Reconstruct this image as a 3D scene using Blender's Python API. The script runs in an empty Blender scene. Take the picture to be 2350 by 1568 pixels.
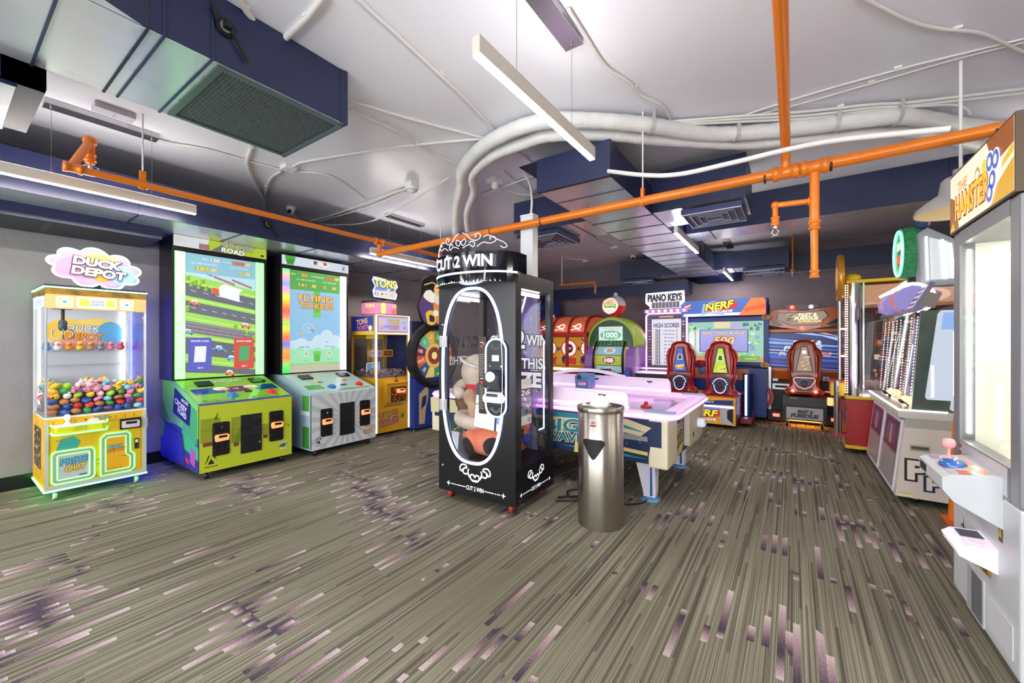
import bpy, bmesh, math, random
from mathutils import Vector, Matrix
random.seed(7)
PI = math.pi
SC = bpy.context.scene
COL = SC.collection

# ------------------------------------------------------------------ materials
def lin(h):
    h = h.lstrip('#')
    if len(h) == 3: h = ''.join(c * 2 for c in h)
    o = []
    for i in (0, 2, 4):
        v = int(h[i:i + 2], 16) / 255
        o.append(v / 12.92 if v <= .04045 else ((v + .055) / 1.055) ** 2.4)
    return (*o, 1)

MATS = {}
def new_mat(name):
    m = bpy.data.materials.new(name)
    m.use_nodes = True
    return m, m.node_tree, m.node_tree.nodes['Principled BSDF']

def C(h, r=.45, m=0., e=0., sp=.5, eh=None, coat=0.):
    """plain paint / plastic / metal; e > 0 for things that give off light"""
    k = (h, r, m, e, sp, eh, coat)
    if k in MATS: return MATS[k]
    mt, nt, b = new_mat('paint_' + h.strip('#'))
    b.inputs['Base Color'].default_value = lin(h)
    b.inputs['Roughness'].default_value = r
    b.inputs['Metallic'].default_value = m
    b.inputs['Specular IOR Level'].default_value = sp
    b.inputs['Coat Weight'].default_value = coat
    if e:
        b.inputs['Emission Color'].default_value = lin(eh or h)
        b.inputs['Emission Strength'].default_value = e
        if e > 1.5: b.inputs['Base Color'].default_value = (.6, .6, .6, 1)
        elif e > .5: b.inputs['Base Color'].default_value = tuple(v * .4 for v in lin(h)[:3]) + (1,)
    MATS[k] = mt
    return mt

def S(h, e=1.):          # lit screen or backlit print
    g = [int(h.lstrip('#')[i:i + 2], 16) if len(h) > 4 else int(h.lstrip('#')[i // 2] * 2, 16) for i in (0, 2, 4)]
    h = '#%02x%02x%02x' % tuple(int(v * .86 + 205 * .14) for v in g)     # a panel never gets quite dark
    return C(h, .3, 0, e * .85, .4)

def noisy(name, h1, h2, scale=8, r=.6, m=0., bump=.1, bscale=None, stretch=(1, 1, 1), rr=None, coord='Object'):
    if name in MATS: return MATS[name]
    mt, nt, b = new_mat(name)
    N, L = nt.nodes.new, nt.links.new
    tc = N('ShaderNodeTexCoord'); mp = N('ShaderNodeMapping'); mp.inputs['Scale'].default_value = stretch
    L(tc.outputs[coord], mp.inputs[0])
    nz = N('ShaderNodeTexNoise'); nz.inputs['Scale'].default_value = scale; nz.inputs['Detail'].default_value = 6
    L(mp.outputs[0], nz.inputs['Vector'])
    rp = N('ShaderNodeValToRGB')
    rp.color_ramp.elements[0].color = lin(h1); rp.color_ramp.elements[0].position = .3
    rp.color_ramp.elements[1].color = lin(h2); rp.color_ramp.elements[1].position = .7
    L(nz.outputs['Fac'], rp.inputs[0]); L(rp.outputs[0], b.inputs['Base Color'])
    b.inputs['Roughness'].default_value = r; b.inputs['Metallic'].default_value = m
    if rr:
        mr = N('ShaderNodeMapRange'); mr.inputs['To Min'].default_value = rr[0]; mr.inputs['To Max'].default_value = rr[1]
        L(nz.outputs['Fac'], mr.inputs[0]); L(mr.outputs[0], b.inputs['Roughness'])
    if bump:
        bn = N('ShaderNodeTexNoise'); bn.inputs['Scale'].default_value = bscale or scale * 3; bn.inputs['Detail'].default_value = 5
        L(mp.outputs[0], bn.inputs['Vector'])
        bp = N('ShaderNodeBump'); bp.inputs['Strength'].default_value = bump; bp.inputs['Distance'].default_value = .02
        L(bn.outputs['Fac'], bp.inputs['Height']); L(bp.outputs[0], b.inputs['Normal'])
    MATS[name] = mt
    return mt

def glass(name='clear_glass', tint='#ffffff', refl=1.45, dirt=0.):
    if name in MATS: return MATS[name]
    mt = bpy.data.materials.new(name); mt.use_nodes = True
    nt = mt.node_tree; N, L = nt.nodes.new, nt.links.new
    nt.nodes.remove(nt.nodes['Principled BSDF'])
    out = nt.nodes['Material Output']
    tr = N('ShaderNodeBsdfTransparent'); tr.inputs[0].default_value = lin(tint)
    gl = N('ShaderNodeBsdfGlossy'); gl.inputs['Roughness'].default_value = .03
    lw = N('ShaderNodeLayerWeight'); lw.inputs[0].default_value = .5
    pw = N('ShaderNodeMath'); pw.operation = 'POWER'; L(lw.outputs['Facing'], pw.inputs[0]); pw.inputs[1].default_value = 3.5
    fr = N('ShaderNodeMath'); fr.operation = 'MULTIPLY_ADD'; L(pw.outputs[0], fr.inputs[0]); fr.inputs[1].default_value = .28; fr.inputs[2].default_value = .025
    mx = N('ShaderNodeMixShader')
    L(fr.outputs[0], mx.inputs[0]); L(tr.outputs[0], mx.inputs[1]); L(gl.outputs[0], mx.inputs[2])
    if dirt:
        df = N('ShaderNodeBsdfTranslucent'); df.inputs[0].default_value = (.9, .9, .95, 1)
        m2 = N('ShaderNodeMixShader'); m2.inputs[0].default_value = dirt
        L(mx.outputs[0], m2.inputs[1]); L(df.outputs[0], m2.inputs[2]); L(m2.outputs[0], out.inputs[0])
    else:
        L(mx.outputs[0], out.inputs[0])
    MATS[name] = mt
    return mt

WHITE = C('#e6e6e6', .4); BLACK = C('#0b0b0d', .4); DARK = C('#1a1a1d', .5); CHROME = C('#d8d8da', .12, 1)
STEEL = C('#a8a8aa', .3, 1); GREY = C('#77777a', .5); NAVY = C('#1b2142', .45)

# ------------------------------------------------------------------ mesh builder
TXT = {}
def text_mesh(s, bold, ext, shear):
    k = (s, bold, ext, shear)
    if k in TXT: return TXT[k]
    cu = bpy.data.curves.new('t', 'FONT'); cu.body = s; cu.size = 1; cu.offset = bold; cu.extrude = ext; cu.shear = shear
    cu.resolution_u = 3
    cu.align_x = 'CENTER'
    o = bpy.data.objects.new('t', cu)
    me = bpy.data.meshes.new_from_object(o)
    v = [x.co.copy() for x in me.vertices]; f = [tuple(p.vertices) for p in me.polygons]
    bpy.data.objects.remove(o); bpy.data.curves.remove(cu); bpy.data.meshes.remove(me)
    TXT[k] = (v, f)
    return v, f

class MB:
    def __init__(s):
        s.V = []; s.F = []; s.I = []; s.S = []; s.M = []
        s.front(0)
    def mi(s, m):
        if m not in s.M: s.M.append(m)
        return s.M.index(m)
    def add(s, vs, fs, m, smooth=False):
        o = len(s.V); i = s.mi(m)
        s.V += [tuple(v) for v in vs]
        for f in fs:
            s.F.append([o + k for k in f]); s.I.append(i); s.S.append(smooth)
        return s
    # drawing planes -------------------------------------------------
    def plane(s, o, a, b):
        s.o = Vector(o); s.a = Vector(a).normalized(); s.b = Vector(b).normalized(); s.n = s.a.cross(s.b).normalized(); return s
    def front(s, y): return s.plane((0, y, 0), (1, 0, 0), (0, 0, 1))
    def back(s, y): return s.plane((0, y, 0), (-1, 0, 0), (0, 0, 1))
    def right(s, x): return s.plane((x, 0, 0), (0, 1, 0), (0, 0, 1))
    def left(s, x): return s.plane((x, 0, 0), (0, -1, 0), (0, 0, 1))
    def top(s, z): return s.plane((0, 0, z), (1, 0, 0), (0, 1, 0))
    def under(s, z): return s.plane((0, 0, z), (1, 0, 0), (0, -1, 0))
    def P(s, u, v, l=0): return s.o + s.a * u + s.b * v + s.n * l
    def poly(s, pts, m, l=.001, h=0.):
        n = len(pts)
        if h:
            A = [s.P(u, v, l) for u, v in pts]; B = [s.P(u, v, l + h) for u, v in pts]
            s.add(A + B, [list(range(n - 1, -1, -1)), list(range(n, 2 * n))] + [[i, (i + 1) % n, n + (i + 1) % n, n + i] for i in range(n)], m)
        else:
            s.add([s.P(u, v, l) for u, v in pts], [list(range(n))], m)
        return s
    def rect(s, x0, z0, x1, z1, m, l=.001, h=0., r=0.):
        if x0 > x1: x0, x1 = x1, x0
        if z0 > z1: z0, z1 = z1, z0
        return s.poly(rrect(x0, z0, x1, z1, r), m, l, h)
    def ell(s, cx, cz, rx, rz, m, l=.001, h=0., n=28):
        return s.poly([(cx + rx * math.cos(2 * PI * i / n), cz + rz * math.sin(2 * PI * i / n)) for i in range(n)], m, l, h)
    def band(s, pts, w, m, l=.001, h=0., closed=False):
        """flat ribbon along a 2-D line"""
        n = len(pts); L = []; R = []
        for i in range(n):
            p0 = pts[(i - 1) % n] if (closed or i) else pts[i]
            p1 = pts[(i + 1) % n] if (closed or i < n - 1) else pts[i]
            dx, dz = p1[0] - p0[0], p1[1] - p0[1]; k = math.hypot(dx, dz) or 1
            L.append((pts[i][0] - dz / k * w / 2, pts[i][1] + dx / k * w / 2)); R.append((pts[i][0] + dz / k * w / 2, pts[i][1] - dx / k * w / 2))
        for i in range(n if closed else n - 1):
            j = (i + 1) % n
            s.poly([R[i], R[j], L[j], L[i]], m, l, h)
        return s
    def rope(s, pts, r, m, l=.0, n=8, closed=False):
        return s.tube([s.P(u, v, l) for u, v in pts], r, m, n, closed)
    def text(s, t, cx, cz, h, m, w=None, l=.003, bold=.012, ext=0., shear=0., rot=0., out=None, ol=.03, arc=None):
        """lettering h tall (cap height), fitted to width w, centred on cx, cz"""
        if out: s.text(t, cx, cz, h, out, w, l - .0012, bold + ol, ext, shear, rot, None, 0, arc)
        v, f = text_mesh(t, bold, 0, shear)
        if not v: return s
        v0, _ = text_mesh(t, .012, 0, shear)
        xs = [p.x for p in v0]; ys = [p.y for p in v0]
        mx = (min(xs) + max(xs)) / 2; my = (min(ys) + max(ys)) / 2
        sz = h / max(.01, max(ys) - min(ys)); sx = (w / (max(xs) - min(xs))) if w else sz
        c, q = math.cos(rot), math.sin(rot)
        o = []
        for p in v:
            x, y = (p.x - mx) * sx, (p.y - my) * sz
            if arc: y += arc * (1 - (2 * x / (w or 1)) ** 2)
            o.append((cx + x * c - y * q, cz + x * q + y * c))
        if ext:
            n = len(o)
            A = [s.P(u, k, l) for u, k in o]; B = [s.P(u, k, l + ext) for u, k in o]
            ed = {}
            for fc in f:
                for a, b in zip(fc, fc[1:] + fc[:1]):
                    ed[(a, b)] = 1
            sd = [[a, b, n + b, n + a] for (a, b) in ed if (b, a) not in ed]
            s.add(A + B, [[n + k for k in fc] for fc in f] + sd, m)
        else:
            s.add([s.P(u, k, l) for u, k in o], f, m)
        return s
    # solids ----------------------------------------------------------
    def box(s, x0, x1, y0, y1, z0, z1, m, bev=0.):
        if bev:
            bm = bmesh.new(); bmesh.ops.create_cube(bm, size=1)
            for v in bm.verts: v.co = ((x0 + x1) / 2 + v.co.x * (x1 - x0), (y0 + y1) / 2 + v.co.y * (y1 - y0), (z0 + z1) / 2 + v.co.z * (z1 - z0))
            bmesh.ops.bevel(bm, geom=bm.edges[:], offset=bev, segments=2, profile=.6, affect='EDGES')
            s.addbm(bm, m); return s
        v = [(x0, y0, z0), (x1, y0, z0), (x1, y1, z0), (x0, y1, z0), (x0, y0, z1), (x1, y0, z1), (x1, y1, z1), (x0, y1, z1)]
        return s.add(v, [(3, 2, 1, 0), (4, 5, 6, 7), (0, 1, 5, 4), (1, 2, 6, 5), (2, 3, 7, 6), (3, 0, 4, 7)], m)
    def addbm(s, bm, m, smooth=False):
        bm.verts.index_update()
        s.add([v.co for v in bm.verts], [[v.index for v in f.verts] for f in bm.faces], m, smooth); bm.free(); return s
    def tube(s, pts, r, m, n=8, closed=False, flat=False):
        pts = [Vector(p) for p in pts]; k = len(pts); rings = []
        up = Vector((0, 0, 1)); prev = None
        for i, p in enumerate(pts):
            a = pts[(i - 1) % k] if (closed or i) else p
            b = pts[(i + 1) % k] if (closed or i < k - 1) else p
            t = (b - a); t = t.normalized() if t.length else Vector((0, 0, 1))
            if prev is None:
                x = t.cross(up)
                if x.length < .05: x = t.cross(Vector((1, 0, 0)))
            else:
                x = prev - t * prev.dot(t)
            x.normalize(); prev = x; y = t.cross(x)
            rr = r[i] if isinstance(r, (list, tuple)) else r
            rings.append([p + (x * math.cos(2 * PI * j / n) + y * math.sin(2 * PI * j / n)) * rr for j in range(n)])
        return s.loft(rings, m, not closed, closed)
    def loft(s, rings, m, cap=True, closed=False, smooth=True):
        n = len(rings[0]); V = [p for R in rings for p in R]; F = []
        k = len(rings)
        for i in range(k if closed else k - 1):
            i2 = (i + 1) % k
            for j in range(n):
                F.append((i * n + j, i * n + (j + 1) % n, i2 * n + (j + 1) % n, i2 * n + j))
        s.add(V, F, m, smooth)
        if cap and not closed:
            s.add(rings[0], [list(range(n - 1, -1, -1))], m); s.add(rings[-1], [list(range(n))], m)
        return s
    def lathe(s, prof, m, o=(0, 0, 0), ax='z', n=24, smooth=True, cap=True):
        o = Vector(o); R = []
        for r, z in prof:
            ring = []
            for j in range(n):
                a = 2 * PI * j / n; x, y = r * math.cos(a), r * math.sin(a)
                ring.append(o + Vector({'z': (x, y, z), 'y': (x, z, y), 'x': (z, x, y)}[ax]))
            R.append(ring)
        return s.loft(R, m, cap, False, smooth)
    def sph(s, c, r, m, u=16, v=10, rot=None):
        if not isinstance(r, (tuple, list)): r = (r, r, r)
        bm = bmesh.new(); bmesh.ops.create_uvsphere(bm, u_segments=u, v_segments=v, radius=1)
        M = Matrix.Translation(c) @ (rot.to_4x4() if rot else Matrix()) @ Matrix.Diagonal((*r, 1))
        bm.transform(M); return s.addbm(bm, m, True)
    def prism(s, o, a, b, pts, h, m):
        sv = (s.o, s.a, s.b, s.n); s.plane(o, a, b); s.poly(pts, m, 0, h); s.o, s.a, s.b, s.n = sv; return s
    def xprof(s, pts, x0, x1, m):
        """side profile given as (y, z), swept along x"""
        n = len(pts); V = [(x0, y, z) for y, z in pts] + [(x1, y, z) for y, z in pts]
        return s.add(V, [list(range(n)), list(range(2 * n - 1, n - 1, -1))] + [[i, i + n, (i + 1) % n + n, (i + 1) % n] for i in range(n)], m)
    def build(s, name, parent=None, loc=(0, 0, 0), rz=0.):
        me = bpy.data.meshes.new(name)
        me.from_pydata(s.V, [], s.F)
        for m in s.M: me.materials.append(m)
        me.polygons.foreach_set('material_index', s.I); me.polygons.foreach_set('use_smooth', s.S)
        me.update()
        bm = bmesh.new(); bm.from_mesh(me); bmesh.ops.recalc_face_normals(bm, faces=bm.faces[:]) if len(bm.faces) > 1 else None
        bm.to_mesh(me); bm.free()
        o = bpy.data.objects.new(name, me); COL.objects.link(o)
        o.location = loc; o.rotation_euler = (0, 0, rz)
        if parent: o.parent = parent
        return o

def rrect(x0, z0, x1, z1, r=0., n=5):
    if r <= 0: return [(x0, z0), (x1, z0), (x1, z1), (x0, z1)]
    P = []
    for cx, cz, a in ((x1 - r, z0 + r, -PI / 2), (x1 - r, z1 - r, 0), (x0 + r, z1 - r, PI / 2), (x0 + r, z0 + r, PI)):
        P += [(cx + r * math.cos(a + PI / 2 * i / n), cz + r * math.sin(a + PI / 2 * i / n)) for i in range(n + 1)]
    return P

def smooth_path(pts, k=4):
    """Catmull-Rom through the points"""
    P = [Vector(p) for p in pts]; P = [P[0] * 2 - P[1]] + P + [P[-1] * 2 - P[-2]]; o = []
    for i in range(1, len(P) - 2):
        for j in range(k):
            t = j / k; a, b, c, d = P[i - 1:i + 3]
            o.append(.5 * ((2 * b) + (c - a) * t + (2 * a - 5 * b + 4 * c - d) * t * t + (3 * b - a - 3 * c + d) * t ** 3))
    o.append(P[-2]); return o

def thing(name, label, cat, loc=(0, 0, 0), rz=0., group=None):
    o = bpy.data.objects.new(name, None); COL.objects.link(o); o.empty_display_size = .1
    o.location = loc; o.rotation_euler = (0, 0, rz)
    return tag(o, label, cat, group)
def tag(o, label, cat, group=None):
    o['label'] = label; o['category'] = cat
    if group: o['group'] = group
    return o
def struct(o, label=None):
    o['kind'] = 'structure'
    if label: o['label'] = label
    return o
def copy_tree(o, parent=None):
    c = o.copy(); COL.objects.link(c); c.parent = parent
    for ch in list(o.children): copy_tree(ch, c)
    return c
def one(mb, name, label, cat, group=None, loc=(0, 0, 0), rz=0.):
    return tag(mb.build(name, None, loc, rz), label, cat, group)

def caster(par, x, y, z, wheel=BLACK, r=.033):
    b = MB(); b.box(x - .03, x + .03, y - .03, y + .03, z - .008, z, STEEL)
    b.box(x - .022, x - .017, y - .02, y + .02, r, z - .005, STEEL); b.box(x + .017, x + .022, y - .02, y + .02, r, z - .005, STEEL)
    b.lathe([(.001, -.014), (r, -.014), (r, .014), (.001, .014)], wheel, (x, y, r), 'x', 16)
    b.lathe([(.001, -.016), (r * .45, -.016), (r * .45, .016), (.001, .016)], STEEL, (x, y, r), 'x', 10)
    return b.build('caster', par)

# ------------------------------------------------------------------ camera
cam = bpy.data.cameras.new('camera'); camo = bpy.data.objects.new('camera', cam); COL.objects.link(camo)
cam.sensor_width = 36; cam.lens = 930 / 2350 * 36; cam.clip_start = .05
camo.location = (0, 0, 1.4); camo.rotation_euler = (PI / 2, 0, math.radians(34.74))
SC.camera = camo

# ------------------------------------------------------------------ carpet
def carpet():
    mt, nt, b = new_mat('striped_carpet')
    N, L = nt.nodes.new, nt.links.new
    def mth(op, a, c=None, cl=False):
        n = N('ShaderNodeMath'); n.operation = op; n.use_clamp = cl
        for i, v in enumerate((a, c)):
            if v is None: continue
            if isinstance(v, (int, float)): n.inputs[i].default_value = v
            else: L(v, n.inputs[i])
        return n.outputs[0]
    def wn(x, y, z=0):
        c = N('ShaderNodeCombineXYZ')
        for i, v in enumerate((x, y, z)):
            if isinstance(v, (int, float)): c.inputs[i].default_value = v
            else: L(v, c.inputs[i])
        w = N('ShaderNodeTexWhiteNoise'); w.noise_dimensions = '3D'; L(c.outputs[0], w.inputs['Vector']); return w.outputs['Value']
    def ramp(f, stops, const=False):
        r = N('ShaderNodeValToRGB'); e = r.color_ramp.elements
        if const: r.color_ramp.interpolation = 'CONSTANT'
        while len(e) < len(stops): e.new(.5)
        for k, (p, h) in zip(e, stops): k.position = p; k.color = lin(h)
        L(f, r.inputs[0]); return r.outputs[0]
    def mix(f, a, c, bt='MIX'):
        m = N('ShaderNodeMix'); m.data_type = 'RGBA'; m.blend_type = bt
        if isinstance(f, (int, float)): m.inputs[0].default_value = f
        else: L(f, m.inputs[0])
        L(a, m.inputs[6]); L(c, m.inputs[7]); return m.outputs[2]
    tc = N('ShaderNodeTexCoord'); sp = N('ShaderNodeSeparateXYZ'); L(tc.outputs['Object'], sp.inputs[0])
    x, y = sp.outputs[0], sp.outputs[1]
    # fine woven lines along the run
    mp = N('ShaderNodeMapping'); mp.inputs['Scale'].default_value = (195, .6, 1); L(tc.outputs['Object'], mp.inputs[0])
    nz = N('ShaderNodeTexNoise'); nz.inputs['Scale'].default_value = 1; nz.inputs['Detail'].default_value = 2; L(mp.outputs[0], nz.inputs['Vector'])
    base = ramp(nz.outputs['Fac'], [(.3, '#5a584f'), (.45, '#747163'), (.55, '#888574'), (.7, '#9c9987')])
    # thin dark and pale threads with ends
    c1 = mth('FLOOR', mth('DIVIDE', x, .013)); o1 = wn(c1, 3.7)
    j1 = mth('FLOOR', mth('ADD', mth('DIVIDE', y, .9), mth('MULTIPLY', o1, 7.)))
    r1 = wn(c1, j1, 1.3)
    thr = ramp(r1, [(0, '#b6b0b6'), (.18, '#ffffff'), (.9, '#ffffff'), (.91, '#fbeef2')], True)
    col = mix(.75, base, thr, 'MULTIPLY')
    # dashes that fade from dark plum at a tile seam to pale pink
    tx = mth('FLOOR', mth('DIVIDE', x, .5))
    yy = mth('ADD', y, mth('MULTIPLY', tx, .19))
    q = mth('DIVIDE', yy, 1.0); qf = mth('FRACT', q); qi = mth('FLOOR', mth('ADD', q, .5))
    side = mth('GREATER_THAN', qf, .5)
    d = mth('MINIMUM', qf, mth('SUBTRACT', 1., qf))
    c2 = mth('FLOOR', mth('DIVIDE', x, .03))
    key = mth('ADD', mth('MULTIPLY', qi, 2.), side)
    r2 = wn(c2, key, 5.1); r3 = wn(c2, key, 9.7)
    ln = mth('ADD', .05, mth('MULTIPLY', mth('POWER', r2, 1.7), .42))
    t = mth('DIVIDE', d, ln)
    jt = N('ShaderNodeTexNoise'); jt.inputs['Scale'].default_value = 130; L(tc.outputs['Object'], jt.inputs['Vector'])
    tj = mth('ADD', t, mth('MULTIPLY', mth('SUBTRACT', jt.outputs['Fac'], .5), .7))
    dash = ramp(tj, [(.0, '#554c5c'), (.15, '#5f5665'), (.36, '#8c7883'), (.75, '#baa5ad'), (1., '#cdc3c4')])
    dash = mix(.55, dash, mix(1., dash, base, 'SOFT_LIGHT'))
    big = N('ShaderNodeTexNoise'); big.inputs['Scale'].default_value = .75; big.inputs['Detail'].default_value = 1; L(tc.outputs['Object'], big.inputs['Vector'])
    odd = mth('MULTIPLY_ADD' if False else 'MODULO', mth('ABSOLUTE', c2), 2.)
    gate = mth('SUBTRACT', mth('MULTIPLY', mth('SUBTRACT', big.outputs['Fac'], .34), 2.7), mth('MULTIPLY', odd, .55))
    act = mth('MULTIPLY', mth('LESS_THAN', t, 1.), mth('LESS_THAN', r3, gate))
    col = mix(act, col, dash)
    col = mix(1., col, ramp(big.outputs['Fac'], [(.3, '#d8d4cf'), (.7, '#ffffff')]), 'MULTIPLY')
    L(col, b.inputs['Base Color']); b.inputs['Roughness'].default_value = .95; b.inputs['Specular IOR Level'].default_value = .15
    bp = N('ShaderNodeBump'); bp.inputs['Strength'].default_value = .35; bp.inputs['Distance'].default_value = .006
    L(nz.outputs['Fac'], bp.inputs['Height']); L(bp.outputs[0], b.inputs['Normal'])
    return mt

X0, X1, Y0, Y1, ZC = -6.05, 3.0, -3.2, 9.5, 3.26
b = MB(); b.box(X0 - .1, X1 + .1, Y0, Y1 + .1, -.1, 0, carpet()); struct(b.build('floor'), 'olive grey striped carpet with plum and pink dashes')
CEIL = noisy('ceiling_paint', '#e6e7f0', '#eeeff6', .8, .3, 0, .12, 1.3)
b = MB(); b.box(X0 - .1, X1 + .1, Y0, Y1 + .1, ZC, ZC + .1, CEIL); struct(b.build('ceiling'), 'satin white painted ceiling')
PLASTER = noisy('rough_plaster', '#858183', '#928e91', 1.5, .75, 0, .55, 7)
BACKW = noisy('back_wall_paint', '#74676f', '#7e7179', 2, .6, 0, .25, 40)
b = MB(); b.box(X0 - .12, X0, Y0, Y1, 0, ZC, PLASTER); struct(b.build('wall_left'), 'grey textured plaster wall')
b = MB(); b.box(X0, X1, Y1, Y1 + .12, 0, ZC, BACKW); struct(b.build('wall_back'), 'dusky mauve back wall')
b = MB(); b.box(X1, X1 + .12, Y0, Y1, 0, ZC, BACKW); struct(b.build('wall_right'))
b = MB(); b.box(X0, X1, Y0 - .12, Y0, 0, .35, BACKW); b.box(X0, X1, Y0 - .12, Y0, 2.75, ZC, BACKW)
for k in range(6): b.box(X0 + k * 1.75, X0 + k * 1.75 + .3, Y0 - .12, Y0, .35, 2.75, BACKW)  # unseen piers and openings, shaped for daylight fill and striped reflections
struct(b.build('wall_rear'), 'unseen rear wall with tall openings shaped to let in daylight')
b = MB(); b.box(X0, X0 + .015, Y0, Y1, 0, .13, C('#141416', .35)); struct(b.build('baseboard_left'), 'black baseboard')
b = MB(); b.box(X0 + .015, X1, Y1 - .015, Y1, 0, .13, C('#141416', .35)); struct(b.build('baseboard_back'), 'black baseboard')
b = MB(); b.box(X1 - .015, X1, Y0, Y1 - .015, 0, .13, C('#141416', .35)); struct(b.build('baseboard_right'))

# ------------------------------------------------------------------ lights
FIX = C('#d8d2c4', .4, .3)
LED = C('#fff3e8', .4, 0, 165, .3)
def linear_light(label, x, y0, y1, z=2.62):
    yc = (y0 + y1) / 2
    t = thing('linear_light', label, 'ceiling light', (x, yc, z), 0, 'suspended linear lights')
    h = (y1 - y0) / 2
    b = MB(); b.box(-.021, .021, -h, h, .006, .085, FIX, .002); b.build('housing', t)
    b = MB(); b.box(-.017, .017, -h + .004, h - .004, -.001, .0058, LED); b.build('diffuser', t)
    b = MB(); b.box(-.015, .015, -h + .01, h - .01, .0852, .0862, C('#fff8f4', .4, 0, 42, .3)); b.build('added_uplight', t)  # unseen glowing strip added on top to brighten the ceiling
    b = MB(); b.box(-.06, .06, -.34, .34, ZC - z - .045, ZC - z, C('#c9c7cc', .22, .9), .002); b.build('ceiling_canopy', t)
    for s in (-1, 1):
        b = MB(); b.tube([(0, s * .3, .085), (0, s * .3, ZC - z - .045)], .0016, STEEL, 6)
        b.lathe([(.008, ZC - z - .06), (.008, ZC - z - .045)], STEEL, (0, s * .3, 0), 'z', 8); b.build('suspension_cable', t)
    return t
linear_light('slim lit linear pendant directly ahead, nearest and largest one below the white ceiling', -1.11, 1.33, 2.55)
linear_light('slim lit linear pendant beside the central duct over the air hockey table', -1.09, 4.82, 6.08)
linear_light('short-looking lit linear pendant farthest away near the back duct corner', -1.0, 8.0, 9.2)
linear_light('slim lit linear pendant at far left in front of the long dark duct', -4.72, .22, 1.47)
linear_light('slim lit linear pendant behind the black cutting prize machine', -4.82, 3.5, 4.75)
for y in (-1.9,):      # rows carried on unseen behind the viewer, added to light the room
    linear_light('unseen lit linear pendant added behind the viewer, right of the pair', -1.11, y - .62, y + .62)
    linear_light('unseen lit linear pendant added behind the viewer, left of the pair', -4.72, y - .62, y + .62)
linear_light('unseen lit linear pendant added over the aisle of white prize machines', 1.9, 1.4, 2.65)  # this pendant and the next are added out of view for light
linear_light('unseen lit linear pendant added over the red coin pusher', 2.1, 4.8, 6.05)

# daylight added as soft fill through the unseen rear wall's openings
w = bpy.data.worlds.new('daylight'); SC.world = w; w.use_nodes = True
bg = w.node_tree.nodes['Background']; bg.inputs[0].default_value = (.95, .98, 1., 1); bg.inputs[1].default_value = 9.

SC.view_settings.view_transform = 'Standard'; SC.view_settings.look = 'None'; SC.view_settings.gamma = 1
SC.view_settings.use_curve_mapping = False; SC.view_settings.exposure = 0
SC.cycles.max_bounces = 10; SC.cycles.transparent_max_bounces = 24; SC.cycles.diffuse_bounces = 8
SC.cycles.sample_clamp_indirect = 10

# ------------------------------------------------------------------ ducts
def duct_metal():
    mt, nt, b = new_mat('galvanised_duct'); N, L = nt.nodes.new, nt.links.new
    tc = N('ShaderNodeTexCoord'); nz = N('ShaderNodeTexNoise'); nz.inputs['Scale'].default_value = 1.6; nz.inputs['Detail'].default_value = 3
    L(tc.outputs['Object'], nz.inputs['Vector'])
    b.inputs['Base Color'].default_value = lin('#dde0ea'); b.inputs['Metallic'].default_value = .7
    mr = N('ShaderNodeMapRange'); mr.inputs['To Min'].default_value = .2; mr.inputs['To Max'].default_value = .36; L(nz.outputs['Fac'], mr.inputs[0]); L(mr.outputs[0], b.inputs['Roughness'])
    n2 = N('ShaderNodeTexNoise'); n2.inputs['Scale'].default_value = 5; L(tc.outputs['Object'], n2.inputs['Vector'])
    bp = N('ShaderNodeBump'); bp.inputs['Strength'].default_value = .25; bp.inputs['Distance'].default_value = .02; L(n2.outputs['Fac'], bp.inputs['Height']); L(bp.outputs[0], b.inputs['Normal'])
    return mt
DM = duct_metal()
DN = noisy('navy_duct_paint', '#1b2244', '#222a50', 3, .42, 0, .05)
SEAM = C('#10142a', .5)
def duct(b, x0, x1, y0, y1, z0, z1, along='y', step=.62, seams=True):
    b.box(x0, x1, y0, y1, z0, z1, DN)
    b.under(z0).rect(x0 + .006, -y1 + .006, x1 - .006, -y0 - .006, DM, .0015)
    if seams:
        if along == 'y':
            k = y0 + .35
            while k < y1 - .1:
                b.box(x0 - .006, x1 + .006, k - .006, k + .006, z0 - .007, z1 + 0, DN); k += step
        else:
            k = x0 + .3
            while k < x1 - .1:
                b.box(k - .006, k + .006, y0 - .006, y1 + .006, z0 - .007, z1, DN); k += step
def diffuser(x0, x1, y0, y1, z, par, m=None):
    b = MB(); m = m or C('#2a2f55', .4, .3)
    b.box(x0, x1, y0, y1, z, z + .05, m, .004); b.under(z)
    n = 4
    for i in range(n):
        k = i / n * .46; w, h = x1 - x0, y1 - y0
        a = rrect(x0 + k * w + .015, -y1 + k * h + .015, x1 - k * w - .015, -y0 - k * h - .015)
        b.band(a, .012, C('#a9acc0', .35, .6), .002, .012, True)
        b.band(rrect(x0 + k * w + .03, -y1 + k * h + .03, x1 - k * w - .03, -y0 - k * h - .03), .016, BLACK, .001, 0, True)
    return b.build('air_diffuser', par)
def lever(b, o, a, bb):
    """damper quadrant with its lever on a duct side"""
    b.plane(o, a, bb)
    b.ell(0, 0, .05, .05, BLACK, 0, .012); b.ell(0, 0, .03, .03, GREY, .012, .006); b.rect(-.018, -.018, .018, .018, BLACK, .012, .04)
    b.poly([(-.012, .02), (.012, .0), (.11, -.13), (.095, -.14)], BLACK, .02, .008)
    b.poly([(-.05, .0), (-.075, .07), (-.06, .075), (-.03, .03)], BLACK, .012, .008)

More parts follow.
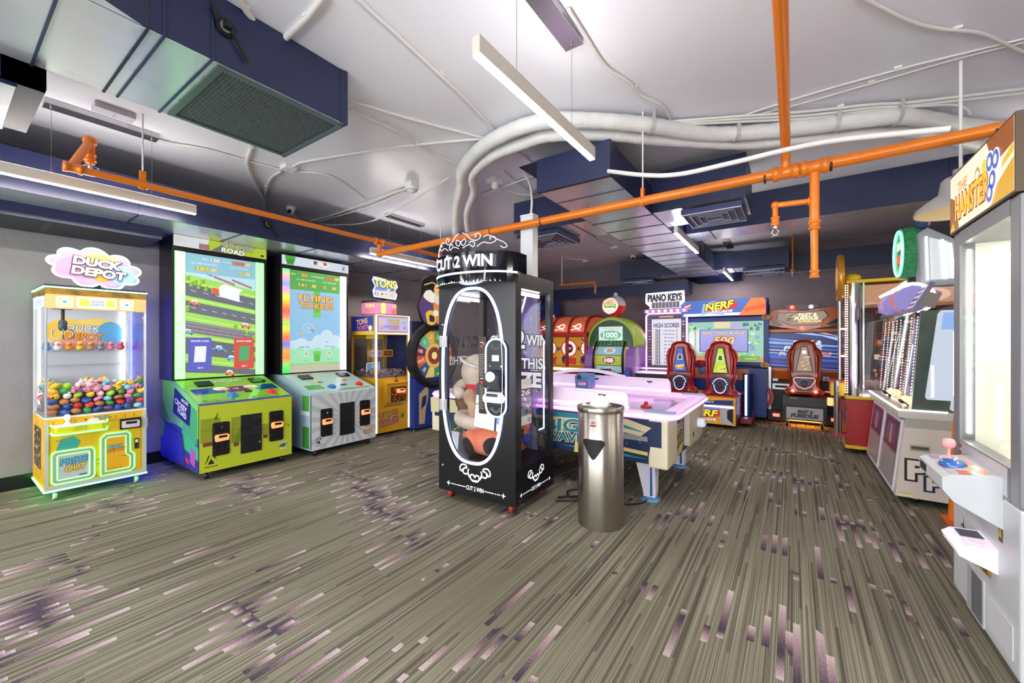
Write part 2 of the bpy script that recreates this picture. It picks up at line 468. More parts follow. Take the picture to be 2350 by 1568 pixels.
# big duct over the left half
t = thing('air_duct', 'large navy supply duct with a perforated grille, upper left corner', 'air duct', (-2.96, .6, 2.9))
b = MB(); b.box(-.43, .43, -2.6, 1.05, 0, .355, DN); b.under(0)
b.rect(-.425, -1.045, .425, 2.6, DM, .0015)
for y in (-.62, -.28, .0, .06, .26): b.box(-.436, .436, y - .006, y + .006, -.008, .355, SEAM if y in (0., -.62) else DN)
b.box(.424, .434, 1.0, 1.05, 0, .355, DN); b.box(-.434, .436, 1.03, 1.052, -.006, .36, DN)
b.prism((0, 0, 0), (1, 0, 0), (0, 1, 0), [(.43, -2.6), (.52, -2.6), (.52, -.35), (.5, -.2), (.43, .02)], .355, DN)
b.under(0).poly([(.42, 2.6), (.515, 2.6), (.515, .35), (.495, .2), (.42, .0)], DM, .0015)
b.build('duct_body', t)
b = MB()
def perforated():
    mt, nt, bs = new_mat('perforated_mesh'); N, L = nt.nodes.new, nt.links.new
    tc = N('ShaderNodeTexCoord'); vo = N('ShaderNodeTexVoronoi'); vo.inputs['Scale'].default_value = 48; vo.inputs['Randomness'].default_value = .12
    L(tc.outputs['Object'], vo.inputs['Vector']); rp = N('ShaderNodeValToRGB'); rp.color_ramp.interpolation = 'CONSTANT'
    rp.color_ramp.elements[0].color = lin('#0c0d10'); rp.color_ramp.elements[1].color = lin('#54585f'); rp.color_ramp.elements[1].position = .42
    L(vo.outputs['Distance'], rp.inputs[0]); L(rp.outputs[0], bs.inputs['Base Color']); bs.inputs['Roughness'].default_value = .5; bs.inputs['Metallic'].default_value = .4
    return mt
b.under(-.002); b.rect(-.37, -1.0, .37, -.33, perforated(), .004)
b.band(rrect(-.39, -1.02, .39, -.31), .045, C('#5d6b70', .35, .7), .0, .012, True)
b.build('return_grille', t)
b = MB(); lever(b, (.431, .32, .2), (0, 1, 0), (0, 0, 1)); b.build('damper_lever', t)

t = thing('air_duct', 'short galvanised duct with a dark flange at the far upper left edge', 'air duct', (-3.85, -.4, 2.79))
b = MB(); duct(b, -.4, .37, -2.4, .68, .0, .3, 'y', 1.4, False); b.box(-.41, .41, .62, .78, .02, .3, DN); b.box(.36, .41, -2.4, .78, .02, .3, DN); b.build('duct_body', t)

t = thing('air_duct', 'long navy duct with galvanised underside above the green and blue arcade cabinets', 'air duct', (-5.5, 2.8, 2.572))
b = MB(); duct(b, -.52, .56, -5.4, 4.2, 0, .33, 'y', .84); b.build('duct_body', t)
b = MB(); lever(b, (.561, -.58, .17), (0, 1, 0), (0, 0, 1)); b.build('damper_lever', t)
t = thing('air_duct', 'shallow navy return box under the long duct above the yellow prize crane', 'air duct', (-5.7, 0, 2.455))
b = MB(); b.box(-.33, .34, -2.4, 1.38, 0, .118, DN); b.under(0).rect(-.32, -1.36, .32, 2.4, C('#30343d', .4, .5), .001)
for y in (-.1, .62): b.under(0).rect(-.32, -y - .02, .32, -y + .02, C('#50545c', .4, .6), .002)
b.build('duct_body', t)

# central trunk with its branches
t = thing('air_duct', 'wide navy trunk duct in the centre with side branches and vents', 'air duct', (-1.56, 3.15, 2.75))
b = MB(); duct(b, -.34, .34, 0, 6.0, 0, .28, 'y', .44); b.box(-.345, .345, -.01, .03, -.005, .29, DN); b.build('duct_body', t)
b = MB(); b.box(-.55, .17, .42, 1.0, .28, .51, DN); b.prism((-.55, .5, .28), (0, 1, 0), (0, 0, 1), [(-.5, 0), (.5, 0), (.5, .23), (-.08, .23)], .72, DN)
b.build('riser_box', t)
for k, (x0, x1, y0, y1, z1) in enumerate([(.34, 1.2, 1.2, 1.85, .42), (-1.33, -.34, 1.06, 1.75, .39), (.34, 1.54, 6.05, 6.4, .3), (-1.55, -.34, 5.5, 5.95, .4)]):
    if k == 2: x0, x1, y0, y1 = .34, 1.5, 5.35, 5.85
    b = MB(); duct(b, x0, x1, y0, y1, .005, z1, 'x', .5); b.build('branch_duct', t)
    if k == 0: diffuser(.62, 1.17, 1.22, 1.8, -.06, t, C('#3c4066', .4, .4))
    if k == 1: diffuser(-1.3, -.72, 1.08, 1.7, -.06, t)
    if k == 2: diffuser(.8, 1.45, 5.36, 5.84, -.06, t)
    if k == 3: diffuser(-1.5, -.85, 5.5, 5.92, -.06, t)
b = MB()
b.loft([[(-.34 + (0 if s == 0 else 0), 6.0, .0 if s in (0, 3) else .28) if False else p for p in R] for s, R in enumerate([[(-.34, 6.0, 0), (.34, 6.0, 0), (.34, 6.0, .28), (-.34, 6.0, .28)], [(-.3, 6.12, -.02), (.52, 6.1, -.02), (.52, 6.1, .26), (-.3, 6.12, .26)], [(-.1, 6.28, -.12), (.7, 6.22, -.12), (.7, 6.3, .2), (-.1, 6.32, .2)]])], DN)
b.build('duct_elbow', t)
t = thing('air_duct', 'long navy cross duct on the right, nearer than the far wall duct', 'air duct', (1.0, 6.1, 2.86))
b = MB(); duct(b, -2.2, 2.0, -.22, .28, 0, .395, 'x', 1.1); b.build('duct_body', t)
t = thing('air_duct', 'far navy cross duct along the top of the back wall on the right', 'air duct', (1.2, 9.25, 2.68))
b = MB(); duct(b, -1.7, 1.8, -.24, .24, 0, .34, 'x', .9); b.build('duct_body', t)
for x in (-1.2, 1.2): b = MB(); b.tube([(x, -.2, .34), (x, -.2, .58)], .006, STEEL, 6); b.build('hanger_rod', t)
t = thing('air_duct', 'far navy duct along the back wall above the red pusher and fishing wheel', 'air duct', (-4.0, 9.25, 2.42))
b = MB(); duct(b, -2.0, 2.2, -.24, .24, 0, .27, 'x', 1.2); b.build('duct_body', t)

# ------------------------------------------------------------------ orange sprinkler pipework
ORG = C('#e0791c', .32, .1); 
def fit(b, p, ax, r=.045, w=.05):
    b.lathe([(r * .8, -w), (r, -w), (r, -w * .55), (r * .86, -w * .5), (r * .86, w * .5), (r, w * .55), (r, w), (r * .8, w)], ORG, p, ax, 14)
def hanger(par, p):
    b = MB(); b.tube([(p[0], p[1], p[2] + .04), (p[0], p[1], ZC)], .006, WHITE, 6); b.box(p[0] - .012, p[0] + .012, p[1] - .02, p[1] + .02, p[2] + .03, p[2] + .11, ORG)
    b.lathe([(.04, -.01), (.044, 0), (.04, .01)], ORG, p, 'x', 12); return b.build('pipe_hanger', par)
def head(par, p, up=False):
    b = MB(); b.lathe([(.012, 0), (.016, -.02), (.01, -.03)], CHROME, p, 'z', 10)
    b.tube([(p[0] - .012, p[1], p[2] - .03), (p[0] - .022, p[1], p[2] - .05), (p[0], p[1], p[2] - .072), (p[0] + .022, p[1], p[2] - .05), (p[0] + .012, p[1], p[2] - .03)], .003, CHROME, 6)
    b.lathe([(.002, -.072), (.024, -.074), (.026, -.077), (.002, -.078)], CHROME, p, 'z', 14); return b.build('sprinkler_head', par)
XL, ZL = -4.36, 2.68
t = thing('sprinkler_pipe', 'orange sprinkler pipe running along the long duct on the left', 'pipe', (XL, 0, 0))
b = MB(); b.tube([(0, .58, ZL), (0, 4.9, ZL)], .027, ORG, 12); fit(b, (0, 3.3, ZL), 'y', .04, .07); fit(b, (0, .61, ZL), 'y', .038, .05)
b.tube([(0, .6, ZL), (-.26, .74, 3.0)], .027, ORG, 12); b.sph((-.26, .74, 3.0), .045, ORG, 12, 8); b.tube([(-.26, .74, 3.0), (-.26, .74, 2.82)], .03, ORG, 12)
fit(b, (-.26, .74, 2.87), 'z', .038, .03); b.build('pipe_run', t)
b = MB()
for i, z in enumerate((2.79, 2.765, 2.74)): b.tube([(-.26 + .05 * math.cos(a * PI / 8), .74 + .05 * math.sin(a * PI / 8), z) for a in range(16)], .003, CHROME, 5, True)
b.lathe([(.014, 2.82), (.014, 2.79), (.004, 2.78), (.004, 2.735), (.02, 2.733)], CHROME, (-.26, .74, 0), 'z', 10); b.build('sprinkler_head', t)
hanger(t, (0, 1.0, ZL)); hanger(t, (0, 4.4, ZL))
YM, ZM = 3.3, 2.53
t = thing('sprinkler_pipe', 'thick orange main pipe crossing the whole room under the white hoses', 'pipe', (0, YM, 0))
b = MB(); b.tube([(XL + .02, 0, 2.52), (X1 - XL * 0, 0, 2.56)], .036, ORG, 14)
for x in (-.04, .115): fit(b, (x, 0, ZM + .01), 'x', .05, .075)
b.tube([(XL, 0, 2.64), (XL, 0, 2.54)], .03, ORG, 12); b.sph((XL, 0, 2.52), .042, ORG, 12, 8)
for x in (-2.55, -1.95, -.16, .2, .9): b.lathe([(.0365, -.006), (.039, 0), (.0365, .006)], DARK, (x, 0, ZM), 'x', 12)
b.build('pipe_run', t); hanger(t, (-1.0, 0, ZM)); hanger(t, (1.5, 0, ZM + .01))
b = MB(); b.tube([(-.04, 0, 2.54), (-.04, -.01, 2.6), (-.04, -.04, 2.66), (-.04, -.1, 2.69), (-.04, -5.8, 2.7)], .027, ORG, 12); b.build('branch_pipe', t)
b = MB(); b.tube([(.115, 0, 2.5), (.115, 0, 2.16)], .027, ORG, 12); b.tube([(.115, 0, 2.16), (.115, 0, 1.83)], .02, ORG, 12); fit(b, (.115, 0, 2.16), 'z', .034, .03)
fit(b, (.115, 0, 1.84), 'z', .026, .025); b.tube([(.115, 0, 2.32), (-.09, 0, 2.33), (-.1, 0, 2.32), (-.1, 0, 2.2)], .018, ORG, 10); fit(b, (.1, 0, 2.32), 'x', .026, .02); fit(b, (-.1, 0, 2.22), 'z', .026, .03); b.sph((-.1, 0, 2.33), .026, ORG, 10, 8); b.build('drop_pipe', t)
head(t, (-.1, 0, 2.195))
t = thing('sprinkler_pipe', 'small orange pipe bent down near the back wall above the fishing wheel', 'pipe', (-3.247, 7.600, 2.584))
b = MB(); b.tube([(-.85, .1, .02), (-.5, 0, 0), (-.03, 0, 0), (0, 0, -.02), (0, 0, -.13)], .02, ORG, 10); fit(b, (0, 0, -.12), 'z', .028, .03); fit(b, (-.5, 0, 0), 'x', .028, .03)
b.tube([(-.8, .1, .02), (-.8, .1, 3.26 - (-3.247, 7.600, 2.584)[2])], .008, WHITE, 6); b.build('pipe_run', t); head(t, (0, 0, -.15))
p = (-0.006, 8.600, 2.609)
t = thing('sprinkler_pipe', 'tiny orange sprinkler stub at the back above the racing cabinet', 'pipe', p)
b = MB(); b.tube([(0, 0, .02), (0, 0, 3.26 - p[2])], .016, ORG, 10); fit(b, (0, 0, .03), 'z', .03, .02); b.build('pipe_run', t); head(t, (0, 0, .0))

# ------------------------------------------------------------------ insulated hoses, conduits, fittings
HOSE = noisy('white_hose_wrap', '#d6d5d3', '#e2e2e0', 6, .4, 0, .25, 30, (1, 1, 1))
CON = C('#dcdad6', .45)
def hose(label, pts, r):
    P = smooth_path(pts, 10); b = MB()
    R = [r * (1 + .035 * math.sin(i * 2.1)) for i in range(len(P))]
    b.tube(P, R, HOSE, 14)
    return one(b, 'insulated_hose', label, 'hose')
h1 = [(-4.716, 5.122, 3.150), (-3.647, 3.986, 3.150), (-3.027, 3.386, 3.140), (-2.780, 3.124, 3.150), (-2.378, 2.888, 3.160), (-1.973, 2.781, 3.160), (-1.615, 2.817, 3.160), (-1.286, 3.045, 3.160), (-0.962, 3.349, 3.160), (-0.665, 3.706, 3.160), (-0.363, 3.915, 3.160), (0.088, 4.110, 3.160), (0.400, 4.214, 3.160), (0.729, 4.366, 3.160), (1.171, 4.844, 3.160), (1.770, 5.430, 3.160)]
h2 = [(-4.475, 5.193, 3.130), (-3.617, 4.152, 3.130), (-3.025, 3.594, 3.130), (-2.721, 3.212, 3.130), (-2.302, 2.999, 3.130), (-1.941, 2.966, 3.130), (-1.680, 2.983, 3.130), (-1.289, 3.236, 3.130), (-0.892, 3.619, 3.130), (-0.376, 4.052, 3.130), (-0.061, 4.195, 3.130), (0.417, 4.385, 3.130), (0.767, 4.594, 3.130), (1.253, 5.181, 3.130), (2.041, 6.262, 3.130)]
hose('thicker white wrapped hose along the ceiling, upper one of the pair', h1, .062)
hose('slimmer white wrapped hose along the ceiling, lower one of the pair', h2, .05)
def strap(p, w, label):
    b = MB(); P = smooth_path(h1, 10); i = min(range(1, len(P) - 1), key=lambda k: (P[k] - Vector(p)).length); c = P[i]; tg = (P[i + 1] - P[i - 1]).normalized(); sd = tg.cross(Vector((0, 0, 1))).normalized(); up = Vector((0, 0, 1))
    SM = C('#c9c7c2', .4, .3)
    R = []
    for k in range(24):
        a = 2 * PI * k / 24; q = c + (sd * math.cos(a) + up * math.sin(a)) * .071; q2 = c + (sd * math.cos(a) + up * math.sin(a)) * .066
        R.append([q - tg * .014, q + tg * .014, q2 + tg * .014, q2 - tg * .014])
    b.loft(R, SM, False, True, False)
    q = c + sd * .07
    b.add([q - tg * .014, q + tg * .014, Vector((q.x, q.y, ZC)) + tg * .014, Vector((q.x, q.y, ZC)) - tg * .014] + [v + sd * .004 for v in (q - tg * .014, q + tg * .014, Vector((q.x, q.y, ZC)) + tg * .014, Vector((q.x, q.y, ZC)) - tg * .014)], [(0, 1, 2, 3), (4, 5, 6, 7), (0, 1, 5, 4), (1, 2, 6, 5), (2, 3, 7, 6), (3, 0, 4, 7)], SM)
    return one(b, 'hose_strap', label, 'strap', 'metal straps holding the hoses')
ST = [(-0.946, 3.353, 3.150), (-0.391, 3.872, 3.150), (0.288, 4.161, 3.150), (0.649, 4.303, 3.150)]
for p, l in zip(ST, ('leftmost metal strap holding the white hoses to the ceiling', 'metal hose strap left of the orange ceiling pipe', 'metal hose strap right of the orange ceiling pipe', 'rightmost metal strap, beside the cable bundle')): strap(p, .0, l)
def conduit(label, pts, r=.011, name='conduit', cat='conduit', k=6, m=None):
    b = MB(); P = smooth_path(pts, k); b.tube(P, r, m or CON, 7)
    q = P[len(P) // 2]; b.box(q.x - .02, q.x + .02, q.y - .02, q.y + .02, min(q.z, ZC - .002), min(q.z + .02, ZC), CON) if abs(q.z - ZC) < .05 else None
    return one(b, name, label, cat, 'white ceiling cables and conduits')
zc = 3.245
conduit('straight white conduit crossing the ceiling from the top edge to the hose bend', [(-1.924, 1.302, 3.245), (-1.972, 1.740, 3.245), (-2.048, 2.315, 3.245), (-2.152, 2.867, 3.245)], .013)
conduit('white flexible conduit from the big duct end, upper of two towards the hoses', [(-2.793, 1.846, 3.245), (-2.591, 2.305, 3.245), (-2.280, 2.919, 3.245)], .012)
conduit('white cable from the big duct end, lower of two towards the hoses', [(-2.898, 1.915, 3.245), (-2.864, 2.373, 3.245), (-2.917, 2.789, 3.245), (-2.866, 3.106, 3.245)], .011)
conduit('doubled grey cable from the junction box to the hose bend', [(-4.318, 2.186, 3.240), (-4.072, 2.206, 3.240), (-3.215, 2.482, 3.240), (-2.719, 2.681, 3.240), (-2.303, 2.871, 3.240)], .013)
conduit('thick white conduit dropping from the big duct to the orange pipe', [(-4.214, 1.747, 3.240), (-4.662, 1.896, 3.240), (-5.253, 2.239, 3.240), (-5.700, 2.514, 3.240), (-6.169, 2.687, 3.240)], .019)
conduit('curved white conduit from the junction box down to the orange pipe', [(-4.543, 2.175, 3.240), (-4.877, 2.216, 3.240), (-5.486, 2.430, 3.240), (-6.154, 2.720, 3.240)], .013)
conduit('long white conduit from the left socket box past the junction box', [(-4.667, 0.965, 3.245), (-4.756, 1.251, 3.245), (-4.617, 1.544, 3.245), (-4.517, 2.140, 3.245), (-4.240, 2.569, 3.245), (-4.557, 3.245, 3.245)], .011)
conduit('white conduit from the smoke detector, upper of the pair running left', [(-3.801, 3.280, 3.240), (-4.554, 3.309, 3.240), (-5.545, 3.360, 3.240), (-6.281, 3.300, 3.240)], .014)
conduit('white conduit from the smoke detector, lower of the pair running left', [(-3.889, 3.322, 3.240), (-4.622, 3.426, 3.240), (-5.333, 3.433, 3.240), (-6.227, 3.394, 3.240)], .014)
conduit('loose white cable sweeping from the hose bend to the orange pipe', [(-3.142, 3.299, 3.220), (-3.612, 3.417, 3.200), (-4.531, 3.641, 3.180), (-5.283, 3.686, 3.160), (-5.931, 3.347, 3.160)], .01)
conduit('white conduit bent along the ceiling right of the nearest linear light', [(-1.025, 2.030, 3.245), (-1.030, 2.273, 3.245), (-1.031, 2.589, 3.245), (-0.957, 2.852, 3.245), (-0.937, 3.039, 3.245), (-0.850, 3.249, 3.245), (-0.833, 3.422, 3.245), (-0.846, 3.532, 3.245)], .013)
conduit('white cable curving across the ceiling in the upper right corner', [(0.297, 2.842, 3.245), (0.534, 3.196, 3.245), (0.696, 3.387, 3.245), (0.897, 3.563, 3.245), (1.030, 3.732, 3.245), (1.308, 4.125, 3.245)], .011)
conduit('thin grey cable stretched from the right edge to the hoses, upper', [(1.210, 3.813, 3.245), (0.874, 3.775, 3.245), (0.583, 3.751, 3.245), (0.107, 3.750, 3.245), (-0.383, 3.797, 3.245)], .007)
conduit('thin grey cable stretched from the right edge to the hoses, lower', [(1.224, 3.857, 3.245), (0.867, 3.829, 3.245), (0.461, 3.847, 3.245), (-0.056, 3.857, 3.245), (-0.611, 3.786, 3.245)], .005)
conduit('topmost cable of the bundle lying on the white hoses', [(-0.836, 3.533, 3.235), (-0.409, 3.741, 3.235), (0.086, 3.993, 3.235), (0.499, 4.164, 3.235), (0.768, 4.308, 3.235), (1.446, 4.559, 3.235)], .012)
conduit('middle cable of the bundle lying on the white hoses', [(-0.791, 3.566, 3.225), (-0.381, 3.777, 3.225), (0.116, 4.052, 3.225), (0.503, 4.195, 3.225), (0.800, 4.351, 3.225), (1.463, 4.613, 3.225)], .012)
conduit('bottom cable of the bundle, bent down at its right end', [(-0.747, 3.598, 3.215), (-0.354, 3.822, 3.215), (0.145, 4.097, 3.215), (0.533, 4.231, 3.215), (0.960, 4.442, 3.215), (1.099, 4.595, 3.215), (1.148, 4.699, 3.200)], .012)
conduit('white flexible conduit sagging in front of the trunk duct', [(-1.158, 2.950, 2.697), (-0.878, 2.950, 2.601), (-0.641, 2.950, 2.552), (-0.322, 2.950, 2.550), (-0.043, 2.950, 2.556), (0.165, 2.950, 2.550), (0.372, 2.950, 2.523), (0.653, 2.950, 2.477)], .016)
conduit('pair of cables behind the nearest linear light, upper', [(-3.240, 3.951, 3.240), (-2.335, 3.832, 3.240), (-1.827, 3.668, 3.240), (-1.225, 3.591, 3.240)], .009)
conduit('pair of cables behind the nearest linear light, lower', [(-3.345, 3.992, 3.235), (-2.651, 3.867, 3.235), (-1.751, 3.707, 3.235), (-1.273, 3.613, 3.235)], .009)
conduit('white conduit from the motion sensor over to the trunk duct', [(-2.197, 3.265, 3.245), (-2.210, 3.610, 3.245)], .011)
conduit('white bent conduit right of the motion sensor', [(-2.578, 3.552, 3.245), (-2.638, 3.939, 3.245), (-2.666, 4.312, 3.240), (-2.810, 4.194, 3.240), (-2.904, 3.869, 3.240)], .011)
conduit('thick flexible conduit at the top edge behind the big duct, left of two', [(-2.441, 0.944, 3.245), (-2.496, 1.002, 3.245), (-2.544, 1.061, 3.245)], .018)
conduit('thick flexible conduit at the top edge behind the big duct, right of two', [(-2.063, 1.205, 3.245), (-2.272, 1.231, 3.245), (-2.538, 1.240, 3.245)], .018)
conduit('white cable along the pink-lit ceiling behind the white post', [(-3.993, 6.553, 3.245), (-4.141, 7.891, 3.245), (-3.9, 8.5, 3.245)], .012)
conduit('thin white cable from the branch duct to the pink-lit junction box', [(-2.842, 5.938, 3.245), (-2.915, 6.902, 3.245), (-2.886, 7.577, 3.245)], .012)
conduit('thin brown cable along the top of the long left duct', [(-6.031, 0.474, 3.235), (-6.091, 0.584, 3.235), (-6.103, 0.736, 3.235)], .008, m=C('#a89880', .6))
def jbox(label, p, sx=.06, sy=.06, sz=.045, name='junction_box', m=None):
    b = MB(); b.box(p[0] - sx, p[0] + sx, p[1] - sy, p[1] + sy, ZC - sz, ZC, m or WHITE, .006); b.under(ZC - sz); b.ell(p[0] - .02, -p[1], .008, .008, GREY, .001); b.ell(p[0] + .02, -p[1], .008, .008, GREY, .001)
    return one(b, name, label, 'junction box')
jbox('white junction box where cables meet below the big duct corner', (-4.388, 2.176, 3.240))
jbox('white socket box on the ceiling beside the far left canopy', (-4.464, 0.851, 3.220), .06, .12, .05, 'socket_box', C('#cfcad6', .5))
jbox('small white junction box on the pink-lit ceiling left of the trunk duct', (-2.867, 7.690, 3.230), .07, .07)
jbox('small white junction box on the far ceiling near the bent orange pipe', (-3.9, 8.6, 3.23), .06, .06)
def detector(label, p):
    t = thing('smoke_detector', label, 'smoke detector', (p[0], p[1], ZC))
    b = MB(); b.box(-.06, .06, -.06, .06, -.05, 0, WHITE, .006); b.build('mounting_box', t)
    b = MB(); b.lathe([(.07, -.05), (.075, -.065), (.06, -.095), (.035, -.1), (.03, -.115), (.001, -.117)], WHITE, (0, 0, 0), 'z', 20); b.lathe([(.0655, -.09), (.066, -.086)], GREY); b.build('sensor_dome', t)
detector('white round smoke detector in the middle of the left ceiling', (-3.676, 3.237, 3.220))
t = thing('motion_sensor', 'white boxy sensor hanging beside the white hoses', 'sensor', ((-2.815, 3.691, 3.240)[0], (-2.815, 3.691, 3.240)[1], ZC))
b = MB(); b.box(-.07, .07, -.07, .07, -.055, 0, WHITE, .006); b.build('mounting_box', t)
b = MB(); b.lathe([(.04, -.055), (.04, -.1), (.03, -.115), (.001, -.117)], WHITE, (.02, 0, 0), 'z', 14); b.build('sensor_dome', t)
def dome_cam(label, p, rz=0):
    t = thing('security_camera', label, 'security camera', p, rz)
    b = MB(); b.lathe([(.055, 0), (.058, -.03), (.04, -.04)], WHITE); b.build('camera_base', t)
    b = MB(); b.sph((0, -.012, -.058), .048, WHITE); b.build('eyeball', t)
    b = MB(); b.lathe([(.001, -.064), (.026, -.063), (.03, -.052)], BLACK, (0, -.0, -.068), 'y', 14); b.sph((0, -.06, -.068), .013, C('#222230', .1), 10, 6); b.build('lens', t)
p = (-5.723, 2.874, 3.250); dome_cam('white turret camera on the ceiling above the left orange pipe', (p[0], p[1], ZC), .7)
p = (-2.846, 8.709, 3.250); dome_cam('small white turret camera on the far ceiling beside the trunk duct', (p[0], p[1], ZC), .2)
# pendant lamp at the right
p = (0.913, 3.900, 2.260)
t = thing('pendant_lamp', 'white enamel barn pendant lamp partly hidden by the white prize crane', 'pendant lamp', p); PEND = t
b = MB(); b.lathe([(.185, 0), (.175, .03), (.11, .085), (.085, .1), (.075, .17), (.06, .185), (.03, .19), (.03, .225), (.012, .23)], C('#b6b3b0', .35), cap=False); b.build('lamp_shade', t)
b = MB(); b.lathe([(.18, .002), (.17, .028), (.105, .08), (.001, .09)], C('#f2e3bf', .6), cap=False); b.build('shade_lining', t)
b = MB(); b.sph((0, 0, .06), .035, C('#fff0cc', .4, 0, 8)); b.build('light_bulb', t)
b = MB(); b.tube([(0, 0, .22), (0, 0, (ZC - p[2]) / 1.25)], .008, WHITE, 8); b.build('hanging_rod', t); t.scale = (1.25, 1.25, 1.25)
# white post standing behind the prize machine, with its feed cable
t = thing('service_post', 'square white post rising behind the black prize machine', 'post', (-2.16, 3.415, 0))
b = MB(); b.box(-.072, .072, -.05, .05, 0, 2.64, C('#d9dbdb', .4), .006); b.build('post_shaft', t)
b = MB(); b.box(-.076, .076, -.054, .054, 2.64, 2.655, WHITE, .003); b.build('post_cap', t)
b = MB(); b.tube(smooth_path([(.02, 0, 2.655), (.02, .02, 2.8), (-.05, .1, 3.0), (-.25, .3, 3.23)], 6), .012, CON, 8); b.build('feed_cable', t)

# ================================================================== yellow prize crane (far left)
def neon(b, pts, col, r=.008, e=5., closed=True, l=.008, n=6):
    b.rope(pts, r, C(col, .4, 0, e), l, n, closed)
def reader(par, b=None):
    pass
YEL = noisy('yellow_print', '#d9a416', '#e8bd25', 5, .4, 0, 0)
t = thing('prize_crane', 'yellow claw crane with cloud sign and neon edges, far left by the wall', 'prize crane', (-5.655, .91, 0), PI / 2)
DUCK = t
W, F_, K = .335, -.345, .345
b = MB(); b.box(-W, W, F_, K, .1, .72, YEL)
b.front(F_)
FR = C('#cfd2cf', .3, .3)
b.rect(-W, .1, -W + .022, .70, FR, .001, .006); b.rect(W - .03, .1, W, .70, FR, .001, .006); b.rect(-W, .1, W, .135, FR, .0012, .006)
b.band(rrect(-W + .03, .145, W - .04, .655), .004, C('#7a6a2a', .5), .002, 0, True)
for i in range(9):
    x = -.29 + i * .066
    for z in (.155, .168, .672, .688): b.rect(x, z, x + .012, z + .006, C('#7c5a12', .5), .003)
for z, x0, x1 in ((.3, -.02, .03), (.26, -.02, .03), (.55, .15, .2), (.685, -.1, .09), (.52, -.27, -.2)): b.rect(x0, z, x1, z + .008, C('#a8741a', .5), .003)
b.text('DUCK', .015, .695, .024, C('#5fc0de', .4), .1, .004, .02, 0, .1, 0, DARK, .05)
b.text('DEPOT', .015, .668, .022, C('#f2a626', .4), .12, .004, .02, 0, .1, 0, DARK, .05)
b.poly([(-.27, .44), (-.14, .44), (-.12, .5), (-.16, .55), (-.24, .54)], C('#3f9a96', .4), .002)
b.left(-W)
for i in range(26):
    u, v = random.uniform(-.3, .3), random.uniform(.13, .7)
    b.rect(u, v, u + random.uniform(.02, .07), v + .01, C(random.choice(['#b07c14', '#c98f1a', '#8f6a1a', '#f0cf50']), .5), .001)
b.poly([(-.24, .25), (.14, .25), (.16, .62), (-.22, .62)], C('#3b2a20', .3), .0015)
for i in range(90):
    u, v = random.uniform(-.22, .13), random.uniform(.26, .61)
    b.ell(u, v, random.uniform(.008, .018), random.uniform(.008, .016), C(random.choice(['#c9a06a', '#7a4a34', '#b8b2a0', '#9a3f2c', '#d8c6a0', '#54402e']), .5), .002 + i * 1e-5, 0, 7)
b.right(W); b.rect(-.25, .25, .2, .6, C('#c98f1a', .5), .001)
b.build('lower_cabinet', t)
b = MB()
GN = '#3cff58'
b.box(-W - .006, W + .006, F_ - .008, F_ + .01, .085, .1, C('#8affb0', .4, 0, 5, eh='#40ff78')); b.box(-W - .008, -W + .008, F_, K, .085, .1, C('#8affb0', .4, 0, 8, eh='#30ff58'))
b.build('base_neon', t)
b = MB(); b.box(-W - .006, W + .006, F_ - .008, F_ + .01, 1.872, 1.884, C('#8affb0', .4, 0, 4, eh='#50ffb0')); b.box(-W - .008, -W + .008, F_, K, 1.872, 1.884, C('#8affb0', .4, 0, 14, eh='#38ffa0')); b.build('cornice_neon', t)
for z in (.085, 1.872):      # the strips on the far flank run blue
    b = MB(); b.box(W - .004, W + .008, F_ + .03, K, z, z + .014, C('#5a6aff', .4, 0, 22, eh='#2a38ff')); b.build('flank_neon', t)
b = MB(); b.box(W, W + .008, K - .03, K, .1, 1.872, C('#5a6aff', .4, 0, 28, eh='#2a38ff')); b.build('rear_neon', t)
b = MB(); b.box(-W, W, F_, K, 1.885, 1.9, DARK); WD = noisy('weathered_gold', '#5a421c', '#a87a28', 14, .5, .2, 0); b.box(-W, W, F_, K, 1.815, 1.871, WD); b.build('cornice', t)
# vitrine
b = MB(); b.box(-W, W, F_, K, .72, .735, C('#dfe4e6', .3)); b.rect(0, 0, .001, .001, WHITE)
WH = C('#eef2f4', .35); LEDW = C('#f4f8ff', .4, 0, 3.2)
b.box(-W + .005, W - .005, K - .012, K, .735, 1.815, C('#c8ccd0', .3)); 
for x in (-W, W - .022): b.box(x, x + .022, K - .05, K - .012, .735, 1.815, WH)
b.box(-W, W, F_, K, 1.8, 1.815, WH)
b.front(K - .012)
b.ell(-.12, 1.5, .14, .13, C('#f0c243', .4), .001); b.ell(.2, 1.48, .1, .13, C('#5aa6d8', .4), .0012); b.ell(-.02, 1.38, .2, .05, C('#e69a9a', .4), .0014); b.ell(.1, 1.58, .15, .06, C('#f3d36a', .4), .0009)
b.text('DUCK', .0, 1.535, .06, C('#dfe8f4', .4), .24, .004, .02, 0, .1, -.05, C('#4a6a9a', .4), .05)
b.text('DEPOT', .01, 1.45, .065, C('#f0a03a', .4), .27, .004, .02, 0, .1, -.05, C('#8a4a1a', .4), .05)
b.box(-W + .02, W - .02, K - .16, K - .012, 1.3, 1.308, glass('shelf_acrylic', '#f4faff', 1.45))
b.box(-W + .02, W - .02, K - .16, K - .012, 1.16, 1.168, glass('shelf_acrylic'))
b.build('vitrine_back', t)
b = MB()
for x in (-W + .03, W - .045): b.box(x, x + .015, K - .05, K - .03, .8, 1.78, LEDW)
b.box(-.25, .25, -.2, .15, 1.788, 1.799, LEDW)
b.build('led_strip', t)
for x in (-W, W - .016):
    for y in (F_, K - .016): b = MB(); b.box(x, x + .016, y, y + .016, .735, 1.815, C('#cdd9e2', .15, .3)); b.build('corner_post', t)
G = glass()
b = MB(); b.front(F_ + .004).rect(-W + .01, .735, W - .01, 1.7, G, 0, .004); b.build('front_glass', t)
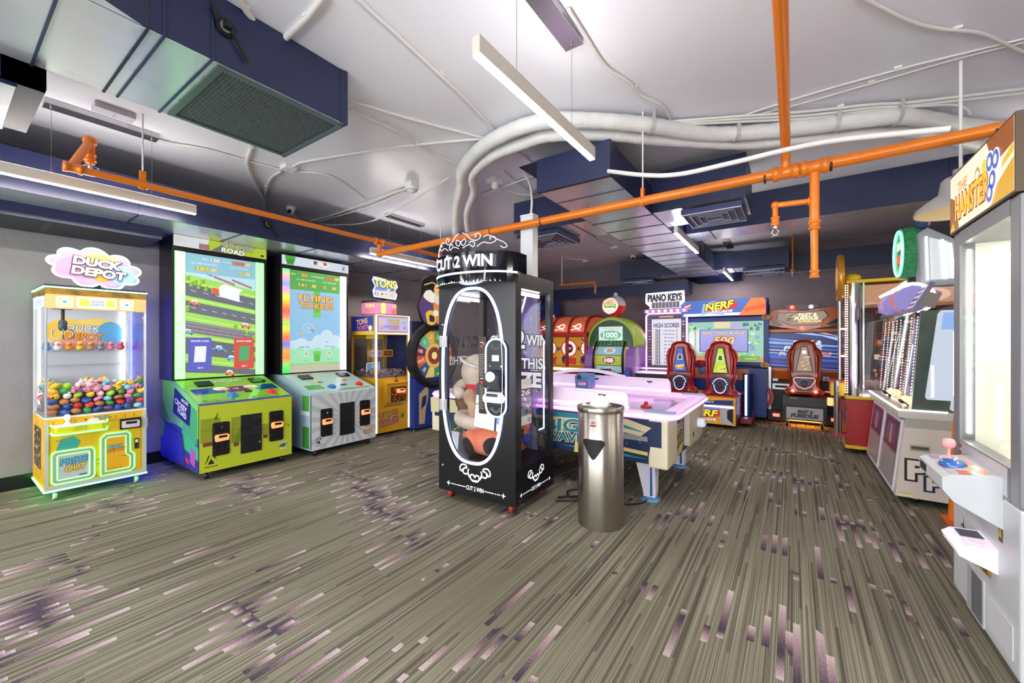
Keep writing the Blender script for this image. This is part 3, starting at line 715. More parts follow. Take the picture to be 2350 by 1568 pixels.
b = MB(); b.left(-W + .004).rect(-K + .01, .735, K - .01, 1.815, G, 0, .004); b.build('side_glass', t)
b = MB(); b.right(W - .008).rect(-K + .01, .735, K - .01, 1.815, G, 0, .004); b.build('side_glass', t)
# lit header
b = MB(); b.box(-W + .002, W - .002, F_ - .002, F_ + .05, 1.69, 1.815, C('#c8b878', .4)); b.front(F_ - .002)
LW = C('#eef3ff', .4, 0, 1.3)
for x0, x1 in ((-.27, -.165), (-.145, .12), (.14, .24)):
    b.rect(x0, 1.705, x1, 1.8, LW, .001, 0, .015); b.rect(x0 + .014, 1.719, x1 - .014, 1.787, C('#e9c94a', .4, 0, .4), .002, 0, .006)
for x in (-.2175, .19): b.ell(x, 1.753, .032, .028, C('#dfeaf4', .4, 0, .5), .003); b.ell(x, 1.753, .014, .012, C('#5aa7d0', .4), .004)
b.rect(-.06, 1.722, .045, 1.785, C('#f4f4f4', .4, 0, .7), .003); b.text('DUCK', -.008, 1.768, .022, C('#3f7fa8', .4), .085, .004); b.text('DEPOT', -.008, 1.738, .022, C('#3f7fa8', .4), .09, .004)
b.left(-W + .002); b.rect(-.3, 1.705, .3, 1.8, LW, .001, 0, .02); b.rect(-.24, 1.72, .24, 1.785, C('#8fa0e6', .4, 0, .8), .002)
b.build('lit_header', t)
# control ledge with neon, joystick and button
b = MB(); b.box(-.28, .02, F_ - .05, F_, .59, .655, YEL, .012); b.front(F_ - .05); b.text('DUCK', -.12, .635, .018, C('#3f9a4a', .4), .08); b.text('DEPOT', -.12, .612, .018, C('#d8921e', .4), .1)
b.box(-.285, .025, F_ - .055, F_, .655, .668, C('#c9cdd2', .3)); b.build('control_ledge', t)
b = MB()
for z in (.655, .585): b.tube(smooth_path([(-.3, F_ - .004, z + .012), (-.285, F_ - .05, z), (-.25, F_ - .066, z), (0, F_ - .066, z), (.04, F_ - .05, z), (.055, F_ - .004, z + .012)], 4), .008, C(GN, .4, 0, 3.5), 6)
b.build('ledge_neon', t)
b = MB(); b.lathe([(.018, .668), (.02, .675), (.012, .68), (.011, .7), (.02, .712), (.022, .735), (.012, .752), (.001, .754)], C('#f0eeff', .3, 0, .5), (-.205, F_ - .02, 0), 'z', 14); b.build('joystick', t)
b = MB(); b.lathe([(.04, .668), (.04, .678), (.028, .692), (.001, .696)], C('#ffc9b8', .3, 0, .8), (-.04, F_ - .02, 0), 'z', 18); b.build('drop_button', t)
b = MB(); b.front(F_); b.rect(.14, .555, .29, .655, BLACK, .001, .02, .006); b.rect(.15, .57, .275, .635, C('#c7c9d2', .25), .02, .03, .01); b.rect(.175, .605, .255, .63, C('#1c2a1c', .3), .051); b.ell(.165, .61, .009, .014, C('#ff9a70', .4, 0, 1), .051); b.rect(.16, .575, .27, .59, C('#e9a8c8', .4, 0, .6), .0505); b.build('card_reader', t)
b = MB(); b.front(F_); P = rrect(-.285, .155, -.04, .42, .03); b.rect(-.285, .155, -.04, .42, C('#9c9d92', .5), .002, .008, .03); b.rect(-.265, .175, -.06, .4, C('#b4bfba', .4), .011, 0, .01)
b.text('PRIZE', -.16, .335, .05, C('#58b8d8', .4), .17, .014, .03, 0, .15, .06, DARK, .05); b.text('OUT', -.15, .27, .05, C('#f0c22c', .4), .13, .014, .03, 0, .15, .06, DARK, .05); b.rect(-.13, .195, -.08, .203, DARK, .013)
b.build('prize_door', t)
b = MB(); b.front(F_); neon(b, rrect(-.295, .145, -.03, .43, .035), GN, .0065, 3.2); neon(b, rrect(-.262, .178, -.063, .397, .012), GN, .005, 2.6, True, .013); b.build('prize_door_neon', t)
Q = [(.02, .155), (.21, .155), (.235, .175), (.235, .3), (.205, .33), (.205, .5), (.185, .52), (.05, .52), (.02, .49)]
b = MB(); b.front(F_); b.poly(Q, C('#9c9d92', .5), .002, .008); b.poly([(.04, .175), (.205, .175), (.215, .19), (.215, .29), (.185, .32), (.185, .495), (.06, .5), (.04, .48)], C('#e0a81f', .4), .011)
b.text('DUCK', .11, .405, .03, C('#5fc0de', .4), .1, .014, .03, 0, .1, .04, DARK, .05); b.text('DEPOT', .115, .37, .028, C('#f0932a', .4), .12, .014, .03, 0, .1, .04, DARK, .05)
for i in range(5): b.rect(.15 + i * .012, .3, .158 + i * .012, .306, DARK, .013); b.rect(.06 + i * .02, .2, .07 + i * .02, .206, C('#8a5a14', .5), .013)
b.build('service_door', t)
b = MB(); b.front(F_); neon(b, [(.01, .145), (.215, .145), (.245, .17), (.245, .305), (.215, .335), (.215, .505), (.19, .53), (.045, .53), (.01, .495)], GN, .0065, 3.2); neon(b, [(.042, .178), (.202, .178), (.213, .192), (.213, .288), (.183, .318), (.183, .493), (.06, .497), (.042, .478)], GN, .005, 2.6, True, .013); b.build('service_door_neon', t)
b = MB(); b.front(F_); b.rect(.245, .35, .275, .45, C('#2a2c30', .3), .002, .012); b.rect(.25, .41, .27, .44, WHITE, .015); b.build('coin_lock', t)
# claw gantry
b = MB(); b.box(-.3, .3, -.06, -.03, 1.76, 1.785, C('#8c8f96', .3, .6)); b.box(-.25, -.13, -.1, .0, 1.7, 1.76, C('#4a3844', .5)); b.tube([(-.19, -.05, 1.7), (-.19, -.05, 1.6)], .012, DARK)
b.lathe([(.02, 1.6), (.03, 1.58), (.03, 1.52), (.018, 1.5)], C('#3c4a5a', .4), (-.19, -.05, 0))
for k in range(3):
    a = k * 2.1 + .4; c, s_ = math.cos(a), math.sin(a)
    b.tube(smooth_path([(-.19 + c * .02, -.05 + s_ * .02, 1.52), (-.19 + c * .075, -.05 + s_ * .075, 1.5), (-.19 + c * .07, -.05 + s_ * .07, 1.44), (-.19 + c * .03, -.05 + s_ * .03, 1.42)], 3), .006, STEEL, 6)
b.build('claw', t)
for x in (-.27, .27):
    for y in (-.28, .28): caster(t, x, y, .085, C('#cfd3cf', .3))
# cloud topper
b = MB()
cl = []
for i in range(14):
    a0 = 2 * PI * i / 14; 
    for k in range(6):
        a = a0 + 2 * PI / 14 * k / 6; q = abs(math.sin(4.5 * a + .5)) ** .8
        rx = .265 + .05 * q; rz = .135 + .05 * q
        cl.append((.0 + rx * math.cos(a), 2.085 + rz * math.sin(a) - .03 * math.cos(a) * .8))
b.front(-.22); b.poly(cl, C('#a8a4b8', .5), 0, .05)
def scale2(P, k, cx=0, cz=2.085): return [(cx + (x - cx) * k, cz + (z - cz) * k) for x, z in P]
b.poly(scale2(cl, .9), C('#b59fc0', .5, 0, .12), .051)
b.ell(-.165, 2.065, .1, .1, C('#c790c4', .5, 0, .3), .052); b.ell(.175, 2.04, .095, .095, C('#93b8e4', .5, 0, .3), .0521); b.ell(.02, 2.18, .12, .045, C('#edc768', .4, 0, .5), .0522); b.ell(.03, 2.0, .05, .035, C('#f0c048', .4, 0, .6), .0523)
b.text('DUCK', .0, 2.135, .072, C('#fff6ff', .4, 0, .95), .31, .06, .05, .008, .05, -.08, C('#2a1c3a', .5), .05)
b.text('DEPOT', .015, 2.043, .072, C('#fff0d0', .4, 0, .95), .36, .062, .05, .008, .05, -.08, C('#2a1c3a', .5), .05)
b.box(-.03, .03, -.22, -.19, 1.9, 1.96, DARK)
b.build('cloud_sign', t)
b = MB(); b.front(-.22); n = len(cl)
def seg(a0, a1, col): b.rope([cl[i % n] for i in range(a0, a1 + 1)], .011, C(col, .4, 0, 2.2, eh=col), .045, 6)
seg(-8, 18, '#7affa0'); seg(18, 38, '#5cff84'); seg(38, 50, '#f4f07a'); seg(50, 60, '#ffb6c8'); seg(60, 76, '#8fe6ff'); b.build('cloud_neon', t)

# toys in the heap
TOYS = ['#d83a2c', '#e8922a', '#f0c92e', '#3aa04a', '#2f5fb4', '#e58fb0', '#f4c6d4', '#8fd0e8', '#7a4a9a', '#e9e9e4', '#9ad13a', '#c8302e', '#b87a4a']
NAMES = ['red', 'orange', 'yellow', 'green', 'blue', 'pink', 'pale pink', 'sky blue', 'purple', 'white', 'lime green', 'crimson', 'tan']
def toy_mesh(kind, m):
    b = MB()
    if kind == 0: b.sph((0, 0, 0), (.034, .034, .024), m, 14, 9)
    elif kind == 1: b.sph((0, 0, 0), (.034, .027, .025), m, 12, 8); b.sph((.022, 0, .03), .019, m, 10, 7); b.lathe([(.009, 0), (.001, .016)], C('#ef8a2a', .4), (.038, 0, .028), 'x', 8); b.sph((-.034, 0, .012), (.012, .008, .012), m, 8, 6)
    elif kind == 2:
        b.lathe([(.03, -.014), (.036, -.006), (.036, .006), (.03, .014), (.016, .012), (.001, .012)], m, (0, 0, 0), 'z', 16)
    elif kind == 3:
        b.sph((0, 0, 0), .029, m, 12, 8); b.sph((.02, .016, .022), .012, m, 8, 6); b.sph((.02, -.016, .022), .012, m, 8, 6); b.sph((.026, 0, -.004), .01, C('#2a2a2a', .4), 8, 6)
    return b
KN = ['round pebble toy', 'toy duck', 'flat disc toy', 'eared toy']
protos = {}
cw, sw = math.cos(PI / 2), math.sin(PI / 2)
def toworld(o, x, y, z):
    a = o.rotation_euler.z; return (o.location.x + x * math.cos(a) - y * math.sin(a), o.location.y + x * math.sin(a) + y * math.cos(a), o.location.z + z)
rg = random.Random(3)
placed = []
# the bulk that carries the heap, then the single toys lying on it and against the glass
def put_toy(x, y, z, k, c):
    key = (k, c)
    if key not in protos:
        o = toy_mesh(k, C(TOYS[c], .35)).build('prize_toy'); protos[key] = o
        lab = 'small %s %s in the heap inside the yellow crane' % (NAMES[c], KN[k])
        tag(o, lab, 'toy', '%s %ss in the heap of the yellow crane' % (NAMES[c], KN[k]))
    else:
        o = protos[key].copy(); COL.objects.link(o)
    o.location = toworld(DUCK, x, y, z); o.rotation_euler = (rg.uniform(-.6, .6), rg.uniform(-.6, .6), rg.uniform(0, 6.28))
NX = 9
for lay in range(6):
    z = .772 + lay * .046
    for i in range(NX):
        for j in range(9):
            front = j == 0 or i == 0
            topz = .99 + .05 * math.sin(i * 1.1) + .012 * j
            if z > topz + .03: continue
            if not front and z < topz - .035: continue
            if j > 5 and i not in (0, NX - 1) and rg.random() < .3: continue
            if z > .9: k = rg.choice([1, 1, 3, 3, 0]); c = rg.choice([1, 2, 2, 3, 5, 5, 6, 6, 7, 7, 9, 10])
            else: k = rg.choice([0, 0, 0, 2, 3]); c = rg.choice([0, 0, 1, 3, 4, 4, 8, 9, 11, 12, 7, 5])
            put_toy(-.285 + i * .0705 + (.018 if lay % 2 else 0) + rg.uniform(-.006, .006), -.295 + j * .072 + rg.uniform(-.005, .005), z + rg.uniform(-.004, .004), k, c)
b = MB(); b.box(-.26, .29, -.26, .3, .736, .93, C('#6a5f70', .7)); b.build('heap_riser', DUCK)
# shelf prizes
SH = [('blue', '#5a9ad0'), ('white', '#e6e6e6'), ('orange', '#e8983a'), ('yellow', '#f0c92e'), ('tan', '#c79a66'), ('grey', '#8a94a0'), ('pink', '#e88aa8'), ('rose', '#e0607a')]
for i, (n_, h) in enumerate(SH):
    bb = toy_mesh(1, C(h, .4)); o = bb.build('shelf_duck'); o.scale = (1.25, 1.25, 1.25)
    o.location = toworld(DUCK, -.26 + i * .075, K - .09, 1.34); o.rotation_euler = (0, 0, -.1)
    tag(o, '%s toy duck standing on the upper clear shelf of the yellow crane' % n_, 'toy', 'ducks on the clear shelf')

# ================================================================== two tall video ticket games
def aperture_logo(b, cx, cz, k, m):
    b.poly([(cx - k, cz - k * .8), (cx - k * .45, cz + k * .8), (cx - k * .2, cz + k * .8), (cx - k * .62, cz - k * .2)], m, .003)
    b.poly([(cx + k, cz - k * .6), (cx + k * .5, cz + k * .8), (cx + k * .0, cz + k * .8), (cx + k * .72, cz + .0 * k)], m, .003)
    b.poly([(cx - k * .55, cz - k * .8), (cx + k * .55, cz - k * .8), (cx, cz + k * .2)], m, .003)
    b.text('ADRENALINE', cx, cz - k * 1.25, k * .26, m, k * 2.1, .003)
def ticket_game(name, label, loc, hw, art):
    t = thing(name, label, 'arcade game', loc, PI / 2)
    yf, yt, yb = -.55, .15, .55
    pro = [(yf, .08), (yf, .75), (yf + .03, .77), (yt, .965), (yb, .965), (yb, .08)]
    b = MB(); b.xprof(pro, -hw, hw, C(art['side'], .4)); b.front(yf)
    b.rect(-hw, .08, hw, .755, C(art['front'], .4), .001)
    art['paint_front'](b, hw); b.left(-hw); art['paint_side'](b)
    b.band([(-yf - .01, .09), (-yf - .01, .75)], .015, DARK, .002)
    b.build('console', t)
    # slanted deck
    a = Vector((0, yt - yf - .03, .195)).normalized()
    b = MB(); b.plane((0, yf + .03, .772), (1, 0, 0), a); D = math.hypot(yt - yf - .03, .195)
    art['paint_deck'](b, hw, D); b.build('control_deck', t)
    for x, c, nm in ((-.1, '#1f63a8', 'blue'), (.3, '#c02222', 'red')):
        b = MB(); b.plane((0, yf + .03, .772), (1, 0, 0), a); c0 = b.P(x, .13)
        b.lathe([(.052, 0), (.054, .008), (.05, .014), (.038, .016), (.036, .03), (.02, .037), (.001, .038)], C(c, .25, 0, .25), (0, 0, 0), 'z', 20)
        o = b.build('push_button', t, tuple(c0)); o.rotation_euler = (math.atan2(a.z, a.y), 0, 0); o['label'] = '%s push button' % nm
    for x in (-.24, .3):
        b = MB(); b.plane((0, yf + .03, .772), (1, 0, 0), a); b.rect(x - .075, D - .24, x + .075, D - .1, C('#10130f', .3), .003, .014, .01); b.build('phone_tray', t)
    # card readers and coin door
    for x, z in ((-.245 * hw / .45 - .02, .4), (.275 * hw / .45, .44)):
        b = MB(); b.front(yf); b.rect(x - .075, z - .17, x + .075, z + .17, BLACK, .001, .014, .02); b.band(rrect(x - .062, z - .155, x + .062, z + .155, .015), .004, C('#2a2a2e', .5), .0155, 0, True)
        for zz in (z - .162, z + .162): b.ell(x, zz, .005, .004, CHROME, .016)
        for zz in (z - .1, z + .1):
            for xx in (-.066, .066): b.ell(x + xx, zz, .004, .004, CHROME, .016)
        b.lathe([(.011, 0), (.011, .012), (.001, .013)], CHROME, (x, yf - .028, z + .12), 'y', 12); b.build('reader_plate', t)
        b = MB(); b.front(yf - .015)
        b.poly([(x - .055, z - .02), (x + .055, z - .015), (x + .06, z + .035), (x + .05, z + .045), (x - .05, z + .045), (x - .06, z + .03)], C('#ffcaa0', .35, 0, 1.1, eh='#ff9a50'), 0, .035)
        b.rect(x - .035, z + .015, x + .04, z + .04, C('#20120c', .3), .036); b.build('card_reader', t)
    b = MB(); b.front(yf); b.rect(.02 - .105, .2, .02 + .1, .61, C('#121214', .45), .001, .012)
    b.band(rrect(-.08, .205, .115, .605), .005, C('#26262a', .5), .0135, 0, True); b.rect(-.08, .405, .115, .409, C('#3a3a3e', .5), .0135)
    for z in (.56, .44):
        for x in (.03, .075): b.rect(x, z, x + .03, z + .03, C('#1f1f22', .6), .0135); [b.rect(x + .004 + .008 * i, z + .003, x + .007 + .008 * i, z + .027, C('#34343a', .5), .014) for i in range(3)]
    b.rect(-.07, .5, .0, .504, C('#34343a', .5), .0135)
    for z in (.53, .3): b.lathe([(.012, 0), (.012, .016), (.001, .018)], CHROME, (.09, yf - .03, z), 'y', 12)
    b.build('coin_door', t)
    # tower
    hb, ht = art['hz']
    b = MB(); tw = hw + .03
    b.box(-tw, tw, yt + .012, yb, .97, ht, BLACK); b.box(-tw, -tw + .025, yt - .01, yt + .02, .97, hb, BLACK); b.box(tw - .025, tw, yt - .01, yt + .02, .97, hb, BLACK); b.box(-tw, tw, yt - .02, yt + .02, hb - .035, hb, BLACK); b.build('tower_case', t)
    for s, cols in ((-1, art['lamp_l']), (1, art['lamp_r'])):
        b = MB(); x0, x1 = (-tw + .03, -tw + .12) if s < 0 else (tw - .12, tw - .03); n = len(cols)
        if n > 3:      # colours flow into each other along the tube
            g = [[int(c[i:i + 2], 16) for i in (1, 3, 5)] for c in cols]; q = 44; cols = []
            for k in range(q):
                f = k / (q - 1) * (n - 1); i = min(n - 2, int(f)); f -= i; cols.append('#%02x%02x%02x' % tuple(int(g[i][j] * (1 - f) + g[i + 1][j] * f) for j in range(3)))
            n = q
        for i, c in enumerate(cols): b.box(x0, x1, yt - .012, yt + .011, .985 + (hb - 1.03) * i / n, .985 + (hb - 1.03) * (i + 1) / n, C(c, .4, 0, 1.55 if n < 3 else 1.2, eh=c))
        b.build('light_column', t)
    b = MB(); b.front(yt + .01); art['paint_screen'](b, tw - .125, .985, hb - .045); b.build('screen', t)
    b = MB(); b.box(-tw - .0, tw + .0, yt - .03, yt + .012, hb, ht, BLACK); b.front(yt - .03); art['paint_header'](b, tw, hb, ht); b.build('header_sign', t)
    for x in (-hw + .08, hw - .08):
        for y in (yf + .07, yb - .1): caster(t, x, y, .08)
    return t

# --- lime game
GR = ['#7cc242', '#8fd14f', '#a6d957', '#6fae34']
def iso_car(b, x, z, k, c, top='#e9eef0'):
    A = lambda u, v: (x + k * (u), z + k * (v - .18 * u))
    b.poly([A(-1, -.3), A(1, -.3), A(1, .1), A(-1, .1)], S(c), .004); b.poly([A(-1, .1), A(1, .1), A(.75, .35), A(-.75, .35)], S(c), .0042)
    b.poly([A(-.6, .12), A(.5, .12), A(.5, .5), A(-.6, .5)], S(top), .0046); b.poly([A(-.6, .5), A(.5, .5), A(.3, .72), A(-.4, .72)], S('#ffffff'), .0047); b.poly([A(-.4, .2), A(.35, .2), A(.35, .4), A(-.4, .4)], S('#4a5560'), .0049)
    for u in (-.6, .55): b.ell(*A(u, -.32), k * .18, k * .18, S('#23262a'), .005, 0, 8)
def iso_tree(b, x, z, k):
    b.rect(x - k * .4, z - k * .5, x + k * .4, z + k, S('#7fae2e'), .004); b.poly([(x - k * .4, z + k), (x + k * .4, z + k), (x + k * .7, z + k * 1.3), (x - k * .1, z + k * 1.3)], S('#b4d94a'), .0041); b.poly([(x + k * .4, z - k * .5), (x + k * .7, z - k * .2), (x + k * .7, z + k * 1.3), (x + k * .4, z + k)], S('#5f8a22'), .0042)
def lime_screen(b, w, z0, z1):
    sl = -.27 / .8
    H = z1 - z0
    b.rect(-w, z0, w, z1, S('#8fd14f'), .001)
    def strip(c0, c1, col, l):   # slanted lane between heights at the left edge, clipped to the screen
        P = []
        for (x, z) in ((-w, z0 + c0 * H), (w, z0 + c0 * H + sl * w), (w, z0 + c1 * H + sl * w), (-w, z0 + c1 * H)):
            P.append((x, max(z0, min(z1, z))))
        if P[1][1] < P[2][1] or P[0][1] < P[3][1]: b.poly(P, S(col), l)
    for c0, c1, col in ((.98, 1.12, '#565d68'), (.83, .93, '#a9d8ea'), (.66, .76, '#545b66'), (.53, .62, '#565d68'), (.37, .46, '#6d6674'), (.2, .33, '#545b66'), (.05, .13, '#565d68'), (1.15, 1.2, '#545b66'), (-.08, .0, '#545b66')): strip(c0, c1, col, .0015)
    for c in (.94, .77, .635, .48, .34, .15): strip(c, c + .012, '#b9e063', .002)
    for c in (.39, .42, .445): strip(c, c + .006, '#8d93a0', .0025)
    for i in range(9):
        x = -w + .04 + i * 2 * w / 9; z = z0 + .415 * H + sl * (x + w) / 2; b.poly([(x, z - .045), (x + .012, z - .045), (x + .03, z + .03), (x + .018, z + .03)], S('#7a5546'), .0022)
    for c, n in ((.71, 6), (.575, 7), (.265, 7)):
        for i in range(n): x = -w + .05 + i * 2 * w / n; z = z0 + c * H + sl * (x + w) / 2; b.poly([(x, z), (x + .05, z - .017), (x + .05, z - .011), (x, z + .006)], S('#d5dade'), .003)
    for x, c in ((-.2, .9), (.03, .87), (.22, .88)): z = z0 + c * H + sl * (x + w) / 2 * 1; b.poly([(x - .12, z), (x + .1, z - .075), (x + .1, z - .05), (x - .12, z + .025)], S('#a8654a'), .003)
    for x, c, k, col in ((-.27, .61, .05, '#e8542e'), (.25, .5, .055, '#e86a3a'), (.1, .955, .05, '#3f8ccc'), (-.02, .985, .05, '#e9c94a'), (.28, .98, .05, '#e9d98a'), (-.33, .37, .05, '#3f8ccc'), (-.03, .27, .055, '#3f8ccc'), (.1, .2, .055, '#3f9adc'), (.08, .075, .055, '#e8602e')):
        z = z0 + c * H + sl * (x + w) / 2 * 1
        if z < z1 - .32: iso_car(b, x, z, k, col)
    x, z = .06, z0 + .72 * H + sl * (.06 + w) / 2
    b.poly([(x - .16, z + .03), (x - .1, z + .02), (x - .1, z + .09), (x - .16, z + .1)], S('#e0442e'), .005); b.poly([(x - .09, z), (x + .12, z - .05), (x + .12, z + .07), (x - .09, z + .12)], S('#e4ecf0'), .0055); b.poly([(x - .09, z + .12), (x + .12, z + .07), (x + .16, z + .1), (x - .04, z + .15)], S('#f8fcff'), .006)
    for x, c in ((-.34, .79), (-.27, .77), (-.2, .79), (.13, .47), (.26, .43), (.34, .4), (.3, .27), (.35, .25), (.2, .02), (.27, .0), (-.02, .0), (-.34, .55)): 
        z = z0 + c * H + sl * (x + w) / 2
        if z > z0 + .04: iso_tree(b, x, z, .035)
    for i in range(6): x = -w + .05 + i * .07; iso_tree(b, x, z1 - .36 - i * .018, .035)
    # banner
    b.poly([(-w, z1 - .22), (w, z1 - .22), (w, z1), (-w, z1)], S('#7fb6cc'), .007)
    b.text('BEAT', -.17, z1 - .05, .018, S('#dfeef4'), .06, .009); b.text('120', -.075, z1 - .05, .038, S('#ffffff'), .09, .009, .03, 0, 0, 0, S('#30404a'), .04); b.text('TO WIN', .04, z1 - .055, .016, S('#dfeef4'), .08, .009); b.text('1000', .17, z1 - .05, .04, S('#e8542e'), .12, .009, .03, 0, 0, 0, S('#7a1c10'), .04)
    b.text('ALL TIME HIGHSCORE', -.18, z1 - .105, .018, S('#d2e6ee'), .25, .009); b.text('DAILY HIGHSCORE', .18, z1 - .105, .018, S('#d2e6ee'), .2, .009)
    b.text('385', -.2, z1 - .165, .045, S('#f4d23a'), .13, .009, .03, 0, 0, 0, S('#4a5a20'), .04); b.text('0', .2, z1 - .165, .04, S('#f4d23a'), .035, .009, .03, 0, 0, 0, S('#4a5a20'), .04)
    for x, z in ((.27, -.05), (-.09, -.165), (.27, -.165)): b.poly([(x - .03, z1 + z - .015), (x + .02, z1 + z - .015), (x + .03, z1 + z + .015), (x - .015, z1 + z + .02)], S('#eec552'), .009)
    for x0, x1, c, tx in ((-.33, -.11, '#4a4fb4', 'ESCAPE CARD'), (.12, .34, '#c8402e', 'SKATE CARD')):
        b.rect(x0, z0 + .08, x1, z0 + .46, S(c), .009, 0, .02); xm = (x0 + x1) / 2; b.text(tx, xm, z0 + .42, .02, S('#eef'), .17, .011, .02)
        b.poly([(xm - .06, z0 + .18), (xm + .05, z0 + .18), (xm + .06, z0 + .36), (xm - .05, z0 + .36)], S('#dfe2ea' if x0 < 0 else '#3f9a5a'), .011); b.text('0/1', xm, z0 + .115, .02, S('#eef'), .05, .011, .02)
def lime_front(b, hw):
    for x0, x1, z0, z1 in ((-hw + .01, -.27, .38, .62), (-.17, -.09, .33, .6), (.12, .2, .36, .48)): b.rect(x0, z0, x1, z1, C('#8c9a22', .4), .0015); b.rect(x0, (z0 + z1) / 2, x1, (z0 + z1) / 2 + .006, C('#6f7c18', .4), .0018); b.rect(x0 + .02, z0 - .04, x1 - .01, z0, C('#7a3f34', .4), .0016)
    b.poly([(-.33, .6), (-.3, .6), (-.29, .68)], C('#5a6a14', .4), .002)
    b.poly([(-.16, .33), (-.08, .33), (-.08, .52), (-.1, .46)], C('#6f8a1c', .4), .002)
    aperture_logo(b, -hw + .1, .2, .055, C('#1f2418', .4))
    b.text('HIPSTER', hw - .1, .235, .018, C('#e9ecd0', .4), .09); b.text('WHALE', hw - .1, .165, .018, C('#e9ecd0', .4), .08); b.poly([(hw - .15, .19), (hw - .07, .185), (hw - .055, .215), (hw - .09, .225), (hw - .13, .21)], C('#2f5a8a', .4), .003); b.ell(hw - .07, .2, .008, .006, WHITE, .004)
    b.ell(hw - .04, .42, .008, .008, DARK, .003)
def lime_side(b):
    # drawn with u = -y
    b.poly([(-.55, .08), (.55, .08), (.55, .42), (-.1, .5), (-.55, .5)], C('#2c2f86', .4), .001); b.poly([(-.55, .5), (-.1, .5), (.55, .42), (.55, .755), (.52, .77), (-.15, .965), (-.55, .965)], C('#6fbf2e', .4), .0012)
    b.poly([(.05, .4), (.5, .36), (.5, .7), (.2, .78)], C('#3f9a2e', .4), .0015); b.poly([(-.55, .5), (-.3, .52), (-.55, .75)], C('#4a8a24', .4), .0016); b.poly([(.0, .3), (.54, .2), (.54, .33), (.1, .45)], C('#3aa84a', .4), .0017)
    b.poly([(-.2, .62), (.3, .52), (.33, .75), (-.15, .9)], BLACK, .002); b.text('ARCADE', .16, .765, .035, WHITE, .2, .003, .02, 0, 0, -.2); b.text('CROSSY', .04, .72, .06, WHITE, .36, .003, .03, 0, 0, -.25); b.text('ROAD', .08, .64, .06, WHITE, .26, .003, .03, 0, 0, -.25)
    for z in (.18, .28): b.poly([(-.3, z), (-.1, z - .05), (-.09, z - .04), (-.29, z + .01)], C('#7f8ae0', .4), .002)
    b.poly([(.3, .16), (.44, .12), (.46, .28), (.34, .32)], C('#b04a8a', .4), .002); b.poly([(.16, .15), (.27, .12), (.27, .17), (.17, .2)], C('#c8302e', .4), .002)
def lime_deck(b, hw, D):
    b.rect(-hw, 0, hw, D, C('#79b93a', .12), .001)
    for x0, x1, c in ((-hw + .05, -.12, '#1c3f8c'), (-.1, .12, '#5a2c6a'), (.2, hw - .03, '#17487a')): b.rect(x0, .24, x1, .4, C(c, .12), .002)
    for x, c in ((-.14, '#f0e6e0'), (.16, '#cfe0c0')): b.ell(x, .36, .07, .05, C(c, .2), .003); b.ell(x + .03, .34, .05, .03, C('#f2b0a0', .2), .0035)
    b.text('CROSSY ROAD', 0, D - .1, .07, WHITE, .3, .003, .02, 0, 0, 0, BLACK, .03); b.text('VS', 0, .33, .04, WHITE, .06, .004)
    for x in (-.25, .2): b.rect(x - .14, .02, x + .14, .07, C('#3f7a4a', .3), .002); b.text('PRESS TO HOP', x, .045, .025, C('#dfe86a', .4), .22, .003)
    b.rect(.05, .2, .12, .22, DARK, .003, .01)
def lime_head(b, w, z0, z1):
    b.rect(-w + .01, z0 + .005, w - .01, z1, C('#c0d63a', .4, 0, .6), .001); b.poly([(-w + .01, z0 + .005), (-w + .3, z0 + .005), (-w + .34, z1), (-w + .01, z1)], C('#e9ecec', .4, 0, .6), .002); b.poly([(-w + .35, z0 + .005), (-.0, z0 + .005), (-w + .5, z1)], C('#6a6f76', .4, 0, .4), .0022)
    b.poly([(-w + .24, z0 + .01), (-w + .34, z0 + .01), (-w + .34, z0 + .07), (-w + .24, z0 + .07)], C('#9a6a78', .4, 0, .5), .003)
    b.text('CROSSY', .16, z0 + .095, .06, WHITE, .34, .004, .03, 0, 0, -.05, BLACK, .04); b.text('ROAD', .1, z0 + .035, .055, C('#ffffff', .4, 0, .8), .24, .004, .03, 0, 0, -.05, BLACK, .05)
    b.ell(w - .06, z0 + .04, .022, .014, C('#2f5a8a', .4), .003)
LIME = ticket_game('video_ticket_game', 'lime green tall road-crossing video game with green light columns', (-5.4, 1.99, 0), .452, dict(side='#3a3f8e', front='#b9c92c', paint_front=lime_front, paint_side=lime_side, paint_deck=lime_deck, paint_screen=lime_screen, paint_header=lime_head, hz=(2.44, 2.568), lamp_l=['#58ff5e'], lamp_r=['#58ff5e']))
b = MB(); b.left(-.452 - .001); b.poly([(-.55, .1), (-.55, .42), (-.5, .52), (-.35, .46), (.1, .42), (.2, .1)], C('#2a2d7c', .4), 0, .016); b.poly([(-.55, .3), (-.55, .42), (-.5, .52), (-.42, .5), (-.45, .36)], C('#5fa82e', .4), .017); b.build('side_flare', LIME)
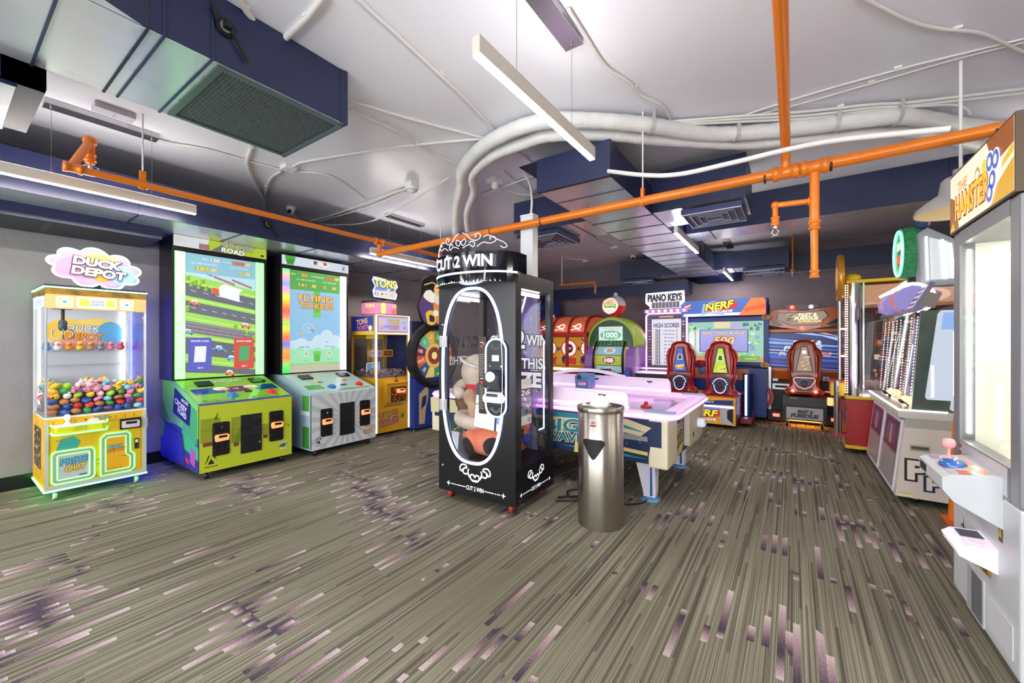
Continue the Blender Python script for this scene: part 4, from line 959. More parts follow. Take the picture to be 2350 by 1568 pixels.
# --- white flying game
def fly_screen(b, w, z0, z1):
    H = z1 - z0
    b.rect(-w, z0, w, z1, S('#7fb4dc'), .001); b.rect(-w, z0, w, z0 + .1, S('#c4c2a8', .8), .002); b.rect(-w, z0 + .1, w, z0 + .125, S('#7ed069'), .003); b.rect(-w, z0 + .125, w, z0 + .26, S('#8fd8a8'), .002)
    for i in range(9): b.ell(-w + .05 + i * w / 4.3, z0 + .27 + .02 * math.sin(i * 2), .055, .05, S('#8fd8a8'), .0022 + i * 1e-4)
    for i, (x, z, r) in enumerate(((-.3, .36, .08), (-.2, .38, .09), (-.08, .36, .07), (.05, .42, .1), (.16, .5, .09), (.28, .42, .1), (.34, .36, .08), (-.35, .34, .07))): b.ell(x, z0 + z, r, r * .9, S('#b9d6e4'), .0015 + i * 1e-5)
    b.rect(-w, z0 + .3, w, z0 + .4, S('#b9d6e4'), .0014)
    b.rect(-.03, z1 - .62, .06, z1 - .17, S('#4fae3a'), .003); b.rect(-.04, z1 - .62, .07, z1 - .55, S('#5cc044'), .004); b.rect(-.03, z0 + .14, .06, z0 + .28, S('#4fae3a'), .004); b.rect(-.04, z0 + .24, .07, z0 + .28, S('#5cc044'), .005)
    b.rect(-w, z1 - .26, w, z1, S('#3f9a3a'), .006)
    b.text('BEAT', -w + .05, z1 - .055, .02, S('#d8f0c8'), .06, .008); b.text('80', -.16, z1 - .055, .045, S('#f0a03a'), .08, .008, .03, 0, 0, 0, S('#6a2a10'), .04); b.text('TO WIN BONUS', .02, z1 - .06, .018, S('#d8f0c8'), .19, .008); b.text('500', .21, z1 - .055, .045, S('#e8542e'), .12, .008, .03, 0, 0, 0, S('#6a1c10'), .04)
    b.text('ALL TIME HIGHSCORE', -.14, z1 - .12, .018, S('#cfe8c0'), .26, .008); b.text('DAILY HIGHSCORE', .2, z1 - .12, .018, S('#cfe8c0'), .2, .008); b.text('141', -.19, z1 - .19, .045, S('#e8c23a'), .1, .008, .03, 0, 0, 0, S('#5a3a10'), .04); b.text('0', .13, z1 - .19, .04, S('#e8c23a'), .035, .008, .03, 0, 0, 0, S('#5a3a10'), .04)
    for x, z in ((.31, -.055), (-.03, -.19), (.27, -.19)): b.poly([(x - .035, z1 + z - .018), (x + .025, z1 + z - .022), (x + .035, z1 + z + .014), (x - .02, z1 + z + .022)], S('#f0b03a'), .008)
    b.text('FLYING', .0, z1 - .36, .085, S('#f4b84a'), .48, .01, .03, 0, 0, 0, S('#7a2c14'), .04); b.text('TICKETS', .01, z1 - .465, .08, S('#f4a83a'), .48, .01, .03, 0, 0, 0, S('#7a2c14'), .04)
    b.text('GAME CARD', -.16, z0 + .34, .018, S('#4a6a70'), .14, .006); b.text('START CARD', .2, z0 + .34, .018, S('#4a6a70'), .14, .006); b.text('0 / 1', -.14, z0 + .16, .02, S('#4a8a60'), .06, .006); b.text('0 / 1', .2, z0 + .16, .02, S('#4a8a60'), .06, .006)
    b.text('5 / 7', .15, z1 - .6, .04, S('#7a9ac0'), .1, .006)
    for x, z in ((-.14, .25), (.2, .25)): b.ell(x, z0 + z, .04, .045, S('#a8e0b8'), .005); b.ell(x, z0 + z, .02, .02, S('#c8a070'), .006)
    b.band([(-.11 + .07 * math.cos(a * PI / 10), z0 + .6 + .06 * math.sin(a * PI / 10)) for a in range(20)], .005, S('#cfe4f0'), .006, 0, True); b.ell(-.1, z0 + .6, .03, .025, S('#a9bccc'), .005); b.ell(-.2, z0 + .52, .035, .025, S('#a8b48a'), .005); b.ell(-.05, z0 + .57, .02, .025, S('#8a7060'), .0055)
def fly_front(b, hw):
    for i in range(22):
        a = 2 * PI * i / 22 + .1; a2 = a + .13; R = 1.2
        P = []
        for q, rr in ((a, .12), (a, R), (a2, R), (a2, .12)):
            u, v = .02 + rr * math.cos(q), .4 + rr * math.sin(q)
            du = rr * math.cos(q); dv = rr * math.sin(q); k = 1
            if abs(du) > 1e-6: k = min(k, ((hw - .02) if du > 0 else (hw + .02)) / abs(du))
            if abs(dv) > 1e-6: k = min(k, (.35 if dv > 0 else .315) / abs(dv))
            P.append((.02 + du * k, .4 + dv * k))
        b.poly(P, C('#b9c4c6', .4), .0015)
    aperture_logo(b, -hw + .09, .19, .045, C('#1f2424', .4)); b.text('FLYING', hw - .12, .2, .028, C('#f0a83a', .4), .14, .003, .02, 0, 0, 0, C('#5a2a10', .4), .04); b.text('TICKETS', hw - .12, .165, .028, C('#f0a83a', .4), .15, .003, .02, 0, 0, 0, C('#5a2a10', .4), .04)
    b.ell(hw - .15, .25, .02, .018, C('#5a86c0', .4), .003); b.ell(hw - .15, .243, .012, .012, C('#f0d050', .4), .004); b.ell(hw - .09, .25, .02, .018, C('#d8743a', .4), .003); b.ell(hw - .09, .255, .012, .01, WHITE, .004); b.ell(hw - .02, .42, .007, .007, DARK, .003)
def fly_side(b):
    b.poly([(-.55, .08), (.55, .08), (.55, .755), (.52, .77), (-.15, .965), (-.55, .965)], C('#9ab8c0', .4), .001); b.rect(.35, .1, .5, .36, C('#3f8a3a', .4), .002); b.rect(.35, .55, .5, .74, C('#4fa03f', .4), .002); b.rect(.3, .5, .5, .55, C('#cfe0e0', .4), .002)
    b.text('FLYING', 0, .62, .07, C('#f0a83a', .4), .4, .003)
def fly_deck(b, hw, D):
    b.rect(-hw, 0, hw, D, C('#a9c2c0', .12), .001); b.rect(-hw + .04, .1, -.2, .25, C('#4f9a4f', .12), .002)
    for x in (-.2, .15): b.text('FLYING TICKETS', x, D - .05, .03, C('#a88a4a', .4), .28, .003); b.ell(x + .03, .36, .06, .045, C('#e8c84a', .2), .003); b.ell(x + .05, .33, .04, .03, C('#3f6ab0' if x < 0 else '#d86a3a', .2), .004)
    b.rect(.05, .16, .13, .18, C('#2a2c2c', .3), .003, .01); b.rect(-.06, .02, .4, .05, C('#5fae5a', .2), .002)
def fly_head(b, w, z0, z1):
    b.rect(-w + .008, z0 + .004, w - .008, z1 - .004, C('#d8e6f2', .4, 0, .7), .001); b.rect(-w + .06, z0 + .045, -w + .17, z1 - .004, C('#3f9a3a', .4, 0, .4), .002); b.rect(-w + .05, z1 - .05, -w + .18, z1 - .004, C('#4fb044', .4, 0, .4), .003); b.rect(-w + .07, z0 + .01, -w + .16, z0 + .045, C('#3f9a3a', .4, 0, .4), .002)
    for x, c in ((-.03, '#3f5fb0'), (.11, '#c8702e')): b.ell(x, z0 + .07, .04, .035, C('#f0d050' if x < 0 else '#f0eee6', .4, 0, .5), .002); b.ell(x, z0 + .085, .03, .025, C(c, .4, 0, .5), .003); b.ell(x + .05, z0 + .075, .02, .012, C('#eef2f4', .4, 0, .5), .003); b.ell(x - .05, z0 + .075, .02, .012, C('#eef2f4', .4, 0, .5), .003)
    aperture_logo(b, w - .09, z0 + .075, .03, C('#1f2424', .4))
FLY = ticket_game('video_ticket_game', 'white tall flying video game with rainbow and white light columns', (-5.3, 3.08, 0), .455, dict(side='#8fb0b8', front='#d3d9d9', paint_front=fly_front, paint_side=fly_side, paint_deck=fly_deck, paint_screen=fly_screen, paint_header=fly_head, hz=(2.4, 2.53), lamp_l=['#3fe85a', '#6fe06a', '#ff7a4a', '#ff9a3a', '#5a7ae8', '#ff6a4a', '#ffb84a', '#8fe05a', '#ff8a6a', '#ff5a4a', '#ffa03a', '#c8e04a', '#ff9ab8', '#7a9ae8', '#ffa8a8', '#7ae89a'], lamp_r=['#d8e4ff', '#eae8ff']))

# ================================================================== small yellow ticket crane
t = thing('prize_crane', 'slim yellow ticket crane with pink drum and white light frame', 'prize crane', (-5.3, 4.03, 0), PI / 2 - .06)
TON = t; W, F_, K = .3, -.33, .33
YB = C('#e0a81c', .4)
b = MB(); b.box(-W, W, F_, K, .05, .83, YB); b.front(F_)
b.text('TONS', -.08, .3, .1, C('#f0a83a', .4), .32, .004, .03, 0, .05, .12, C('#24386a', .4), .06); b.text('TICKETS', -.07, .19, .08, C('#e88a7a', .4), .34, .004, .03, 0, .05, .12, C('#24386a', .4), .06); b.text('of', -.04, .245, .025, WHITE, .04, .006)
b.left(-W); b.text('TONS', 0, .5, .1, C('#f0c84a', .4), .4, .003); b.build('lower_cabinet', t)
b = MB(); b.front(F_); b.ell(.17, .26, .03, .035, C('#9a7a1c', .6), .002)
for i in range(5):
    for j in range(5): b.ell(.15 + i * .01, .24 + j * .01, .003, .003, BLACK, .003, 0, 6)
b.build('speaker_grille', t)
b = MB(); b.xprof([(F_, .42), (F_ - .09, .5), (F_ - .09, .76), (F_ - .11, .78), (F_, .82)], -.17, .2, C('#c9961c', .4)); b.build('prize_chute', t)
b = MB(); b.front(F_ - .09); b.rect(-.1, .5, .17, .72, C('#3a1c10', .3), .001, 0, .01)
for i in range(110): b.poly([(x := random.uniform(-.09, .15), z := random.uniform(.505, .7)), (x + random.uniform(.01, .03), z + random.uniform(-.01, .01)), (x + random.uniform(.0, .02), z + random.uniform(.01, .025))], C(random.choice(['#d8302a', '#e8922a', '#f0d03a', '#7a9a2a', '#c8502a', '#8a2a4a']), .4), .002 + i * 1e-5)
b.build('chute_window', t)
b = MB(); b.front(F_ - .09); b.rect(-.0, .63, .13, .69, C('#ffcaa0', .35, 0, 1.2, eh='#ff9a50'), .002, .04, .01); b.rect(.03, .665, .11, .685, DARK, .043); b.build('card_reader', t)
b = MB(); b.lathe([(.03, .8), (.03, .81), (.006, .815), (.006, .86), (.012, .87), (.012, .89), (.001, .9)], BLACK, (.02, F_ - .05, 0)); b.build('joystick', t)
b = MB()
for x in (-W, W - .03): b.box(x, x + .03, K - .03, K, .83, 1.5, YB); b.box(x, x + .03, F_, F_ + .03, .83, 1.5, YB)
b.box(-W, W, K - .01, K, 1.45, 1.5, YB); b.box(-.02, .02, K - .02, K, .83, 1.5, YB); b.box(-W, W, F_, K, .83, .86, YB); b.build('vitrine_frame', t)
b = MB(); b.box(-W, W, F_, K, 1.5, 1.79, C('#caa030', .4)); b.front(F_); b.rect(-.26, 1.55, .26, 1.76, C('#c8b8ee', .4, 0, .75), .012, 0, .02)
b.text('TONS', .0, 1.69, .07, C('#f4dc5a', .4, 0, .6), .2, .015, .03, 0, 0, 0, C('#3f4a9a', .4), .05); b.text('TICKETS', .0, 1.61, .05, C('#f0a8a0', .4, 0, .6), .2, .015, .03, 0, 0, 0, C('#3f4a9a', .4), .05)
for x, z, c in ((-.2, 1.68, '#f4e06a'), (-.2, 1.6, '#e8a0c0'), (.19, 1.69, '#9ad0a0'), (.2, 1.61, '#8ab0e8'), (-.13, 1.62, '#8ab0e8'), (.12, 1.66, '#f0c0a0')): b.rect(x - .03, z - .02, x + .03, z + .02, C(c, .4, 0, .6), .013)
b.left(-W); b.rect(-.3, 1.56, .28, 1.78, C('#23308a', .4, 0, .3), .001); b.text('TONS', -.02, 1.7, .08, C('#f0b04a', .4, 0, .3), .3, .003, .02, 0, 0, .1); b.text('TICKETS', 0, 1.61, .06, C('#d86a6a', .4, 0, .3), .3, .003, .02, 0, 0, .1); b.ell(.2, 1.6, .05, .04, C('#f0d0a0', .4, 0, .3), .002); b.rect(-.3, 1.5, .3, 1.55, C('#e0b83a', .4), .001)
b.build('lit_header', t)
b = MB(); LB = C('#dfe8ff', .4, 0, 2.2, eh='#c8d8ff'); b.front(F_)
b.rope([(-W + .01, .06), (-W + .01, 1.79), (W - .01, 1.79), (W - .01, .06)], .013, LB, .008, 6); b.rope([(-W + .03, 1.52), (W - .03, 1.52)], .01, LB, .006, 6); b.build('light_frame', t)
for nm, fn in (('front_glass', lambda b: b.front(F_ + .01).rect(-W + .03, .86, W - .03, 1.5, G, 0, .003)), ('side_glass', lambda b: b.left(-W + .01).rect(-K + .03, .86, K - .03, 1.5, G, 0, .003)), ('side_glass', lambda b: b.right(W - .013).rect(-K + .03, .86, K - .03, 1.5, G, 0, .003)), ('back_glass', lambda b: b.back(K - .013).rect(-W + .03, .86, W - .03, 1.45, G, 0, .003))):
    b = MB(); fn(b); b.build(nm, t)
b = MB(); b.box(-.2, .0, -.08, .08, 1.44, 1.5, C('#d8b03a', .4)); b.tube([(-.1, 0, 1.44), (-.1, 0, 1.38)], .01, DARK)
for k in range(3):
    a = k * 2.1; c, s_ = math.cos(a), math.sin(a); b.tube(smooth_path([(-.1, 0, 1.4), (-.1 + c * .06, s_ * .06, 1.37), (-.1 + c * .06, s_ * .06, 1.32), (-.1 + c * .02, s_ * .02, 1.29)], 3), .006, DARK, 6)
b.build('claw', t)
b = MB(); b.box(-.22, .22, -.02, .0, 1.16, 1.27, YB); b.front(-.02); b.rect(-.2, 1.17, .02, 1.26, C('#c9b0d8', .4), .001); b.rect(.06, 1.18, .2, 1.25, C('#5a1c20', .4), .001); b.text('WIN', -.09, 1.215, .05, C('#6a3f8a', .4), .16, .003); b.text('BIG', .13, 1.215, .04, C('#e88a5a', .4), .1, .003); b.build('prize_plate', t)
b = MB(); b.tube([(-.2, .05, .93), (-.2, .05, 1.06), (.02, .05, 1.08), (.02, .05, .93)], .012, WHITE, 6); b.box(-.19, .01, .05, .06, .95, 1.05, S('#6aa0c8', .6)); b.build('prize_gate', t)
# shredded paper prizes: nobody could count them
b = MB(); rr = random.Random(5)
PAPER = [C(h, .35, .2) for h in ('#c8c4c8', '#8a8288', '#b8a098', '#6a5f66', '#d8b0a8', '#a89a8a')]
for i in range(900):
    x, y = rr.uniform(-.27, .27), rr.uniform(-.3, .3); z = .87 + rr.random() * .11 * (1 - abs(x) * .6)
    r_ = rr.uniform(.01, .018); ax = Vector((rr.uniform(-1, 1), rr.uniform(-1, 1), rr.uniform(-1, 1))).normalized(); bx = ax.orthogonal().normalized()
    b.plane((x, y, z), ax, bx); b.band([(r_ * math.cos(q * PI / 4), r_ * math.sin(q * PI / 4)) for q in range(8)], .008, PAPER[i % 6], 0, 0, True)
b.box(-.28, .28, -.31, .31, .862, .885, C('#6a6066', .7))
o = b.build('ticket_bundles', None, t.location, t.rotation_euler.z); tag(o, 'heap of curled silver and pink ticket strips inside the slim yellow crane', 'tickets'); o['kind'] = 'stuff'
# drum and sign
b = MB(); b.lathe([(.26, 1.8), (.26, 2.0), (.25, 2.01), (.001, 2.01)], C('#e88ab8', .4, 0, .55), (-.02, 0, 0), 'z', 36); b.lathe([(.262, 1.8), (.262, 1.815)], C('#6a3f8a', .4), (-.02, 0, 0), 'z', 36); b.lathe([(.263, 1.985), (.263, 2.012), (.001, 2.013)], DARK, (-.02, 0, 0), 'z', 36)
def drumtext(s, a0, z, h, m, R=.264, w=.16, o=(-.02, 0)):
    v, f = text_mesh(s, .03, 0, 0); xs = [p.x for p in v]; ys = [p.y for p in v]; k = w / (max(xs) - min(xs)); kz = h / (max(ys) - min(ys)); mx = (min(xs) + max(xs)) / 2; my = (min(ys) + max(ys)) / 2
    b.add([(o[0] + R * math.sin(a0 + (p.x - mx) * k / R), o[1] - R * math.cos(a0 + (p.x - mx) * k / R), z + (p.y - my) * kz) for p in v], f, m)
for a in (-1.15, .5):
    drumtext('WIN', a, 1.935, .055, C('#f4e05a', .4, 0, .7)); drumtext('BIG', a, 1.86, .055, C('#f0705a', .4, 0, .7))
for a in (-.35, 1.4):
    for z in (1.84, 1.9, 1.96): b.lathe([(.001, 0), (.045, .001)], C('#f8e86a', .4, 0, .7), (-.02 + .264 * math.sin(a), -.264 * math.cos(a), z - .0), 'y', 14) if False else None
    P = []
    for k in range(16):
        q = 2 * PI * k / 16; P.append((a + .2 * math.cos(q) * (1 - .35 * math.cos(2 * q)), 1.9 + .085 * math.sin(q)))
    b.add([(-.02 + .2645 * math.sin(u), -.2645 * math.cos(u), v) for u, v in P], [list(range(16))], C('#f8ea7a', .4, 0, .8))
b.build('rotating_drum', t)
P = [(-.22, 2.06), (.2, 2.04), (.23, 2.13), (.18, 2.19), (.24, 2.26), (.2, 2.36), (.06, 2.35), (.0, 2.37), (-.22, 2.39), (-.25, 2.33), (-.2, 2.24), (-.24, 2.16)]
b = MB(); b.front(-.1); b.poly(P, C('#16264a', .4), 0, .04); b.poly([(x * .94, 2.215 + (z - 2.215) * .92) for x, z in P], C('#dfe8f8', .4, 0, 1.), .041); b.poly([(x * .84, 2.215 + (z - 2.215) * .8) for x, z in P], C('#5a7ab8', .4, 0, .6), .0415)
b.text('TONS', -.01, 2.285, .12, C('#f8c83a', .4, 0, .9), .38, .046, .03, .006, 0, 0, C('#24386a', .4), .04); b.text('OF', .05, 2.2, .03, WHITE, .06, .046, .02); b.text('TICKETS', -.01, 2.125, .085, C('#f4907a', .4, 0, .9), .36, .046, .03, .006, 0, 0, C('#f4f0e8', .4), .04)
b.box(-.02, .02, -.1, -.07, 2.0, 2.1, DARK); b.build('topper_sign', t)
for x in (-.24, .24):
    for y in (-.26, .26): b = MB(); b.lathe([(.02, 0), (.02, .01), (.008, .012), (.008, .05)], STEEL, (x, y, 0)); b.build('levelling_foot', t)

# ================================================================== pirate wheel game
t = thing('prize_wheel_game', 'blue wheel-spinning game with a pirate cut-out, behind the black prize machine', 'arcade game', (-5.2, 4.72, 0), PI / 2)
WZ = 1.17; F_ = -.42
b = MB(); b.box(-.42, .42, F_ + .03, .3, .04, .82, C('#1c3a8c', .4)); b.box(-.42, .42, F_ + .1, .28, .82, 1.72, C('#15224e', .5)); b.front(F_ + .03)
b.poly([(-.34, .1), (-.22, .1), (-.2, .3), (-.14, .52), (-.14, .72), (-.3, .6), (-.34, .58)], C('#c9b08a', .5), .002); b.poly([(-.3, .33), (-.2, .4), (-.18, .55), (-.27, .52)], C('#1c2c6a', .4), .003)
b.poly([(.34, .1), (.22, .1), (.2, .3), (.14, .52), (.14, .72), (.3, .6), (.34, .58)], C('#c9b08a', .5), .002)
b.front(F_ + .1); b.rect(-.4, .86, -.3, 1.0, C('#2a2a5a', .4), .001)
for i in range(6): b.rect(-.4 + i * .02, .86, -.388 + i * .02, .98, C(['#c83a3a', '#3a5ac8', '#e8c23a'][i % 3], .4), .002)
b.build('cabinet', t)
b = MB(); y = F_ + .06
prof = [(.41, -.06), (.47, -.08), (.53, -.05), (.53, .05), (.47, .08), (.41, .04)]
R = []
for r_, q in prof: pass
rings = []
n = 48
for i in range(n):
    a = 2 * PI * i / n; kk = 1 + (.012 if (i // 2) % 2 else 0)
    rings.append([(math.cos(a) * r_ * kk, y + q, WZ + math.sin(a) * r_ * kk) for r_, q in prof])
b.loft(rings, C('#121216', .55), False, True, False); b.build('tyre_rim', t)
b = MB(); b.front(y - .02)
cols = ['#c8402e', '#24406a', '#5f9a4a', '#e8b03a', '#4fbf9a', '#7a2c4a', '#d8602e', '#2c5a8a', '#e8d05a', '#3f8a6a', '#b83a5a', '#e09a2e']
lab = ['POINTS', '50', '25', '10', '75', '100', 'POINTS', '20', '15', '5', '40', '30']
for i in range(12):
    a0, a1 = 2 * PI * i / 12, 2 * PI * (i + 1) / 12
    P = [(.41 * math.cos(a0 + (a1 - a0) * k / 5), WZ + .41 * math.sin(a0 + (a1 - a0) * k / 5)) for k in range(6)] + [(.2 * math.cos(a0 + (a1 - a0) * k / 5), WZ + .2 * math.sin(a0 + (a1 - a0) * k / 5)) for k in range(5, -1, -1)]
    b.poly(P, C(cols[i], .35, 0, .35), .001); am = (a0 + a1) / 2; c = math.cos(am)
    rot = am if c > 0 else am + PI
    b.text(lab[i], .31 * math.cos(am), WZ + .31 * math.sin(am), .055, C('#f4ecd0', .4, 0, .4), .16 if len(lab[i]) > 3 else None, .003, .02, 0, 0, rot, C('#2a1c10', .4), .03)
b.ell(0, WZ, .2, .2, C('#d8b46a', .4, 0, .4), .002); b.ell(0, WZ, .14, .14, C('#8a3f2a', .4, 0, .3), .003); b.ell(0, WZ, .06, .06, C('#f0d88a', .4, 0, .5), .004)
b.build('wheel_disc', t)
b = MB(); b.front(F_ + .02)
def blob2(P, m, l, h=0.): b.poly([(p.x, p.y) for p in smooth_path([Vector((x, z, 0)) for x, z in P] + [Vector((P[0][0], P[0][1], 0))], 4)[:-1]], m, l, h)
blob2([(-.4, 1.95), (-.34, 2.12), (-.32, 2.24), (-.3, 2.36), (-.18, 2.43), (0, 2.44), (.18, 2.4), (.3, 2.28), (.32, 2.1), (.34, 1.9), (.2, 1.68), (0, 1.62), (-.22, 1.66), (-.34, 1.78)], BLACK, 0, .03)
blob2([(-.38, 1.95), (-.31, 2.12), (-.2, 2.18), (.1, 2.18), (.26, 2.1), (.31, 1.9), (.18, 1.7), (-.2, 1.68), (-.32, 1.8)], C('#5a3f7a', .4, 0, .35), .031)
blob2([(-.08, 2.1), (.04, 2.18), (.22, 2.12), (.24, 1.8), (.1, 1.7), (-.04, 1.75)], C('#d88a3a', .4, 0, .5), .032)
blob2([(-.24, 2.2), (-.12, 2.22), (.0, 2.1), (-.1, 2.02), (-.28, 2.1)], C('#f0eadc', .4, 0, .5), .033); b.ell(.04, 2.24, .1, .1, C('#eeb96a', .4, 0, .5), .034); blob2([(-.05, 2.2), (.02, 2.14), (.12, 2.16), (.1, 2.06), (.02, 2.0), (-.06, 2.08)], C('#f4efe0', .4, 0, .6), .035); b.ell(.06, 2.2, .02, .015, C('#a83a2a', .4), .036); b.ell(.0, 2.27, .016, .016, WHITE, .036); b.ell(.08, 2.27, .016, .016, WHITE, .036); b.ell(.0, 2.27, .007, .007, BLACK, .037); b.ell(.08, 2.27, .007, .007, BLACK, .037)
blob2([(-.27, 2.28), (-.24, 2.38), (-.1, 2.36), (.06, 2.31), (.24, 2.32), (.2, 2.42), (0, 2.46), (-.18, 2.44)], C('#23202e', .5), .036); b.band([(-.27, 2.29), (-.1, 2.35), (.06, 2.3), (.23, 2.31)], .02, C('#e8c05a', .4, 0, .3), .038)
blob2([(-.2, 1.68), (-.1, 1.66), (-.02, 1.72), (-.04, 1.86), (-.14, 1.9), (-.24, 1.84)], C('#e8c23a', .4, 0, .4), .037); blob2([(-.16, 1.72), (-.06, 1.72), (-.06, 1.8), (-.16, 1.82)], C('#3f2c5a', .4), .038); b.ell(-.02, 1.86, .06, .05, C('#f4efe0', .4, 0, .4), .039)
for x in (-.06, .06): b.box(x - .012, x + .012, F_ + .0, F_ + .02, 1.55, 1.75, STEEL)
b.build('pirate_cutout', t)
for x in (-.36, .36):
    for y_ in (-.3, .24): b = MB(); b.lathe([(.03, 0), (.03, .012), (.01, .015), (.01, .045)], STEEL, (x, y_, 0)); b.build('levelling_foot', t)

# ================================================================== black cutting prize machine
CBLK = C('#0d0e12', .35); CSIDE = C('#2b2928', .4, .3)
CW = (math.cos(math.radians(2.2)), math.sin(math.radians(2.2)))
t = thing('cut_prize_machine', 'tall black prize machine with oval glass door, big plush toy inside', 'prize machine', (-2.205, 2.63, 0), math.radians(2.2))
CUT = t; W, D_, Z0, Z1 = .405, .655, .085, 1.955
WN = C('#e8ecff', .4, 0, 3, eh='#b4c4ff'); WL = C('#f4f6ff', .4, 0, 1.1)
OV = []       # the door opening
cx, cz, rx, rz = -.03, 1.11, .322, .74
for i in range(64):
    a = 2 * PI * i / 64; c, s_ = math.cos(a), math.sin(a); e_ = 2 / 2.6
    OV.append((cx + rx * math.copysign(abs(c) ** e_, c), cz + rz * math.copysign(abs(s_) ** e_, s_)))
def plate_with_hole(b, x0, z0, x1, z1, hole, y0, y1, m):
    """front plate between y0 and y1 with an opening"""
    out = []
    mx, mz = (x0 + x1) / 2, (z0 + z1) / 2
    for (u, v) in hole:
        du, dv = u - cx, v - cz
        k = min(((x1 - cx) if du > 0 else (x0 - cx)) / du if abs(du) > 1e-6 else 1e9, ((z1 - cz) if dv > 0 else (z0 - cz)) / dv if abs(dv) > 1e-6 else 1e9)
        out.append([cx + du * k, cz + dv * k])
    for corner in ((x0, z0), (x1, z0), (x1, z1), (x0, z1)):
        j = min(range(len(out)), key=lambda q: (out[q][0] - corner[0]) ** 2 + (out[q][1] - corner[1]) ** 2); out[j] = list(corner)
    n = len(hole)
    V = [(u, y0, v) for u, v in out] + [(u, y0, v) for u, v in hole] + [(u, y1, v) for u, v in out] + [(u, y1, v) for u, v in hole]
    F = []
    for i in range(n):
        j = (i + 1) % n
        F += [(i, j, n + j, n + i), (2 * n + j, 2 * n + i, 3 * n + i, 3 * n + j), (n + i, n + j, 3 * n + j, 3 * n + i), (i, 2 * n + i, 2 * n + j, j)]
    b.add(V, F, m)
SCROLL = [[(-.0, 0), (.012, .02), (.035, .02), (.045, 0), (.035, -.02), (.012, -.03), (-.02, -.02)], [(.045, -.01), (.075, .02), (.1, .015), (.12, .03), (.11, .06), (.08, .065)], [(.08, .065), (.09, .085), (.125, .09), (.15, .07), (.15, .04), (.13, .035), (.125, .055)], [(.06, .012), (.07, .04), (.06, .06)]]
def scrollwork(b, x, z, k, m, l=.002, w=.01):
    for P in SCROLL:
        for sg in (-1, 1):
            pp = [(p.x, p.y) for p in smooth_path([Vector((x + sg * u * k, z + v * k, 0)) for u, v in P], 4)]
            b.band(pp, w * k, m, l)
def motif(b, x, z, k, m):
    scrollwork(b, x, z + .09 * k, k * 1.05, m, .002, .012)
    b.text('CUT 2 WIN', x, z - .005 * k, .036 * k, m, .185 * k, .002, .02)
    for sg in (-1, 1):
        b.rect(x + sg * .1 * k, z - .008 * k, x + sg * .2 * k, z - .001 * k, m, .002)
        for q in (.215, .235, .252): b.ell(x + sg * q * k, z - .004 * k, .006 * k, .006 * k, m, .002, 0, 10)
        xs = x + sg * .29 * k; P = []
        for i in range(8): a = PI / 4 * i; r_ = (.024 if i % 2 == 0 else .009) * k; P.append((xs + r_ * math.cos(a), z - .004 * k + r_ * math.sin(a)))
        b.poly(P, m, .002)
b = MB(); plate_with_hole(b, -W, Z0, W, Z1, OV, 0, .03, CBLK); b.front(0)
motif(b, 0, .16, 1.0, WL)
for z in (.3, 1.55): b.lathe([(.012, 0), (.012, -.006), (.001, -.008)], CHROME, (-W + .045, 0, z), 'y', 10)
b.build('front_door', t)
b = MB(); b.box(-W, W, .03, D_, Z0, .37, CBLK); b.box(-W, W, .03, D_, 1.83, Z1, CBLK)
for x in (-W, W - .05): b.box(x, x + .05, .03, .085, .37, 1.83, CBLK); b.box(x, x + .05, D_ - .06, D_, .37, 1.83, CBLK)
b.right(W); b.rect(.0, .37, .03, Z1, CSIDE, .001); b.rect(.0, 1.83, D_, Z1, CSIDE, .0015); b.rect(.03, .37, .085, 1.83, CSIDE, .0012); b.rect(D_ - .06, .37, D_, 1.83, CSIDE, .0012); b.rect(.028, Z0, .034, Z1, BLACK, .002)
motif(b, .33, .16, .85, WL)
for z in (.12,): b.ell(.06, z, .008, .008, GREY, .002)
b.build('cabinet_shell', t)
b = MB(); b.tube([(u, -.008, v) for u, v in OV], .013, WN, 8, True); b.build('door_neon', t)
b = MB(); b.front(.012); b.poly(OV, G, 0, .004); b.build('door_glass', t)
b = MB(); b.right(W - .012); b.rect(.085, .37, D_ - .06, 1.83, G, 0, .004); b.build('side_glass', t)
b = MB(); b.left(-W + .012); b.rect(-D_ + .06, .37, -.085, 1.83, G, 0, .004); b.text('CUT 2 WIN', -.33, 1.4, .1, C('#e2e2ee', .4, 0, .25), .46, .006, .02, 0, 0, 0, DARK, .04); b.text('WIN THIS', -.33, 1.22, .08, C('#e2e2ee', .4, 0, .2), .4, .006, .01); b.build('side_glass', t)
b = MB(); b.front(D_ - .02); b.rect(-W + .05, .37, W - .05, 1.83, glass('tinted_glass', '#d9d4ec'), 0, .004)
TW = C('#f0f0fa', .4, 0, .55)
b.text('CUT', -.19, 1.41, .1, TW, .2, .006, .03, 0, 0, 0, DARK, .05); b.text('2', .065, 1.42, .17, TW, .1, .006, .03, 0, 0, 0, DARK, .05); b.text('WIN', .245, 1.41, .1, TW, .22, .006, .03, 0, 0, 0, DARK, .05); b.text('WIN', -.09, 1.185, .1, TW, .22, .006, .03, 0, 0, 0, DARK, .05); b.text('THIS', .195, 1.19, .1, TW, .23, .006, .03, 0, 0, 0, DARK, .05); b.text('PRIZE', .06, 1.035, .13, TW, .46, .006, .05, 0, 0, 0, DARK, .05)
rc = random.Random(4)
for i in range(130):
    u, v = rc.uniform(-.34, .34), rc.uniform(.5, 1.8); b.poly([(u, v), (u + rc.uniform(.006, .014), v + rc.uniform(-.006, .006)), (u + rc.uniform(.0, .01), v + rc.uniform(.006, .014))], C(rc.choice(['#f4d070', '#f0a0b8', '#ffffff', '#8ad0f0', '#f0b070']), .4, 0, .5), .006)
b.build('back_glass', t)
